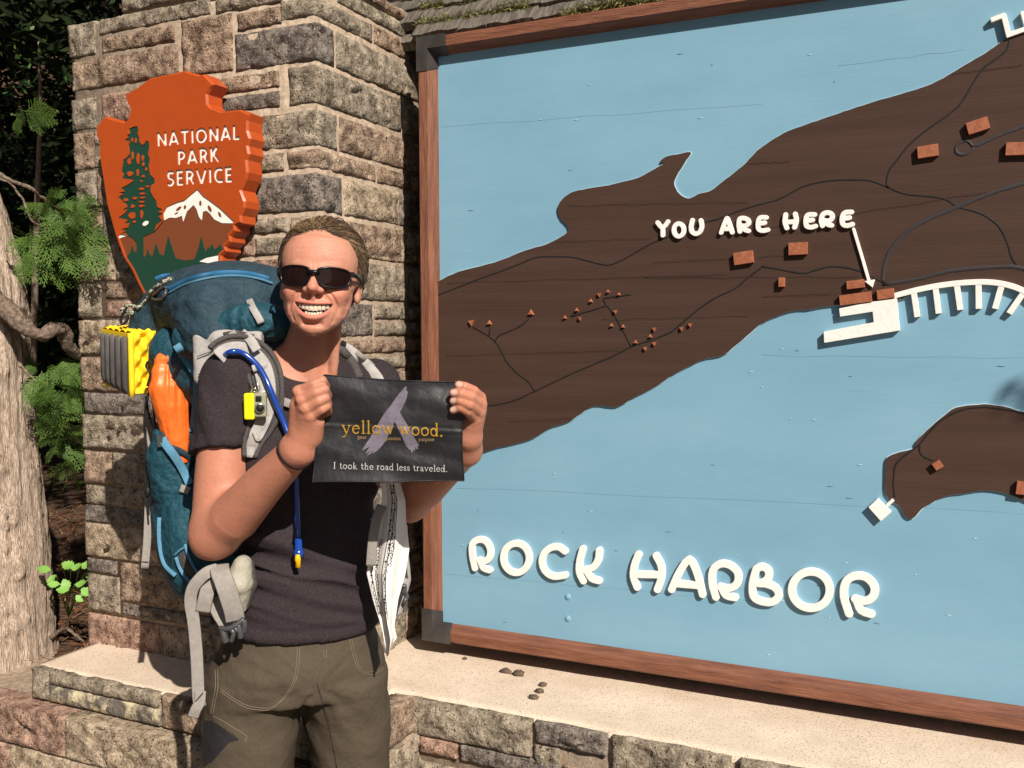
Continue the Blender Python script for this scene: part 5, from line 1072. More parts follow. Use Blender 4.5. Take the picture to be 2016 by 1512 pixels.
_q = toH(Vh); _N = vnorm(Vh, Fh); _x, _y, _z = _q.T; _fr = (_y < -18); _ds = np.zeros(len(Vh))
LINES = [([(17, -8), (27, -17), (37, -30), (43, -44), (43, -56)], 1.7, 2.0), ([(54, -22), (57, -36), (55, -50), (48, -66)], .8, 2.4), ([(38, -58), (37, -66), (32, -76)], 1.1, 1.8), ([(56, 14), (66, 20)], .7, 1.2), ([(57, 7), (68, 8)], .7, 1.2), ([(56, 0), (66, -5)], .7, 1.2), ([(20, -6), (34, -9), (48, -8)], .7, 1.6)]
for P, dp, wd in LINES:
    for s_ in (-1, 1):
        D, T = pdist(_x*s_, _z, P); f_ = np.sin(np.pi*np.clip(T*.9+.08, 0, 1))**.7; _ds -= dp*f_*np.exp(-(D/wd)**2)*(_x*s_ > 5)*_fr; _ds += .45*dp*f_*np.exp(-((D-wd*2.4)/(wd*1.5))**2)*(_x*s_ > 5)*_fr
for P, dp, wd in [([(-34, 56), (0, 59), (34, 56)], .35, 1.6), ([(-30, 67), (0, 70), (30, 66)], .35, 1.6), ([(-15, -77), (0, -75.5), (15, -77)], 1.6, 3.0), ([(0, -27), (0, -37)], .9, 2.6), ([(-4, 20), (-5, 32)], .6, 1.2), ([(4, 20), (5, 32)], .6, 1.2)]:
    D, T = pdist(_x, _z, P); _ds -= dp*np.exp(-(D/wd)**2)*_fr
_ds += .35*fbm(_q/9, 3, 31)+.05*fbm(_q/2.2, 2, 5)
Vh = Vh+_N*(_ds*.001)[:, None]; parts_.append((Vh, Fh))
def clip(V, F, keep):
    k = keep(V); f = k[F].all(1); F = F[f]; use = np.unique(F); mp = -np.ones(len(V), int); mp[use] = np.arange(len(use)); return V[use], mp[F]
def stubs(v): v.cone(RS+UPZ*.012, RS*.8+RE*.2, .050, .051, .02); v.cone(LS+UPZ*.01, LS*.8+LE*.2, .048, .047, .02)
v = fieldmesh((-.68, 1.66, .90), (-.12, 2.14, cutN+.03), .0034, [skin_prims, stubs]); Vb, Fb = v.mesh()
rightarm = lambda v: (v.chain([RS*.9+RE*.1, RS*.72+RE*.28, RS*.35+RE*.65, RE], [.0505, .0525, .0490, .0430], .02))
v = fieldmesh((pf(365, 900, 1.75)[0]-.03, 1.51, RE[2]-.075), (pf(670, 800, 1.6)[0], 1.90, RS[2]+.05), .0018, [arm_prims, hand_prims]); V1, F1 = v.mesh()
v = fieldmesh((LE[0]-.07, 1.51, LE[2]-.06), (pf(962, 800, 1.6)[0]+.01, 2.05, pf(900, 742, 1.6)[2]+.01), .0018, [arm_prims, hand_prims]); V2, F2_ = v.mesh()
V1 = relax(V1, F1, 2, .4); V1, F1 = clip(V1, F1, lambda V: (V[:, 0] < pf(690, 800, 1.6)[0]) & ((V[:, 2] < RS[2]*.85+RE[2]*.15) | (V[:, 1] < 1.66)))
Vb, Fb = clip(Vb, Fb, lambda V: V[:, 2] < cutN+.006)
V2, F2_ = clip(V2, F2_, lambda V: (V[:, 0] > LE[0]-.068))
Vh, Fh = clip(Vh, Fh, lambda V: V[:, 2] > cutN+.0015)
Vs = []; Fs = []; n0 = 0
for (V, F) in ((Vh, Fh), (relax(Vb, Fb, 1, .3), Fb), (V1, F1), (V2, F2_)): Vs.append(V); Fs.append(F+n0); n0 += len(V)
VB = np.concatenate(Vs)
FB = np.concatenate(Fs)
# complexion
hh = toH(VB); nv = len(VB); colr = np.tile(np.array([.50, .222, .150]), (nv, 1)); isH = (np.arange(nv) < len(Vh))
def blend(mask, c):
    global colr
    colr = colr*(1-mask[:, None])+np.array(c)[None]*mask[:, None]
n_ = fbm(VB*45, 4, 2)[:, None]; colr = colr*(1+n_*.16)+np.array([.03, -.005, -.005])*fbm(VB*14, 2, 8)[:, None]
x, y, z = hh[:, 0], hh[:, 1], hh[:, 2]; sm = lambda d, w: 1/(1+np.exp(np.clip(d/w, -30, 30)))
blend(isH*sm(np.sqrt(((np.abs(x)-40)/19)**2+((z+22)/15)**2+((y+60)/40)**2)-1, .25)*.38, (.58, .19, .12)); blend(isH*sm(np.sqrt((x/13)**2+((z+14)/10)**2+((y+103)/14)**2)-1, .25)*.3, (.58, .19, .12))
ax_ = np.clip(np.abs(x)/33, 0, 1); dU = np.abs(z-(zu(x)+2.0)); dL = np.abs(z-(zl(x)-3.6)); lipm = isH*((np.abs(x) < 34) & (y < -62) & (z < -32) & (z > -76))
blend(lipm*np.maximum(sm(dU-3.4*(1-.5*ax_**2), .5), sm(dL-4.6*(1-.5*ax_**2), .6))*.75, (.50, .155, .12))
blend(isH*((np.abs(x) < 33) & (z < zu(x)) & (z > zl(x)) & (y > -80) & (y < -40))*1.0, (.16, .025, .02))
blend(isH*sm(np.hypot(np.abs(x)-31, (z-27)*2.6)-14, 2)*(y < -60)*.35, (.16, .09, .05))
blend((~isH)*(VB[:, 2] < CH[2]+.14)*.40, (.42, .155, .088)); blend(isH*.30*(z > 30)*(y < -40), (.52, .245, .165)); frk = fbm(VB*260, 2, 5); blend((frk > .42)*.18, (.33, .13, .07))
# nails
NL = [pf(903, 757, 1.562), pf(893.5, 772.5, 1.559), pf(893.5, 788.5, 1.561), pf(892.5, 806, 1.563)]
for q in NL: blend(sm(np.sqrt((((VB-q)*np.array([1/.0062, 1/.006, 1/.0052]))**2).sum(1))-1, .08)*.8, (.72, .47, .38))
mat_skin = M('skin', (1, 1, 1), None, rough=.52, attr='Col', spec=.30, bump=.3, bscale=520, bump2=.2, b2scale=140, sss=.15)
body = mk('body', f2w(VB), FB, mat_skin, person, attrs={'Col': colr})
bvh_skin = bvh(f2w(VB), FB)
# teeth
mat_tooth = M('teeth', (.56, .47, .36), (.64, .55, .43), 300, .35, spec=.4); tm = MB()
def toothVF(c, w, h, d, yaw):
    u_ = np.linspace(-1, 1, 7); V = []
    d = d*.6
    for j in np.linspace(-1, 1, 6):
        for i in u_:
            rx = 1-.12*max(0, -j)**3; bul = (1-abs(i)**2.6)*(1-abs(j)**5)
            V.append((i*w/2*rx, -bul*d, j*h/2-.10*h*(abs(i)**3)*(j < 0)))
    V = np.array(V); c_, s_ = math.cos(yaw), math.sin(yaw); V = np.c_[V[:, 0]*c_-V[:, 1]*s_, V[:, 0]*s_+V[:, 1]*c_, V[:, 2]]+c
    F = [(j*7+i, j*7+i+1, (j+1)*7+i+1, (j+1)*7+i) for j in range(5) for i in range(6)]; return V, F
xw = 0
for s in (-1, 1):
    x0 = 0
    for i, w in enumerate([8.3, 6.6, 7.3, 6.4, 6.2, 5]):
        xc = x0+w/2; yy_ = -83.5+.0150*xc*xc; h_ = [13.0, 11.9, 11.6, 9.8, 8.2, 6.0][i]; zc = zu(np.array(xc))+.8-h_/2+1.2
        V, F = toothVF(np.array([s*xc, yy_+1.5, float(zc)]), w*1.0, h_, 2.2, s*math.atan(.030*xc)); tm.add(f2w(HC+(V*.001)@HM.T), F); x0 += w
    x0 = 0
    for i, w in enumerate([5.2, 5.4, 5.6]):
        xc = x0+w/2; V, F = toothVF(np.array([s*xc, -77.5+.017*xc*xc, -58.8+xc*xc*.014]), w*.97, 6, 2, s*math.atan(.034*xc)); tm.add(f2w(HC+(V*.001)@HM.T), F); x0 += w
tm.build('teeth', mat_tooth, person)
g_ = [(Hh(x, -78+.015*x*x, float(zu(np.array(x)))+1.5)) for x in np.linspace(-28, 28, 12)]; V, F = tubeVF(f2w(np.array(g_)), .0032, 8); mk('gums', V, F, M('gums', (.42, .12, .10), None, rough=.35), person)
# ------------------------------------------------------------------ hair pulled back
mat_hair = M('hair', (1, 1, 1), None, rough=.42, attr='Col', spec=.5)
v = Vol(HC-np.array([.115, .135, .13]), HC+np.array([.115, .16, .16]), .0025)
v.ell(Hh(0, 19, 43), np.array([79, 93, 85])*.001, HI, k=.01); v.ell(Hh(-3, 62, 0), np.array([66, 50, 62])*.001, HI, k=.02); v.ell(Hh(2, 112, -12), np.array([24, 26, 30])*.001, HI, k=.012)
# keep the face clear of the hair cap
def facecut(X, Y, Z):
    q = [(X-HC[0])*HM[0, i]+(Y-HC[1])*HM[1, i]+(Z-HC[2])*HM[2, i] for i in range(3)]; x, y, z = [a*1000 for a in q]
    top = 93-.0065*x*x-.00000075*x**4+0*z; yb = -18-0*z+14*np.clip((z-40)/60, 0, 1)
    return (np.maximum.reduce([z-top+0*y, y-np.where(z > 28, -14, -8)+0*x])*.001).astype(np.float32)
v.put(Hh(0, 0, 0)-.3, Hh(0, 0, 0)+.3, facecut, .004, 's')
VH, FH = v.mesh(); VH = relax(VH, FH, 1); hq = toH(VH); VH, FH = clip(VH, FH, lambda V: toH(V)[:, 2] > -70-.0*V[:, 0])
hq = toH(VH); cc = np.tile(np.array([.095, .060, .036]), (len(VH), 1)); mk('hair', f2w(VH), FH, mat_hair, person, attrs={'Col': cc})
u = np.random.RandomState(12); SV = []; SF = []; SC = []; nn = 0
cen = np.array([0, 19, 43.]); rad = np.array([79, 93, 85.])
for i in range(3000):
    t = u.uniform(-1, 1); a = t*1.0
    # hairline start: arc over the forehead down both temples to the ears
    if u.rand() < .62:
        x0 = t*64; z0 = 93-.0065*x0*x0-.00000075*x0**4+u.uniform(-5, 9)
    else:
        s_ = 1 if u.rand() < .5 else -1; x0 = s_*u.uniform(60, 77); z0 = u.uniform(-34, 62)
    if i > 2600: x0 = u.uniform(-62, 62); z0 = 93-.0065*x0*x0-.00000075*x0**4-u.uniform(1, 7)
    st = (np.array([x0, 0, z0])-cen)/rad; r2 = st[0]**2+st[2]**2
    if r2 >= .98: st[[0, 2]] *= .985/math.sqrt(r2)
    st[1] = -math.sqrt(max(0, 1-st[0]**2-st[2]**2)); st[1] = max(st[1], -.62) if abs(x0) > 60 else st[1]; back = u.uniform(0, .55) if u.rand() < .6 else 0
    en = np.array([u.normal(0, .16), .93, -.42+u.normal(0, .12)]); st = st/np.linalg.norm(st); en /= np.linalg.norm(en)
    om = math.acos(np.clip(st@en, -1, 1)); K = 12; tt = np.linspace(back, 1, K); D = (np.sin((1-tt)*om)[:, None]*st+np.sin(tt*om)[:, None]*en)/math.sin(om)
    lift = 1+.012+.022*np.sin(np.pi*tt)*u.uniform(.2, 1)+u.uniform(0, .012)-.03*(tt == tt[0])*(back == 0); P = cen+D*rad*lift[:, None]
    if abs(x0) > 58: P[:, 2] -= 6*np.sin(np.pi*tt)
    P = P+fbm(np.c_[np.full(K, i*.37), tt*3, np.full(K, 2.)], 2, 3)[:, None]*u.normal(0, 2.6, 3)
    if i % 28 == 0: P[:, :] += D*rad*u.uniform(.02, .05)*np.sin(np.pi*tt)[:, None]
    W = f2w(HC+(P*.001)@HM.T); V, F = tubeVF(W, np.interp(np.linspace(0, 1, K), [0, .15, .9, 1], ([.0004, .0010, .0009, .0004] if i <= 2600 else [.00012, .00030, .0006, .0004])), 3, False)
    q = u.rand()+.9*fbm(np.array([[x0*.07, z0*.07, 1.]]), 2, 4)[0]; side = min(1, abs(x0)/62.); c = np.array([.075, .044, .026]) if q < .55-.30*side else np.array([.18, .115, .06]) if q < .92 else np.array([.40, .28, .15])
    SV.append(V); SF.append(F); SC.append(np.tile(c*u.uniform(.7, 1.25), (len(V), 1)))
    SF[-1] = [tuple(k+nn for k in f) for f in F]; nn += len(V)
mk('hair_strands', np.concatenate(SV), sum(SF, []), mat_hair, person, attrs={'Col': np.concatenate(SC)})
# ------------------------------------------------------------------ clothing
mat_shirt = M('charcoal_heather_jersey', (.016, .0112, .0128), (.046, .034, .038), 420, .9, bump=.35, bscale=700, bump2=.2, b2scale=60, spec=.2)
mat_pants = M('brown_trouser_cloth', (.062, .0465, .031), (.078, .059, .041), 300, .8, bump=.3, bscale=650, bump2=.3, b2scale=11, spec=.25)
mat_stitch = M('pale_stitching', (.18, .135, .10), None, rough=.8)
mat_blackmesh = M('black_lining', (.012, .011, .013), (.03, .028, .03), 500, .6, bump=.5, bscale=500)
def loftfn(S):
    """S rows: (px, py, dist, a, b, yaw deg) -> elliptical loft distance function and its bounds"""
    R_ = []
    for (px, py, d, a, b, yw_) in S: c = pf(px, py, d); R_.append((c[2], c[0], c[1], a, b, math.radians(yw_)))
    R_ = np.array(sorted(R_)); zz = R_[:, 0]
    def fn(X, Y, Z):
        z = np.clip(Z, zz[0], zz[-1]); g = [np.interp(z.ravel(), zz, R_[:, k]).reshape(z.shape).astype(np.float32) for k in range(1, 6)]
        x = X-g[0]; y = Y-g[1]; c_, s_ = np.cos(g[4]), np.sin(g[4]); u = abs(x*c_+y*s_)/g[2]; w = abs(-x*s_+y*c_)/g[3]
        d = ((u**2.25+w**2.25+1e-9)**(1/2.25)-1)*np.minimum(g[2], g[3]); return np.maximum(d, np.maximum(zz[0]-Z, Z-zz[-1])+0*d).astype(np.float32)
    m = R_[:, 3:5].max(1); lo = np.array([(R_[:, 1]-m).min(), (R_[:, 2]-m).min(), zz[0]]); hi = np.array([(R_[:, 1]+m).max(), (R_[:, 2]+m).max(), zz[-1]]); return lo, hi, fn
TOR = [(600, 742, 1.895, .135, .078, 40), (600, 790, 1.895, .150, .096, 40), (601, 850, 1.892, .152, .106, 40), (602, 910, 1.89, .148, .110, 40), (605, 1000, 1.885, .134, .104, 38), (607, 1080, 1.88, .126, .099, 34), (602, 1160, 1.88, .136, .104, 30), (594, 1230, 1.88, .156, .114, 27), (588, 1300, 1.88, .172, .122, 26)]
def planecut(v, p, n, k=.002):
    p = np.asarray(p); n = np.asarray(n)/np.linalg.norm(n); v.put(v.lo, v.lo+v.n*v.h, lambda X, Y, Z: (-((X-p[0])*n[0]+(Y-p[1])*n[1]+(Z-p[2])*n[2])).astype(np.float32), k, 's')
hemP = pf(610, 1268, 1.765); hemN = np.array([-.10, .10, -1.0])
v = Vol((-.70, 1.60, .76), (-.10, 2.14, 1.50), .0042)
lo, hi, fn = loftfn(TOR); v.put(lo, hi, fn, .02)
v.ell(CH+UPZ*.02, (.147, .095, .178), MT_, k=.02); v.cone(RS+UPZ*.004, NECK-UPZ*.03, .054, .060, .03); v.cone(LS+UPZ*.004, NECK-UPZ*.03, .053, .060, .03)
for s, q in ((-1, pf(556, 925, 1.80)), (1, pf(684, 930, 1.86))): v.ell(q, (.062, .052, .062), MT_, k=.04)
sh = RS*.55+RE*.45; sl_ = LS*.52+LE*.48
# sleeves are cut on their own before joining
v2 = Vol((-.72, 1.60, 1.10), (-.40, 2.0, 1.50), .0042); v2.chain([RS+UPZ*.012, RS*.62+RE*.38+np.array([-.002, 0, 0]), RS*.4+RE*.6], [.056, .0610, .0625], .02); v2.F = v2.F
planecut(v2, pf(440, 884, 1.76), (RE-RS)+np.array([.06, -.02, 0])*1.0)
v3 = Vol((-.40, 1.80, 1.10), (-.10, 2.14, 1.50), .0042); v3.chain([LS+UPZ*.01, LS*.4+LE*.6], [.056, .060], .02); planecut(v3, sl_, LE-LS)
def merge(dst, src, k=.012):
    o = np.round((src.lo-dst.lo)/dst.h).astype(int)
    # resample on the destination lattice (lattices share the step)
    sl_d = tuple(slice(max(0, o[i]), min(dst.n[i], o[i]+src.n[i])) for i in range(3)); sl_s = tuple(slice(max(0, -o[i]), max(0, -o[i])+sl_d[i].stop-sl_d[i].start) for i in range(3))
    a = dst.F[sl_d]; d = src.F[sl_s]; h = np.clip(.5+.5*(a-d)/k, 0, 1); dst.F[sl_d] = a*(1-h)+d*h-k*h*(1-h)
merge(v, v2); merge(v, v3)
v.ell(pf(605, 668, 1.80), (.080, .105, .083), MT_, k=.004, op='s'); planecut(v, hemP, hemN)
VS, FS = v.mesh(); VS = relax(VS, FS, 2); N = vnorm(VS, FS)
q = (VS-WA)@np.c_[LAT, BK, UPZ]; w_ = np.exp(-((VS[:, 2]-WA[2]+.03)/.12)**2); wc = np.exp(-((VS[:, 2]-CH[2])/.14)**2)
f1 = 1-abs(fbm(np.c_[q[:, 0]*5+q[:, 2]*3, q[:, 1]*5, q[:, 2]*26+q[:, 0]*9], 2, 4))*2.6; f2_ = 1-abs(fbm(np.c_[q[:, 0]*9, q[:, 1]*9, q[:, 2]*9-q[:, 0]*12], 2, 9))*2.4
arm_ = np.clip(1-np.linalg.norm(VS-(RS+RE)/2, axis=1)/.2, 0, 1); f3 = fbm(np.c_[VS[:, 0]*24+VS[:, 2]*14, VS[:, 1]*20, VS[:, 2]*7], 3, 7)
edge_ = np.clip((VS-hemP)@(-hemN/np.linalg.norm(hemN))/.03, 0, 1)
d_ = .019*f1*w_*edge_+.006*f2_*wc*(1-w_)+(.007)*f3*np.clip(arm_*3, 0, 1)
hd = (VS-hemP)@(-hemN/np.linalg.norm(hemN)); d_ = d_-.0016*np.exp(-((hd-.021)/.0018)**2)-.0012*np.exp(-((hd-.004)/.002)**2)+.006*np.exp(-np.clip(hd, 0, 1)/.03)
shn = (RE-RS)/np.linalg.norm(RE-RS); hs = -(VS-pf(440, 884, 1.76))@shn; d_ = d_-np.where((arm_ > 0) & (VS[:, 0] < pf(505, 880, 1.76)[0]), .0016*np.exp(-((hs-.022)/.0018)**2), 0)
VS = VS+N*d_[:, None]; WS = f2w(VS); shirt = mk('t_shirt', WS, FS, mat_shirt, person); bvh_shirt = bvh(WS, FS)
# collar rib
def onsurf(bt, pts, off=.002, default=1.85, n=6): return np.array([hit(bt, *p, off=off, default=default) for p in (catmull(np.array(pts, float), n) if n else pts)])
# trousers
PAN = [(595, 1190, 1.88, .125, .092, 28), (590, 1250, 1.88, .150, .106, 26), (586, 1300, 1.88, .172, .118, 25), (586, 1350, 1.885, .174, .118, 24)]
v = Vol((-.72, 1.66, 0.05), (-.14, 2.12, .95), .0055); lo, hi, fn = loftfn(PAN); v.put(lo, hi, fn, .02)
def legfn(S): lo, hi, fn = loftfn(S); v.put(lo, hi, fn, .012)
zk = lambda z, d: 650+(1.47-z)*FPX/d       # pixel row of a height at a distance (pitch is small)
legfn([(505, 1320, 1.865, .100, .112, 20), (496, 1400, 1.86, .096, .102, 15), (488, 1512, 1.85, .087, .092, 10), (485, 1640, 1.84, .078, .082, 5), (488, 1800, 1.84, .070, .072, 0), (492, 1990, 1.88, .062, .066, 0), (492, 2060, 1.90, .060, .066, 0)])
legfn([(668, 1320, 1.905, .090, .104, 25), (680, 1400, 1.915, .085, .098, 25), (692, 1512, 1.925, .076, .086, 20), (700, 1640, 1.93, .070, .078, 15), (706, 1800, 1.94, .066, .070, 10), (712, 1960, 1.97, .060, .064, 10), (712, 2030, 1.98, .058, .064, 10)])
VP_, FP_ = v.mesh(); VP_ = relax(VP_, FP_, 2); N = vnorm(VP_, FP_); cr = pf(628, 1345, 1.80)
q = VP_-cr; rr_ = np.linalg.norm(q*np.array([1, .5, 1]), axis=1); an = np.arctan2(q[:, 2], q[:, 0]); d_ = .0045*np.exp(-(rr_/.12)**2)*(1-2.4*abs(fbm(np.c_[an*3.2, rr_*6, q[:, 1]*3], 2, 3)))+.0045*fbm(np.c_[VP_[:, 0]*12+VP_[:, 2]*6, VP_[:, 1]*8, VP_[:, 2]*7], 3, 5)+.0035*(1-2.5*abs(fbm(np.c_[VP_[:, 0]*5, VP_[:, 1]*5, VP_[:, 2]*13+VP_[:, 0]*9], 2, 8)))
VP_ = VP_+N*d_[:, None]; WP_ = f2w(VP_); mk('trousers', WP_, FP_, mat_pants, person); bvh_pants = bvh(WP_, FP_)
z4p = lambda L_: [(x/2.69+200, y/2.69+950) for x, y in L_]
def seam(name, pts, w=.0016, mat=mat_stitch, parent=person, bt=None, off=.0012, dash=None, conv=z4p):
    P = onsurf(bt or bvh_pants, conv(pts), off); ok = np.linalg.norm(np.diff(P, axis=0), axis=1) < .05; P = P[:len(ok)][ok] if not ok.all() else P
    V, F = ribbonVF(P, w, th=.0008); mk(name, V, F, mat, parent)
for dx in (0, 13):
    seam('stitching', [(1036+dx, 880), (1032+dx, 960), (1015+dx*.9, 1050), (970+dx*.7, 1130), (900+dx*.2, 1185-dx*.6+13), (830, 1205-dx), (760, 1190-dx), (690, 1150-dx), (625+dx*.3, 1105-dx)], .0011)
    seam('stitching', [(1312+dx, 830), (1325+dx, 890), (1345+dx, 960), (1375+dx*.6, 1005-dx*.5), (1415, 1018-dx), (1460, 1005-dx), (1495, 985-dx)], .0011)
    seam('stitching', [(1176+dx, 885), (1178+dx, 935)], .0011)
    seam('stitching', [(600+dx, 985), (603+dx, 1080), (585+dx, 1180), (575+dx, 1230)], .0011)
seam('stitching', [(585, 1235), (640, 1262), (700, 1300), (765, 1342), (758, 1378)], .0012)
seam('seam', [(1140, 1060), (1165, 1150), (1195, 1260), (1225, 1400), (1245, 1512)], .0018, mat_blackmesh, off=.0004)
# open zipped vent on the thigh
def patch(name, poly, bt, mat, parent, off=.0015, step=3.0, default=1.85):
    P = np.array(poly, float); g = F2(P.min(0)-step, P.max(0)+step, step); g.poly(P); ids = {}; V = []; F = []
    def vid(i, j):
        if (i, j) not in ids:
            h = hit(bt, g.x[i], g.y[j], off, default); ids[(i, j)] = len(V); V.append(h)
        return ids[(i, j)]
    I = g.D < step*.2
    for i in range(len(g.x)-1):
        for j in range(len(g.y)-1):
            if I[i, j] and I[i+1, j] and I[i+1, j+1] and I[i, j+1]: F.append((vid(i, j), vid(i, j+1), vid(i+1, j+1), vid(i+1, j)))
    return mk(name, V, F, mat, parent)
patch('mesh_vent', z4p([(535, 1255), (590, 1262), (650, 1300), (735, 1362), (680, 1378), (640, 1420), (590, 1475), (540, 1512), (530, 1400)]), bvh_pants, mat_blackmesh, person, step=2.2)
# boots
mat_boot = M('brown_leather_boot', (.06, .035, .02), (.10, .06, .035), 60, .6, bump=.4, bscale=200)
for (px, d, z_) in ((492, 1.90, 0), (712, 1.98, 0)):
    c = pf(px, 2050, d); c[2] = 0; v = Vol(c+np.array([-.09, -.26, -.01]), c+np.array([.09, .12, .22]), .006)
    v.cone(c+[0, 0, .16], c+[0, .01, .07], .055, .055, .03); v.cone(c+[0, .02, .055], c+[0, -.14, .045], .045, .042, .03); v.box(c+[0, -.055, .018], (.048, .15, .018), .015, k=.01); V, F = v.mesh(); mk('boot', f2w(V), F, mat_boot, person)
# hair tie on the wrist
def ringaround(bt, c, ax, off=.001, n=40, reach=.09, tilt=None):
    ax = ax/np.linalg.norm(ax); a = np.cross(ax, [0, 0, 1.0]); a /= np.linalg.norm(a); b = np.cross(ax, a); out = []
    for i in range(n):
        t = 2*math.pi*i/n; d = a*math.cos(t)+b*math.sin(t); o_ = c+d*reach; h = bt.ray_cast(Vector(o_), Vector(-d), reach)
        out.append(np.array(h[0])+d*off if h[0] is not None else c+d*.03)
    return np.array(out)
mat_tie = M('hair_tie', (.035, .013, .012), None, rough=.6)
wx = f2w(RE)-f2w(RW); wx = wx/np.linalg.norm(wx); ties = thing('hair_tie', 'thin dark brown double hair tie worn round the right wrist', 'hair tie', tuple(f2w(RW)))
for k_, (dd, tl) in enumerate(((.010, .10), (.016, -.08))):
    c = f2w(RW)+wx*dd; P = ringaround(bvh_skin, c, wx+cR*tl+cZ*tl, .0009); P = relax1 = np.array([(P[i-1]+P[i]*2+P[(i+1) % len(P)])/4 for i in range(len(P))]); P = np.vstack([P, P[:1]]); V, F = tubeVF(P, .0019, 8, False); mk('band', V, F, mat_tie, ties)
# ------------------------------------------------------------------ sunglasses
mat_lens = M('dark_lens', (.012, .005, .004), None, rough=.12, spec=.28); mat_frame = M('glasses_frame', (.006, .004, .004), None, rough=.3, spec=.32)
sg = thing('sunglasses', 'dark wraparound sunglasses with glossy brown lenses on the hiker\'s face', 'sunglasses', tuple(f2w(Hh(0, -95, 5))))
fyg = lambda x: -97+.0068*x*x
for s in (-1, 1):
    prof = [(5, 8), (5, 14), (10, 20.5), (22, 24), (40, 24.5), (55, 22), (61, 16), (62, 4), (58.5, -8), (48, -14), (32, -16), (17, -13.5), (8.5, -4)]
    lp = catmull(np.array(prof, float), 4, True); out = f2w(np.array([Hh(s*x, fyg(x), z*.86+3.5) for x, z in lp])); c = f2w(Hh(s*36, fyg(36)-2.5, 8))
    n = len(out); mid = (out+c)/2+f2w(HM@np.array([0, -.0012, 0])); V = np.vstack([out, mid, [c]]); F = [(i, (i+1) % n, n+(i+1) % n, n+i) for i in range(n)]+[(n+i, n+(i+1) % n, 2*n) for i in range(n)]
    mk('lens', V, F, mat_lens, sg); V, F = tubeVF(np.vstack([out, out[:2]]), .0024, 8, False); mk('rim', V, F, mat_frame, sg)
    T = f2w(np.array([Hh(s*62, fyg(62)+1, 17), Hh(s*69, -60, 16), Hh(s*74, -40, 14), Hh(s*77, -10, 10), Hh(s*78, 14, 5)])); P = catmull(T, 6); V, F = ribbonVF(P, np.linspace(.010, .004, len(P)), nrm=f2w(HM@np.array([s*1.0, -.1, 0])), th=.0026); mk('temple', V, F, mat_frame, sg)
    V, F = boxVF((-1, -1, -1), (1, 1, 1)); mk('hinge', f2w(np.array([Hh(s*66+a[0]*3.2, fyg(62)+3+a[1]*6, 17+a[2]*4.2) for a in V])), F, mat_frame, sg, smooth=False)
P = f2w(catmull(np.array([Hh(-10, fyg(10), 14), Hh(-4, -100, 15), Hh(4, -100, 15), Hh(10, fyg(10), 14)]), 5)); V, F = tubeVF(P, .0040, 8); mk('bridge', V, F, mat_frame, sg)
# ------------------------------------------------------------------ flag
flag = thing('flag', 'small black printed flag with yellow and white lettering held in both hands', 'flag', tuple(atd(760, 940, 1.59)))
A0 = atd(638, 737, 1.5935); A1 = atd(910, 750, 1.5865); A3 = atd(617, 948, 1.5825); nf_ = np.cross(A1-A0, A3-A0); nf_ /= np.linalg.norm(nf_)
if nf_@(CAM-A0) < 0: nf_ = -nf_
e1 = (A1-A0)/np.linalg.norm(A1-A0); e2 = np.cross(nf_, e1); e2 = e2 if e2[2] < 0 else -e2
def fpl(px, py): d = ray(px, py); t = ((A0-CAM)@nf_)/(d@nf_); p = CAM+d*t; return np.array([(p-A0)@e1, (p-A0)@e2])
def wav(a, b):
    a = np.asarray(a, float); b = np.asarray(b, float); p = np.stack([a*9+b*5, b*22-a*5, a*0+1.], -1); r = .0052*fbm(p, 2, 5)
    r = r+.0034*np.sin(b*60-a*22+1.0)*np.exp(-((a-.02)/.09)**2)*np.exp(-b/.08)+.0034*np.sin(b*70+a*20)*np.exp(-((a-.24)/.07)**2)*np.exp(-b/.10)
    return r+.004*np.sin(a*17+.6)*(b/.17)**1.2+.0012*np.sin((b-.083)*400)*np.exp(-((b-.083)/.004)**2)
def fw(a, b, off=0): a = np.asarray(a, float); b = np.asarray(b, float); return A0+a[..., None]*e1+b[..., None]*e2+(wav(a, b)+off)[..., None]*nf_
cTL, cTR, cBR, cBL = fpl(638, 738), fpl(908, 752), fpl(912, 947), fpl(617, 948)
U, W = np.meshgrid(np.linspace(0, 1, 90), np.linspace(0, 1, 60), indexing='ij'); Q = (cTL*((1-U)*(1-W))[..., None]+cTR*(U*(1-W))[..., None]+cBR*(U*W)[..., None]+cBL*((1-U)*W)[..., None])
Q[..., 1] += .0030*np.sin(U*math.pi)*(1-W)-.0006*np.sin(U*9)*W; Q[..., 0] += .0012*np.sin(W*7)*(U > .9); Q[..., 0] += -.010*np.clip((U-.93)/.07, 0, 1)*np.clip(1-W*9, 0, 1)
G0 = fw(Q[..., 0], Q[..., 1], .0003); G1 = fw(Q[..., 0], Q[..., 1], -.0005); nu, nw = U.shape; ids = np.arange(nu*nw).reshape(nu, nw)
f_ = np.stack([ids[:-1, :-1], ids[:-1, 1:], ids[1:, 1:], ids[1:, :-1]], -1).reshape(-1, 4); F = np.vstack([f_, f_[:, ::-1]+nu*nw])
mat_flag = M('black_satin_cloth', (.007, .0065, .008), (.011, .010, .012), 6, .42, spec=.5, bump=.12, bscale=900, bump2=.15, b2scale=25)
mk('cloth', np.vstack([G0.reshape(-1, 3), G1.reshape(-1, 3)]), F, mat_flag, flag)
bord = np.concatenate([Q[:, 0], Q[-1, 1:], Q[::-1, -1][1:], Q[0, ::-1][1:]]); P = fw(bord[:, 0], bord[:, 1]); V, F = tubeVF(P, .0014, 6, False); mk('hem', V, F, mat_flag, flag)
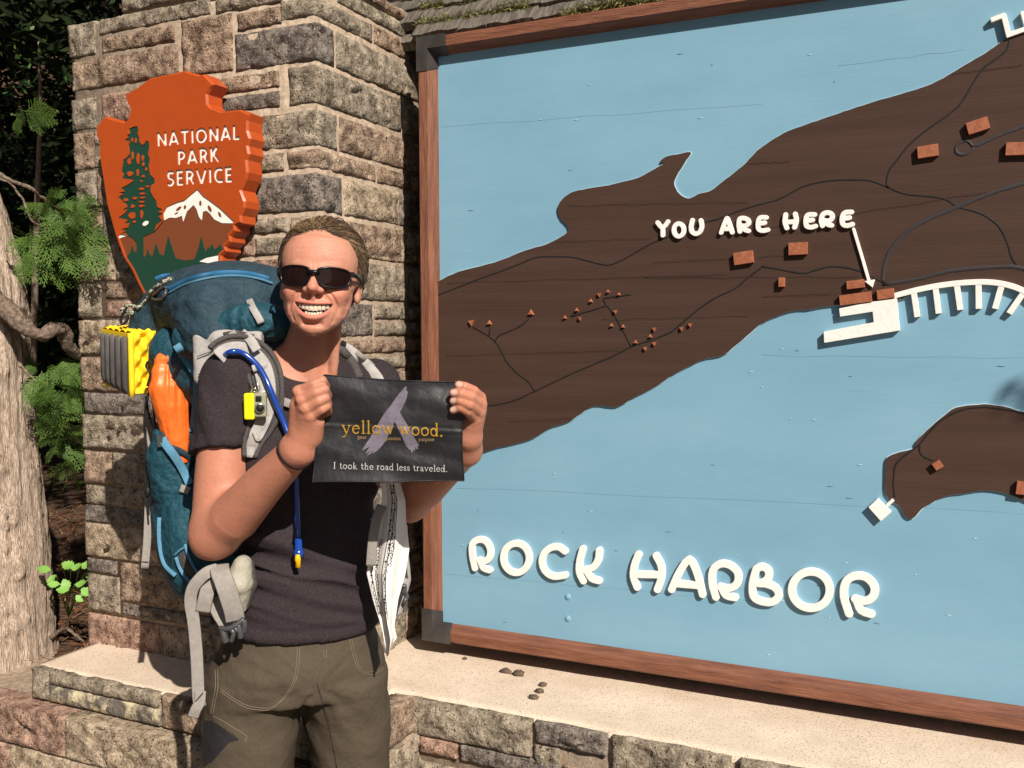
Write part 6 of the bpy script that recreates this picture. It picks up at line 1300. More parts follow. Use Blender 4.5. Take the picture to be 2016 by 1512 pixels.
# printed marks
def tof(pts): return np.array([fpl(x/5.04+600, y/5.04+700) for x, y in pts])
def fprint(name, loops, mat, off=.0008):
    V, F = fill2d([np.asarray(l) for l in loops], .00005); mk(name, fw(V[:, 0], V[:, 1], off), F, mat, flag, smooth=False)
mat_lav = M('print_lavender', (.24, .205, .26), (.34, .30, .37), 60, .5, st=(1, 1, 1)); mat_gold = M('print_gold', (.62, .36, .04), None, rough=.5); mat_wht = M('print_white', (.70, .69, .68), None, rough=.5); mat_tan = M('print_tan', (.42, .30, .15), None, rough=.5)
brush = [(1000, 305), (1014, 312), (1008, 345), (1026, 358), (1018, 385), (1014, 420), (985, 490), (945, 562), (975, 610), (1045, 728), (1090, 815), (1136, 893), (1128, 900), (1118, 880), (1124, 925), (1110, 932), (1098, 905), (1092, 958), (1080, 925), (1066, 972), (1052, 945), (1030, 925), (1008, 900), (960, 790), (895, 655), (850, 745), (800, 850), (770, 890), (720, 945), (668, 972), (700, 920), (655, 975), (618, 992), (655, 935), (600, 982), (640, 905), (575, 942), (568, 935), (610, 870), (640, 828), (690, 740), (750, 640), (800, 560), (850, 500), (890, 440), (935, 378), (965, 345)]
g = F2(tof(brush).min(0)-.003, tof(brush).max(0)+.003, .0004); SA = [(1000,305),(1014,312),(1008,345),(1026,358),(1018,385),(1014,420),(985,490),(945,562),(895,655),(850,745),(800,850),(770,890),(720,945),(668,972),(700,920),(655,975),(618,992),(655,935),(600,982),(640,905),(575,942),(568,935),(610,870),(640,828),(690,740),(750,640),(800,560),(850,500),(890,440),(935,378),(965,345)]
SB = [(945,562),(975,610),(1045,728),(1090,815),(1136,893),(1128,900),(1118,880),(1124,925),(1110,932),(1098,905),(1092,958),(1080,925),(1066,972),(1052,945),(1030,925),(1008,900),(960,790),(895,655),(860,620),(900,540)]
g.poly(tof(SA)); g.poly(tof(SB)); BD = g.D.copy(); lps = []
for k_ in range(int((g.y[-1]-g.y[0])/.005)+1):
    for m_ in range(int((g.x[-1]-g.x[0])/.010)+1): g.D = np.maximum(BD, np.maximum(abs(g.Y-(g.y[0]+.005*k_+.0025))-.0025, abs(g.X-(g.x[0]+.010*m_+.005))-.005)); lps += g.contours() if (g.D < 0).any() else []
fprint('brush_mark', lps, mat_lav, .0006)
SG = {'y': ([([(.12, .93), (.44, .06)], 1.1), ([(.74, .93), (.4, -.2), (.26, -.42), (.08, -.40)], .6), ([(0, .95), (.28, .95)], .5), ([(.58, .95), (.86, .95)], .5)], .84), 'e': ([([(.14, .56), (.68, .56)], .55), (arc(.41, .48, .31, .46, 12, 318, 18), .95)], .8),
      'l': ([([(.2, 1.52), (.2, .02)], 1.1), ([(.04, .03), (.38, .03)], .5), ([(.04, 1.46), (.2, 1.52)], .5)], .4), 'o': ([(arc(.43, .48, .34, .46, 0, 360, 22), .95)], .86),
      'w': ([([(.12, .93), (.36, .06)], 1.1), ([(.36, .06), (.58, .9)], .6), ([(.54, .93), (.78, .06)], 1.1), ([(.78, .06), (1.02, .93)], .6), ([(0, .95), (.26, .95)], .5), ([(.92, .95), (1.14, .95)], .5)], 1.14), 'd': ([(arc(.37, .46, .29, .44, 0, 360, 20), .9), ([(.68, 1.52), (.68, .03)], 1.1), ([(.54, 1.47), (.68, 1.52)], .5), ([(.68, .03), (.84, .03)], .5)], .88),
      '.': ([([(.14, .05), (.17, .08)], 1.5)], .32), 'g': ([(arc(.35, .62, .24, .32, 0, 360, 16), .85), (arc(.38, -.22, .3, .2, 0, 360, 16), .7), ([(.2, .32), (.16, .12), (.3, -.0)], .7), ([(.56, .84), (.74, .92)], .6)], .76), 'a': ([([(.12, .78), (.3, .94), (.5, .86), (.54, .6), (.54, .06), (.7, .04)], .9), (arc(.32, .27, .2, .25, 60, 330, 12), .8)], .74),
      'r': ([([(.2, .93), (.2, .03)], 1.1), ([(.2, .7), (.36, .92), (.54, .92)], .8), ([(.04, .03), (.38, .03)], .5), ([(.05, .93), (.2, .93)], .5)], .6), 'p': ([([(.2, .93), (.2, -.45)], 1.05), (arc(.48, .47, .28, .44, 0, 360, 16), .8), ([(.04, -.46), (.38, -.46)], .5)], .86), 's': ([([(.52, .74)]+arc(.32, .71, .19, .22, 50, 250, 8)+arc(.32, .25, .22, .22, 60, -140, 10)+[(.1, .26)], .85)], .64),
      'i': ([([(.2, .93), (.2, .03)], 1.1), ([(.04, .03), (.38, .03)], .5), ([(.19, 1.32), (.21, 1.34)], 1.3)], .4), 'n': ([([(.2, .93), (.2, .03)], 1.05), ([(.2, .66), (.4, .92), (.6, .86), (.66, .6), (.66, .03)], .85), ([(.04, .03), (.36, .03)], .5), ([(.52, .03), (.82, .03)], .5)], .86), 'u': ([([(.18, .93), (.18, .3), (.34, .05), (.56, .14), (.64, .3)], .85), ([(.64, .93), (.64, .03), (.8, .03)], 1.0)], .86),
      'I': ([([(.25, 1.42), (.25, .03)], 1.15), ([(.06, .03), (.44, .03)], .5), ([(.06, 1.42), (.44, 1.42)], .5)], .5), 't': ([([(.24, 1.25), (.24, .2), (.36, .04), (.54, .12)], .95), ([(.05, .92), (.52, .92)], .55)], .56), 'k': ([([(.2, 1.52), (.2, .03)], 1.05), ([(.66, .93), (.26, .45)], .6), ([(.36, .56), (.74, .03)], 1.0), ([(.04, .03), (.36, .03)], .5), ([(.6, .03), (.86, .03)], .5)], .84),
      'h': ([([(.2, 1.52), (.2, .03)], 1.05), ([(.2, .66), (.4, .92), (.6, .86), (.66, .6), (.66, .03)], .85), ([(.04, .03), (.36, .03)], .5), ([(.52, .03), (.82, .03)], .5)], .86), 'v': ([([(.12, .93), (.42, .06)], 1.1), ([(.42, .06), (.72, .93)], .6), ([(0, .95), (.26, .95)], .5), ([(.6, .95), (.84, .95)], .5)], .82)}
def fword(name, txt, x0, y0, x1, y1, xh, th, mat, parent=None, sp=.10):
    Wd = sum(SG[c][1] for c in txt)+sp*(len(txt)-1); x = 0; PL = []
    for c in txt:
        for P, t in SG[c][0]: PL.append((tof([(x0+(x1-x0)*(x+p[0])/Wd, y0+(y1-y0)*(x+p[0])/Wd-p[1]*xh) for p in P]), th*t))
        x += SG[c][1]+sp
    A = np.vstack([p for p, t in PL]); g = F2(A.min(0)-.003, A.max(0)+.003, max(.00016, th*.3))
    for P, t in PL: g.path(P, t)
    fprint(name, g.contours(.5), mat, .0016)
fword('yellow_print', 'yellow', 365, 772, 888, 778, 84, .00115, mat_gold); fword('yellow_print', 'wood.', 940, 782, 1372, 802, 84, .00115, mat_gold)
for w_, a, b, c in (('gear', 525, 612, 824), ('passion', 806, 955, 836), ('purpose', 1130, 1284, 846)): fword('small_print', w_, a, c, b, c+3, 24, .00048, mat_tan)
for w_, a, b in (('I', 288, 314), ('took', 350, 524), ('the', 560, 686), ('road', 716, 882), ('less', 912, 1044), ('traveled.', 1075, 1414)): fword('white_print', w_, a, 1118+(a-288)*.033, b, 1118+(b-288)*.033, 43, .00058, mat_wht)
# ------------------------------------------------------------------ backpack
T0 = np.array([-.414, 1.90, 0.0])
def PK(l, b, z): return T0+LAT*l+BK*b+UPZ*z
mat_teal = M('dark_teal_nylon', (.016, .036, .050), (.026, .055, .075), 200, .7, bump=.25, bscale=800, bump2=.8, b2scale=26, spec=.25, st=(1, 1, 2))
mat_teal2 = M('bright_teal_nylon', (.009, .045, .066), (.014, .070, .100), 90, .65, bump=.2, bscale=800, bump2=.9, b2scale=32, spec=.28)
mat_zip = M('blue_zip', (.022, .12, .25), None, rough=.6, bump=.6, bscale=500); mat_bluestrap = M('blue_grey_webbing', (.075, .20, .31), (.10, .25, .37), 150, .75, bump=.3, bscale=700, wave=(500, .3))
mat_grey = M('grey_webbing', (.25, .225, .205), (.31, .28, .255), 120, .75, bump=.25, bscale=700, wave=(500, .35)); mat_lgrey = M('light_grey_fabric', (.32, .30, .285), (.39, .365, .35), 40, .7, bump=.3, bscale=500, bump2=.4, b2scale=45)
mat_spacer = M('dark_spacer_mesh', (.035, .030, .029), (.10, .088, .085), 420, .85, bump=1, bscale=420); mat_plastic = M('grey_buckle_plastic', (.055, .055, .058), None, rough=.35, spec=.5); mat_black = M('black_cord', (.010, .010, .011), None, rough=.6)
pack = thing('backpack', 'large teal hiking backpack with grey straps worn on the hiker\'s back', 'backpack', tuple(f2w(PK(0, .2, .9))))
def shell(name, v, mat, parent=pack, wr=.004, ws=(14, 14, 9), seed=1, it=1, ridge=True):
    V, F = v.mesh(); V = relax(V, F, it); N = vnorm(V, F); n = fbm(V*np.array(ws), 3, seed); V = V+N*((1-abs(n)*2.6)*wr if ridge else n*wr)[:, None]; W = f2w(V); mk(name, W, F, mat, parent); return W, F
v = Vol(PK(0, .2, .85)-[.30, .30, .02], PK(0, .2, 1.55)+[.30, .30, .02], .006)
v.box(PK(0, .195, 1.20), (.150, .090, .24), .07, MT_, k=.03); v.ell(PK(-.04, .20, 1.40), (.165, .13, .10), MT_, k=.05); v.ell(pf(345, 690, 1.98), (.05, .05, .05), MT_, k=.04); v.ell(PK(-.02, .22, 1.02), (.150, .115, .145), MT_, k=.05); v.ell(PK(0, .29, 1.16), (.11, .055, .19), MT_, k=.04)
v.ell(pf(352, 1010, 1.985), (.045, .09, .11), MT_, k=.04); v.ell(pf(372, 1090, 1.96), (.045, .08, .085), MT_, k=.04); v.ell(pf(395, 1140, 1.95), (.04, .06, .05), MT_, k=.03)
WM, FM = shell('main_body', v, mat_teal2, wr=.0045, seed=3)
v = Vol(PK(-.05, .2, 1.38)-[.36, .36, .02], PK(-.05, .2, 1.66)+[.36, .36, .02], .006)
v.box(PK(-.045, .225, 1.515), (.150, .165, .055), .05, MT_, k=.03); v.ell(PK(-.05, .22, 1.545), (.150, .165, .070), MT_, k=.05); v.ell(PK(-.165, .36, 1.475), (.055, .06, .055), MT_, k=.05); v.ell(PK(-.16, .10, 1.475), (.055, .08, .07), MT_, k=.05); v.ell(PK(-.05, .06, 1.44), (.11, .06, .06), MT_, k=.04)
WL, FL = shell('lid', v, mat_teal, wr=.005, ws=(9, 9, 22), seed=8)
v = Vol(PK(-.18, .17, 1.1)-[.14, .14, .18], PK(-.18, .17, 1.1)+[.14, .14, .20], .005)
v.chain([pf(343, 848, 1.955), pf(338, 900, 1.965), pf(345, 960, 1.97), pf(350, 1000, 1.985)], [.040, .048, .046, .035], .02); planecut(v, pf(345, 842, 1.95), np.array([-.05, -.15, 1]))
WPc, FPc = shell('side_pocket', v, mat_teal2, wr=.0035, ws=(12, 12, 16), seed=5)
bt_pack = bvh(np.vstack([WM, WL, WPc]), np.vstack([FM, FL+len(WM), FPc+len(WM)+len(WL)]))
def onp(pts, off=.004, default=1.96, n=6): return onsurf(bt_pack, pts, off, default, n)
def seg3(name, pts, w, mat, off=.004, parent=pack, th=.0016, n=6, default=1.96): return ribbon(name, smoothP(onp(pts, off, default, n)), w, mat, parent, th=th)
def smoothP(P, it=3):
    P = P.copy()
    for _ in range(it): P[1:-1] = P[1:-1]*.5+(P[:-2]+P[2:])*.25
    return P
zp = lambda L_: [(x/3.024+160, y/3.024+500) for x, y in L_]
# zip, piping and folds on the lid
seg3('zip', zp([(510, 215), (600, 170), (700, 135), (830, 112), (950, 112), (1050, 128), (1120, 150)]), .010, mat_zip, .006); seg3('piping', zp([(515, 235), (610, 185), (720, 150), (840, 130), (960, 130), (1070, 150), (1140, 175)]), .004, mat_bluestrap, .007)
seg3('piping', zp([(440, 150), (480, 132), (525, 124)]), .008, mat_zip, .006)
P = smoothP(onp(zp([(508, 205), (495, 196), (455, 222), (425, 250), (428, 265), (450, 272), (485, 262), (502, 235), (506, 210)]), .008)); V, F = tubeVF(P, .0032, 8); mk('zip_pull', V, F, mat_plastic, pack)
# lighter teal throat fabric under the lid
v = Vol(pf(470, 635, 1.86)-[.16, .12, .09], pf(470, 635, 1.86)+[.16, .12, .09], .004); v.ell(pf(500, 632, 1.835), (.058, .035, .030), None, k=.03); v.ell(pf(440, 645, 1.85), (.065, .03, .026), None, k=.03); v.ell(pf(380, 665, 1.87), (.035, .03, .035), None, k=.03); v.ell(pf(545, 640, 1.86), (.05, .03, .026), None, k=.03); WT_, FT_ = shell('throat_fabric', v, mat_teal2, wr=.006, ws=(22, 22, 16), seed=21)
bt_pack = bvh(np.vstack([WM, WL, WPc, WT_]), np.vstack([FM, FL+len(WM), FPc+len(WM)+len(WL), FT_+len(WM)+len(WL)+len(WPc)]))
seg3('grey_tab', zp([(998, 270), (1020, 320), (1050, 370), (1072, 412)]), [.004]*1+[.010]*5+[.018]*13 if False else .014, mat_lgrey, .006)
# side webbing
seg3('compression_strap', zp([(565, 540), (600, 590), (640, 650), (690, 720), (735, 765)]), .016, mat_bluestrap, .010); seg3('compression_strap', zp([(700, 755), (695, 850), (685, 960), (672, 1050)]), .020, mat_bluestrap, .012)
z9 = lambda L_: [(x/3.98+260, y/3.98+780) for x, y in L_]
seg3('pocket_hem', z9([(205, 180), (230, 215), (300, 245), (380, 262), (475, 268)]), .007, mat_bluestrap, .005)
seg3('compression_strap', z9([(232, 330), (280, 400), (340, 480), (400, 580), (452, 690)]), .017, mat_bluestrap, .011); seg3('compression_strap', z9([(300, 400), (380, 430), (440, 470), (485, 510)]), .012, mat_teal, .007)
seg3('piping', z9([(215, 950), (212, 1080), (222, 1200), (250, 1310), (300, 1370), (340, 1405)]), .009, mat_bluestrap, .006); seg3('piping', z9([(330, 1250), (370, 1210), (410, 1185)]), .004, mat_bluestrap, .006)
seg3('piping', z9([(345, 1260), (370, 1340), (420, 1420), (490, 1490)]), .007, mat_bluestrap, .008); seg3('piping', z9([(415, 1160), (440, 1250), (480, 1330), (520, 1395)]), .006, mat_bluestrap, .008)
seg3('grey_tab', z9([(378, 720), (415, 730), (450, 745)]), .016, mat_grey, .010)
patch('inner_pocket', z9([(360, 1275), (372, 1240), (405, 1205), (418, 1240), (440, 1300), (490, 1375), (470, 1420), (430, 1400), (390, 1350)]), bt_pack, mat_spacer, pack, off=.007, step=1.5, default=1.93)
def bolt(c, s, mat=mat_plastic, nm='buckle'): V, F = boxVF(-np.array(s)/2, np.array(s)/2); V = [c+cR*a[0]-cF*a[1]+cZ*a[2] for a in V]; return mk(nm, V, F, mat, pack, smooth=False)
bolt(onp(z9([(222, 350)]*1), .012, n=0)[0], (.010, .008, .024)); v = Vol(pf(362, 757, 1.93)-.03, pf(362, 757, 1.93)+.03, .002); v.ell(pf(366, 748, 1.925), (.009, .007, .010), k=.004); v.ell(pf(362, 762, 1.925), (.011, .006, .012), k=.004); V, F = v.mesh(); mk('cord_lock', f2w(V), F, mat_plastic, pack)
# grey webbing tail hanging down the back corner
P = catmull(np.array([atd(x, y, d) for x, y, d in [(297, 820, 2.02), (296, 900, 2.02), (293, 980, 2.015), (290, 1060, 2.01), (285, 1119, 2.005)]]), 8); ribbon('webbing_tail', P, .0165, mat_grey, pack)
P = np.array([atd(278, 1106, 2.0055-.003), atd(292, 1106, 2.0055-.003)]); V, F = tubeVF(P, .0008, 5); mk('stitching', V, F, mat_black, pack)
# black bungee cords
for k_, pts in enumerate([[(288, 780), (284, 840), (292, 900), (296, 950), (288, 975)], [(300, 790), (306, 850), (292, 890), (285, 930), (291, 990), (293, 1014)], [(294, 760), (290, 800), (300, 850), (296, 905), (290, 925), (296, 960)], [(310, 720), (296, 760), (288, 800), (287, 840)], [(318, 830), (308, 860), (300, 880), (298, 905)]]):
    P = catmull(np.array([atd(x, y, 1.985-.006*k_) for x, y in pts]), 7); V, F = tubeVF(P, .0022, 6); mk('bungee_cord', V, F, mat_black if k_ != 4 else mat_bluestrap, pack)
for (x, y) in ((292, 905), (291, 968)): v = Vol(pf(x, y, 1.975)-.016, pf(x, y, 1.975)+.016, .002); v.ell(pf(x, y, 1.975), (.007, .006, .011), k=.002); V, F = v.mesh(); mk('cord_knot', f2w(V), F, mat_black, pack)
# camouflage paracord coil at the lid's corner
mat_para = M('camouflage_cord', (.05, .05, .035), (.42, .40, .30), 260, .8, bump=1, bscale=400, ramp=(.45, .52))
pc = [(338, 548), (328, 553), (318, 560), (305, 568), (296, 578), (288, 590), (280, 600), (272, 608), (262, 603), (250, 604), (240, 608), (245, 614), (256, 612), (262, 618), (252, 622), (246, 616)]
P = onp(pc, .004, 2.04, 8); P = P+np.stack([vn(np.c_[np.arange(len(P))*.9, P[:, 0]*0, P[:, 0]*0+k], 3) for k in range(3)], 1)*.004; V, F = tubeVF(P, .0034, 7); mk('paracord', V, F, mat_para, pack)
P = catmull(np.array([atd(x, y, 2.03) for x, y in [(248, 608), (240, 622), (238, 634), (243, 638), (250, 630), (252, 618)]]), 6); V, F = tubeVF(P, .003, 6); mk('cord_loop', V, F, mat_black, pack)
# harness: grey back-panel wing, load lifters, shoulder straps
v = Vol(pf(432, 705, 1.82)-[.09, .06, .09], pf(432, 705, 1.82)+[.09, .06, .09], .003); v.box(pf(428, 705, 1.815), (.046, .014, .052), .014, k=.01); v.box(pf(470, 678, 1.808), (.05, .013, .026), .012, k=.012); V, F = v.mesh(); mk('harness_wing', f2w(V), F, mat_lgrey, pack)
def rb(name, pts, w, mat, th=.0016, n=7, nrm=None): return ribbon(name, catmull(np.array([atd(*p) for p in pts]), n), w, mat, pack, th=th, nrm=nrm)
rb('seam', [(388, 702, 1.795), (420, 690, 1.795), (455, 672, 1.790)], .0018, mat_spacer); rb('seam', [(390, 738, 1.795), (415, 722, 1.795), (445, 700, 1.790)], .0018, mat_spacer)
rb('load_lifter', [(466, 655, 1.790), (452, 668, 1.782), (440, 690, 1.778), (432, 715, 1.780), (424, 745, 1.79)], .017, mat_grey); rb('load_lifter', [(475, 655, 1.790), (492, 668, 1.782), (506, 690, 1.77)], .018, mat_lgrey)
rb('load_lifter', [(440, 658, 1.795), (468, 655, 1.79), (500, 662, 1.785)], .008, mat_spacer)
def strapsdf(name, pts, w, th, mat, off):
    P = smoothP(onsurf(bvh_shirt, pts, off, 1.82, 6), 6); return ribbon(name, P, w, mat, pack, th=th), P
CL = [(432, 704), (445, 694), (469, 690), (495, 699), (514, 717), (524, 743), (528, 779), (526, 811), (514, 838), (499, 866), (493, 900)]
PS = smoothP(onsurf(bvh_shirt, CL, .006, 1.82, 6), 8); PS[:8] = PS[:8]-cZ*0
wsh = np.interp(np.linspace(0, 1, len(PS)), [0, .25, .5, .7, .85, 1], [.050, .062, .060, .050, .040, .020])
ribbon('shoulder_strap', PS, wsh, mat_spacer, pack, th=.008); ribbon('strap_panel', PS-np.array([_f*.0055]), wsh*.60, mat_lgrey, pack, th=.003)
for s_ in (-1, 1):
    T_ = np.gradient(PS, axis=0); T_ /= np.linalg.norm(T_, axis=1, keepdims=True); S_ = np.cross(T_, CAM-PS); S_ /= np.linalg.norm(S_, axis=1, keepdims=True); V, F = tubeVF(PS+S_*(wsh*.47*s_)[:, None]-_f*.003, .0052, 8); mk('strap_edge', V, F, mat_spacer, pack)
P = onsurf(bvh_shirt, [(497, 726), (515, 721), (530, 716), (545, 712)], .019, 1.8, 5); ribbon('keeper_band', P, .013, mat_lgrey, pack, th=.003)
P = onsurf(bvh_shirt, [(548, 787), (562, 792), (576, 797)], .010, 1.8, 5); ribbon('sternum_strap', P, .016, mat_grey, pack)
P = onsurf(bvh_shirt, [(500, 850), (508, 866), (520, 850), (531, 825), (533, 815)], .018, 1.8, 5); ribbon('strap_piping', P, .007, mat_lgrey, pack)
P = onsurf(bvh_shirt, [(494, 895), (497, 875), (502, 860)], .012, 1.8, 5); ribbon('lower_webbing', P, .022, mat_grey, pack)
# logo letter on the strap
gq = F2((-1, -1), (1, 1), .02); gq.path(np.array([(.5, .55)]+arc(0, .32, .5, .34, 50, 250, 10)+arc(0, -.32, .52, .36, 70, -140, 12)+[(-.5, -.55)]), .13); V, F = fill2d(gq.contours(), .01); c = hit(bvh_shirt, 519, 774, .022, 1.8)
mk('logo_letter', [c+cR*a[0]*.0052+cZ*a[1]*.0058+_f*(-a[2])*.02 for a in V], F, mat_pwhite, pack, smooth=False)
# far shoulder strap
P = smoothP(onsurf(bvh_shirt, [(668, 684), (684, 702), (698, 722), (708, 745)], .006, 1.9, 6)); V, F = tubeVF(P, .0095, 8); mk('strap_edge', V, F, mat_spacer, pack)
P = smoothP(onsurf(bvh_shirt, [(668, 680), (692, 695), (715, 715), (740, 742), (748, 760)], .010, 1.93, 6)); ribbon('shoulder_strap', P, .026, mat_lgrey, pack, th=.004)
P = smoothP(onsurf(bvh_shirt, [(664, 679), (690, 687), (716, 704), (735, 722)], .014, 1.93, 6)); ribbon('load_lifter', P, .010, mat_grey, pack, th=.002)
# hydration hose with bite valve
mat_hose = M('blue_hose', (.008, .045, .26), None, rough=.22, spec=.6, coat=.3)
hp = [atd(437, 752, 1.84), atd(434, 735, 1.80), atd(434, 716, 1.775), atd(441, 701, 1.762)]
for (x, y, o_) in [(456, 692, .030), (478, 695, .026), (500, 712, .024), (516, 732, .020), (530, 762, .024), (545, 798, .026), (560, 835, .024), (574, 875, .018), (581, 920, .014), (584, 980, .012), (586, 1040, .016), (588, 1088, .022)]:
    hp.append(hit(bvh_shirt, x, y, o_, 1.80))
hp = smoothP(catmull(np.array(hp), 8), 8); V, F = tubeVF(hp, .0056, 12); mk('drinking_hose', V, F, mat_hose, pack)
e_ = hp[-1]; dn = np.array([0, 0, -1.0]); V, F = tubeVF([e_-dn*.028, e_-dn*.006, e_-dn*.005, e_+dn*.008], [.0068, .0068, .0095, .0095], 12); mk('valve_collar', V, F, mat_hose, pack)
mat_yel = M('yellow_plastic', (.80, .43, .01), None, rough=.3); V, F = tubeVF([e_+dn*.002-_f*.008, e_+dn*.012-_f*.008, e_+dn*.016-_f*.006, e_+dn*.026-_f*.006], [.004, .006, .0048, .0055], 10); mk('bite_valve', V, F, mat_yel, pack)
# hip belt, near side
zh = lambda x, y, d: (x/4.2+350, y/4.2+1080, d)
v = Vol(pf(466, 1150, 1.73)-[.06, .06, .08], pf(466, 1150, 1.73)+[.06, .06, .08], .003); v.chain([pf(478, 1112, 1.745), pf(470, 1150, 1.735), pf(472, 1195, 1.74)], [.018, .026, .014], .012); V, F = v.mesh(); V = V+vnorm(V, F)*(.0025*fbm(V*55, 2, 3))[:, None]; mk('hip_pad', f2w(V), F, M('quilted_grey', (.30, .28, .22), (.37, .345, .28), 30, .6, bump2=.5, b2scale=60, bump=.2, bscale=400), pack)
v = Vol(pf(478, 1150, 1.75)-[.05, .05, .08], pf(478, 1150, 1.75)+[.05, .05, .08], .003); v.chain([pf(486, 1112, 1.76), pf(486, 1150, 1.755), pf(480, 1190, 1.755)], [.014, .020, .012], .012); V, F = v.mesh(); mk('hip_pad_mesh', f2w(V), F, mat_spacer, pack)
rb('hip_webbing', [zh(345, 130, 1.735), zh(350, 190, 1.712), zh(385, 280, 1.700), zh(425, 400, 1.700), zh(462, 520, 1.706), zh(475, 600, 1.712)], .035, mat_grey)
rb('hip_webbing', [zh(470, 605, 1.716), zh(420, 640, 1.725), zh(370, 580, 1.735), zh(325, 500, 1.74), zh(300, 400, 1.745)], .026, mat_grey)
rb('webbing_tail', [zh(330, 170, 1.725), zh(250, 195, 1.712), (393, 1140, 1.708), zh(125, 330, 1.708), zh(105, 440, 1.71), zh(130, 600, 1.712), zh(150, 800, 1.712), zh(162, 1000, 1.710), zh(170, 1200, 1.708), zh(185, 1310, 1.707)], .0225, mat_grey)
rb('webbing_tail', [zh(188, 1180, 1.7045), zh(180, 1270, 1.702), zh(150, 1330, 1.700), zh(125, 1395, 1.702)], .020, mat_grey)
rb('webbing_tail', [zh(275, 240, 1.722), zh(250, 330, 1.716), zh(228, 420, 1.714), zh(205, 525, 1.716)], .027, mat_grey)
P = np.array([atd(*zh(145, 1265, 1.699)), atd(*zh(210, 1190, 1.699))]); V, F = tubeVF(P, .0008, 5); mk('stitching', V, F, mat_black, pack)
bk = [[zh(350, 655, 1.704), zh(400, 665, 1.700), zh(470, 640, 1.700), zh(548, 580, 1.706)]]
P = catmull(np.array([atd(*p) for p in bk[0]]), 5); V, F = tubeVF(P, .0048, 8); mk('buckle_bar', V, F, mat_plastic, pack)
for pts, r in [([zh(372, 665, 1.704), zh(385, 720, 1.702), zh(402, 775, 1.702)], .0062), ([zh(430, 660, 1.702), zh(462, 700, 1.700), zh(440, 770, 1.702)], .0045), ([zh(500, 630, 1.703), zh(515, 690, 1.702), zh(520, 740, 1.703)], .0055), ([zh(470, 650, 1.702), zh(492, 680, 1.70), zh(500, 640, 1.702)], .004), ([zh(545, 590, 1.706), zh(552, 640, 1.706), zh(548, 690, 1.708)], .0055)]:
    P = catmull(np.array([atd(*p) for p in pts]), 5); V, F = tubeVF(P, r, 8); mk('buckle_prong', V, F, mat_plastic, pack)
# hip belt, far side
rb('webbing_tail', [(752, 995, 1.765), (742, 1020, 1.755), (736, 1050, 1.75), (732, 1085, 1.75), (730, 1114, 1.752)], .0185, mat_grey)
rb('hip_webbing', [(770, 960, 1.80), (768, 1000, 1.80), (752, 1015, 1.78), (735, 1030, 1.765)], .020, mat_lgrey)
v = Vol(pf(790, 1140, 1.90)-[.07, .06, .10], pf(790, 1140, 1.90)+[.07, .06, .10], .0035); v.chain([pf(782, 1080, 1.90), pf(788, 1140, 1.895), pf(780, 1200, 1.89)], [.022, .022, .014], .01); V, F = v.mesh(); mk('hip_pad', f2w(V), F, mat_lgrey, pack)
for pts, r in [([(795, 1160, 1.865), (800, 1175, 1.795), (794, 1190, 1.795), (800, 1200, 1.864)], .0045), ([(790, 1155, 1.866), (797, 1153, 1.866), (797, 1164, 1.866)], .004)]:
    P = catmull(np.array([atd(*p) for p in pts]), 5); V, F = tubeVF(P, r, 8); mk('buckle_prong', V, F, mat_plastic, pack)
# ------------------------------------------------------------------ folded sleeping pad lashed behind the pack
mat_ypad = M('yellow_foam', (.80, .52, .012), (.86, .60, .02), 30, .75, bump=.15, bscale=400); mat_gpad = M('grey_foam', (.080, .072, .070), (.12, .108, .105), 40, .85, bump=.4, bscale=160, bst=(1, 1, .3))
pad = thing('sleeping_pad', 'folded yellow and grey egg-crate foam sleeping pad lashed behind the backpack', 'sleeping pad', tuple(f2w(PK(-.1, .37, 1.32))))
PD0 = pf(259, 652, 1.962); el = LAT*.985+UPZ*.02; eb = BK*1.0+UPZ*.055; eb /= np.linalg.norm(eb); LP, BP, HP_ = .34, .195, .130
def pdp(l, b, h): return PD0+el*l+eb*b-UPZ*h
def surf(name, fn, nu, nv, mat, parent):
    U, W = np.meshgrid(np.linspace(0, 1, nu), np.linspace(0, 1, nv), indexing='ij'); P = fn(U, W); ids = np.arange(nu*nv).reshape(nu, nv)
    F = np.stack([ids[:-1, :-1], ids[1:, :-1], ids[1:, 1:], ids[:-1, 1:]], -1).reshape(-1, 4); return mk(name, f2w(P.reshape(-1, 3)), F, mat, parent)
dimp = lambda a, b: .5+.5*np.cos(a*2*math.pi/.030)*np.cos(b*2*math.pi/.044)
def side(U, W):
    l = U*LP; h = W*HP_; d = dimp(l+.004, h+.008); e = np.clip(np.minimum.reduce([U*LP, W*HP_, (1-W)*HP_])/.012, 0, 1); return PD0+el*l[..., None]-UPZ*h[..., None]-eb*((d-.62)*.021*e)[..., None]
surf('yellow_side', side, 170, 70, mat_ypad, pad)
def topf(U, W):
    l = U*LP; b = W*BP; fold = abs(np.sin(W*math.pi*5))**.6; d = dimp(l+.004, b*1.4); e = np.clip(U*LP/.012, 0, 1); z = .006*(fold-1)*(.35+.65*(1-e*.4))+.009*(d-.5)*e; return PD0+el*l[..., None]+eb*b[..., None]+UPZ*z[..., None]
surf('yellow_top', topf, 170, 120, mat_ypad, pad)
V = [pdp(-.002, .002, .006), pdp(LP, .002, .006), pdp(LP, BP, .006), pdp(-.002, BP, .006), pdp(-.002, .002, HP_), pdp(LP, .002, HP_), pdp(LP, BP, HP_), pdp(-.002, BP, HP_)]; mk('core', f2w(np.array(V)), [(0, 1, 2, 3), (7, 6, 5, 4), (0, 3, 7, 4), (3, 2, 6, 7), (2, 1, 5, 6)], mat_ypad, pad, smooth=False)
g_b = [(.020, .052), (.062, .091), (.101, .126), (.135, .157), (.167, .186)]
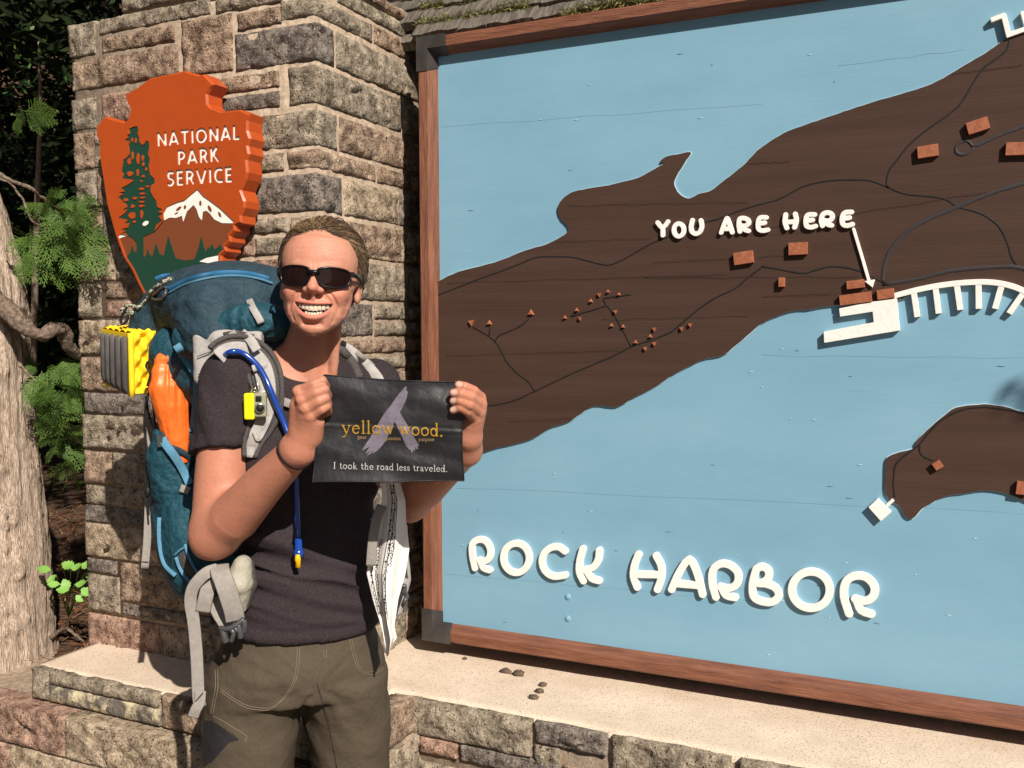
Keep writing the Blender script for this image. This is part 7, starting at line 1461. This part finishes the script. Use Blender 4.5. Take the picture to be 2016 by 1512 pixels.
for i, (b0, b1) in enumerate(g_b):
    t_ = np.linspace(0, 1, 15); top = [(b0+(b1-b0)*(.5-.5*math.cos(math.pi*k)), .012+.020*(1-math.sin(math.pi*k)**.55)) for k in t_]; lp = top+[(b1+.002, HP_+.004-.003*i), (b0-.001, HP_+.004-.003*i)]; n = len(lp); V = []; c_ = np.mean(lp, 0)
    for (dl, s_) in ((.010, 1), (-.0035, 1), (-.009, .70)): V += [pdp(dl, c_[0]+(b-c_[0])*s_, c_[1]+(h-c_[1])*(s_*.5+.5)) for b, h in lp]
    V.append(pdp(-.0105, c_[0], c_[1])); F = [(k*n+j, k*n+(j+1) % n, (k+1)*n+(j+1) % n, (k+1)*n+j) for k in (0, 1) for j in range(n)]+[(2*n+j, 2*n+(j+1) % n, 3*n) for j in range(n)]; mk('grey_fold', f2w(np.array(V)), F, mat_gpad, pad)
P = f2w(np.array([pdp(-.001, .006, .004), pdp(-.001, .006, HP_*.5), pdp(-.001, .006, HP_+.006)])); ribbon('yellow_edge', catmull(P, 4), .016, mat_ypad, pad, nrm=f2w(-el), th=.010)
# ------------------------------------------------------------------ orange stuff sack
sack = thing('stuff_sack', 'bright orange nylon stuff sack tucked into the backpack side pocket', 'stuff sack', tuple(f2w(pf(345, 860, 1.95))))
v = Vol(pf(335, 790, 1.94)-[.09, .08, .13], pf(335, 790, 1.94)+[.09, .08, .13], .003); v.chain([pf(350, 905, 1.955), pf(347, 845, 1.945), pf(337, 800, 1.935), pf(328, 765, 1.93), pf(325, 735, 1.93), pf(322, 712, 1.93)], [.033, .031, .033, .034, .026, .017], .012); v.ell(pf(332, 706, 1.925), (.022, .014, .010), k=.008)
V, F = v.mesh(); V = relax(V, F, 1); N = vnorm(V, F); q = V-pf(335, 690, 1.94); an = np.arctan2(q[:, 1]*1.0, q[:, 0]); n1 = 1-abs(fbm(np.c_[an*3.2, q[:, 2]*9, an*0], 3, 4))*3; V = V+N*(.0035*n1*np.clip(1.2+q[:, 2]*4, .35, 1)+.0015*fbm(V*60, 2, 3))[:, None]
mk('sack', f2w(V), F, M('orange_nylon', (.80, .135, .018), (.86, .165, .024), 30, .42, bump=.15, bscale=700, spec=.45), sack); V, F = tubeVF(catmull(np.array([atd(x, y, 1.905) for x, y in [(300, 716), (292, 712), (288, 722), (296, 735), (290, 760)]]), 5), .0025, 6); mk('draw_cord', V, F, mat_black, sack)
# ------------------------------------------------------------------ key ring camera on the strap
kc = thing('keychain_camera', 'tiny yellow camera keychain with a clear case clipped to the shoulder strap', 'keychain', tuple(hit(bvh_shirt, 505, 800, .03, 1.8)))
c0 = hit(bvh_shirt, 497, 800, .026, 1.8); c1 = c0+cR*.0115*1.0-cF*.002
def rbox(name, c, hf, rad, mat, M_=None): v = Vol(w2f(c)-.03, w2f(c)+.03, .0014); v.box(w2f(c), hf, rad, M_, k=.002); V, F = v.mesh(); mk(name, f2w(V), F, mat, kc)
c0 = atd(492, 800, float(w2f(c0)[1])); dk = float(w2f(c0)[1]); rbox('yellow_case', c0, (.0095, .009, .0245), .004, M('yellow_rubber', (.86, .74, .01), None, rough=.4))
rbox('clear_case', atd(513, 797, dk), (.0115, .007, .0225), .004, M('clear_plastic', (.30, .29, .20), None, rough=.12, spec=.7)); rbox('camera_window', atd(509, 785, dk-.008), (.0055, .002, .0050), .001, mat_black)
V, F = tubeVF([atd(512, 803, dk-.004), atd(512, 803, dk-.0105), atd(512, 803, dk-.0115)], [.0098, .0098, .0070], 24); mk('lens_ring', V, F, M('chrome', (.55, .53, .48), None, rough=.2, metal=.8), kc); V, F = tubeVF([atd(512, 803, dk-.0105), atd(512, 803, dk-.0130)], [.0075, .0068], 24); mk('lens', V, F, mat_black, kc)
for (x, y, r) in ((504, 764, 8), (500, 770, 6)): V, F = tubeVF(np.array([atd(x+r*math.cos(t), y+r*math.sin(t), dk-.002+.003*math.sin(t)) for t in np.linspace(0, 2*math.pi, 22)]), .0008, 6, False); mk('split_ring', V, F, M('steel', (.6, .6, .6), None, rough=.25, metal=1), kc)
for dx in (0, 6): V, F = tubeVF(catmull(np.array([atd(494+dx, 738, dk), atd(497+dx, 752, dk-.003), atd(500+dx, 764, dk-.003)]), 4), .0008, 5); mk('wire_loop', V, F, mat_black, kc)
# ------------------------------------------------------------------ white bandana
ban = thing('bandana', 'white bandana with black paisley border hanging from the hip belt', 'bandana', tuple(atd(765, 960, 1.80)))
yb = [950, 985, 1030, 1080, 1130, 1180, 1230, 1262, 1288]; xl_ = [752, 752, 742, 728, 722, 734, 750, 756, 762]; xr_ = [788, 798, 800, 806, 798, 784, 777, 782, 771]
def bl(s, t): y = 950+338*s; x0 = np.interp(y, yb, xl_); x1 = np.interp(y, yb, xr_); return x0+(x1-x0)*t, y-26*np.clip(s-.86, 0, 1)/.14*(t-.35)*1.0
S_, T_ = np.meshgrid(np.linspace(0, 1, 110), np.linspace(0, 1, 70), indexing='ij'); BX, BY = bl(S_, T_)
def bdep(s, t): amp = .005+.007*s; return 1.772-.018*np.sin(math.pi*t)-amp*(.75*np.cos(t*2*math.pi*1.5+1.2*s+.4)+.20*np.cos(t*2*math.pi*3.1-2*s))-.006*fbm(np.stack([t*5, s*3.2, s*0], -1), 3, 2)
def bpos(s, t, off=0): x, y = bl(s, t); d = bdep(s, t)-off; u_ = (np.asarray(x)-1008)/FPX; w_ = (756-np.asarray(y))/FPX; D = _f+_r2*u_[..., None]+_u2*w_[..., None]; return CAM+D*(d/(D@cF))[..., None]
G = bpos(S_, T_); G2 = bpos(S_, T_, -.0011); n_ = G.shape[0]*G.shape[1]; ids = np.arange(n_).reshape(G.shape[:2]); f_ = np.stack([ids[:-1, :-1], ids[1:, :-1], ids[1:, 1:], ids[:-1, 1:]], -1).reshape(-1, 4)
mk('cloth', np.vstack([G.reshape(-1, 3), G2.reshape(-1, 3)]), np.vstack([f_, f_[:, ::-1]+n_]), M('white_cotton', (.80, .75, .71), (.86, .82, .78), 40, .85, bump=.3, bscale=600), ban)
pm = MB(); r_ = random.Random(5)
def bline(pts, w):
    P = bpos(np.array([p[0] for p in pts]), np.array([p[1] for p in pts]), .0012); V, F = ribbonVF(P, w, th=.0003); pm.add(V, F)
for tc, s0, s1 in ((.42, .0, .98), (.52, .12, .80), (.16, .42, .78), (.62, .0, .45)):
    bline([(s, tc+.03*math.sin(s*9)) for s in np.linspace(s0, s1, 40)], .0011)
for s in np.arange(.02, .78, .020):
    for tc in ((.47, .57) if s < .5 else (.47,))+((.10, .24) if s > .32 else ()):
        k = r_.random(); c = (s, tc+r_.uniform(-.02, .02)); R_ = .0085
        if k < .45: bline([(c[0]+R_*math.cos(a), c[1]+.038*math.sin(a)) for a in np.linspace(0, 5.6, 9)], .0009)
        elif k < .75: bline([(c[0]-R_, c[1]-.03), (c[0], c[1]+.02), (c[0]+R_, c[1]-.02)], .0011)
        else: bline([(c[0]-R_, c[1]), (c[0]+R_, c[1])], .002); bline([(c[0], c[1]-.04), (c[0], c[1]+.04)], .0012)
pm.build('black_print', mat_black, ban, smooth=False)
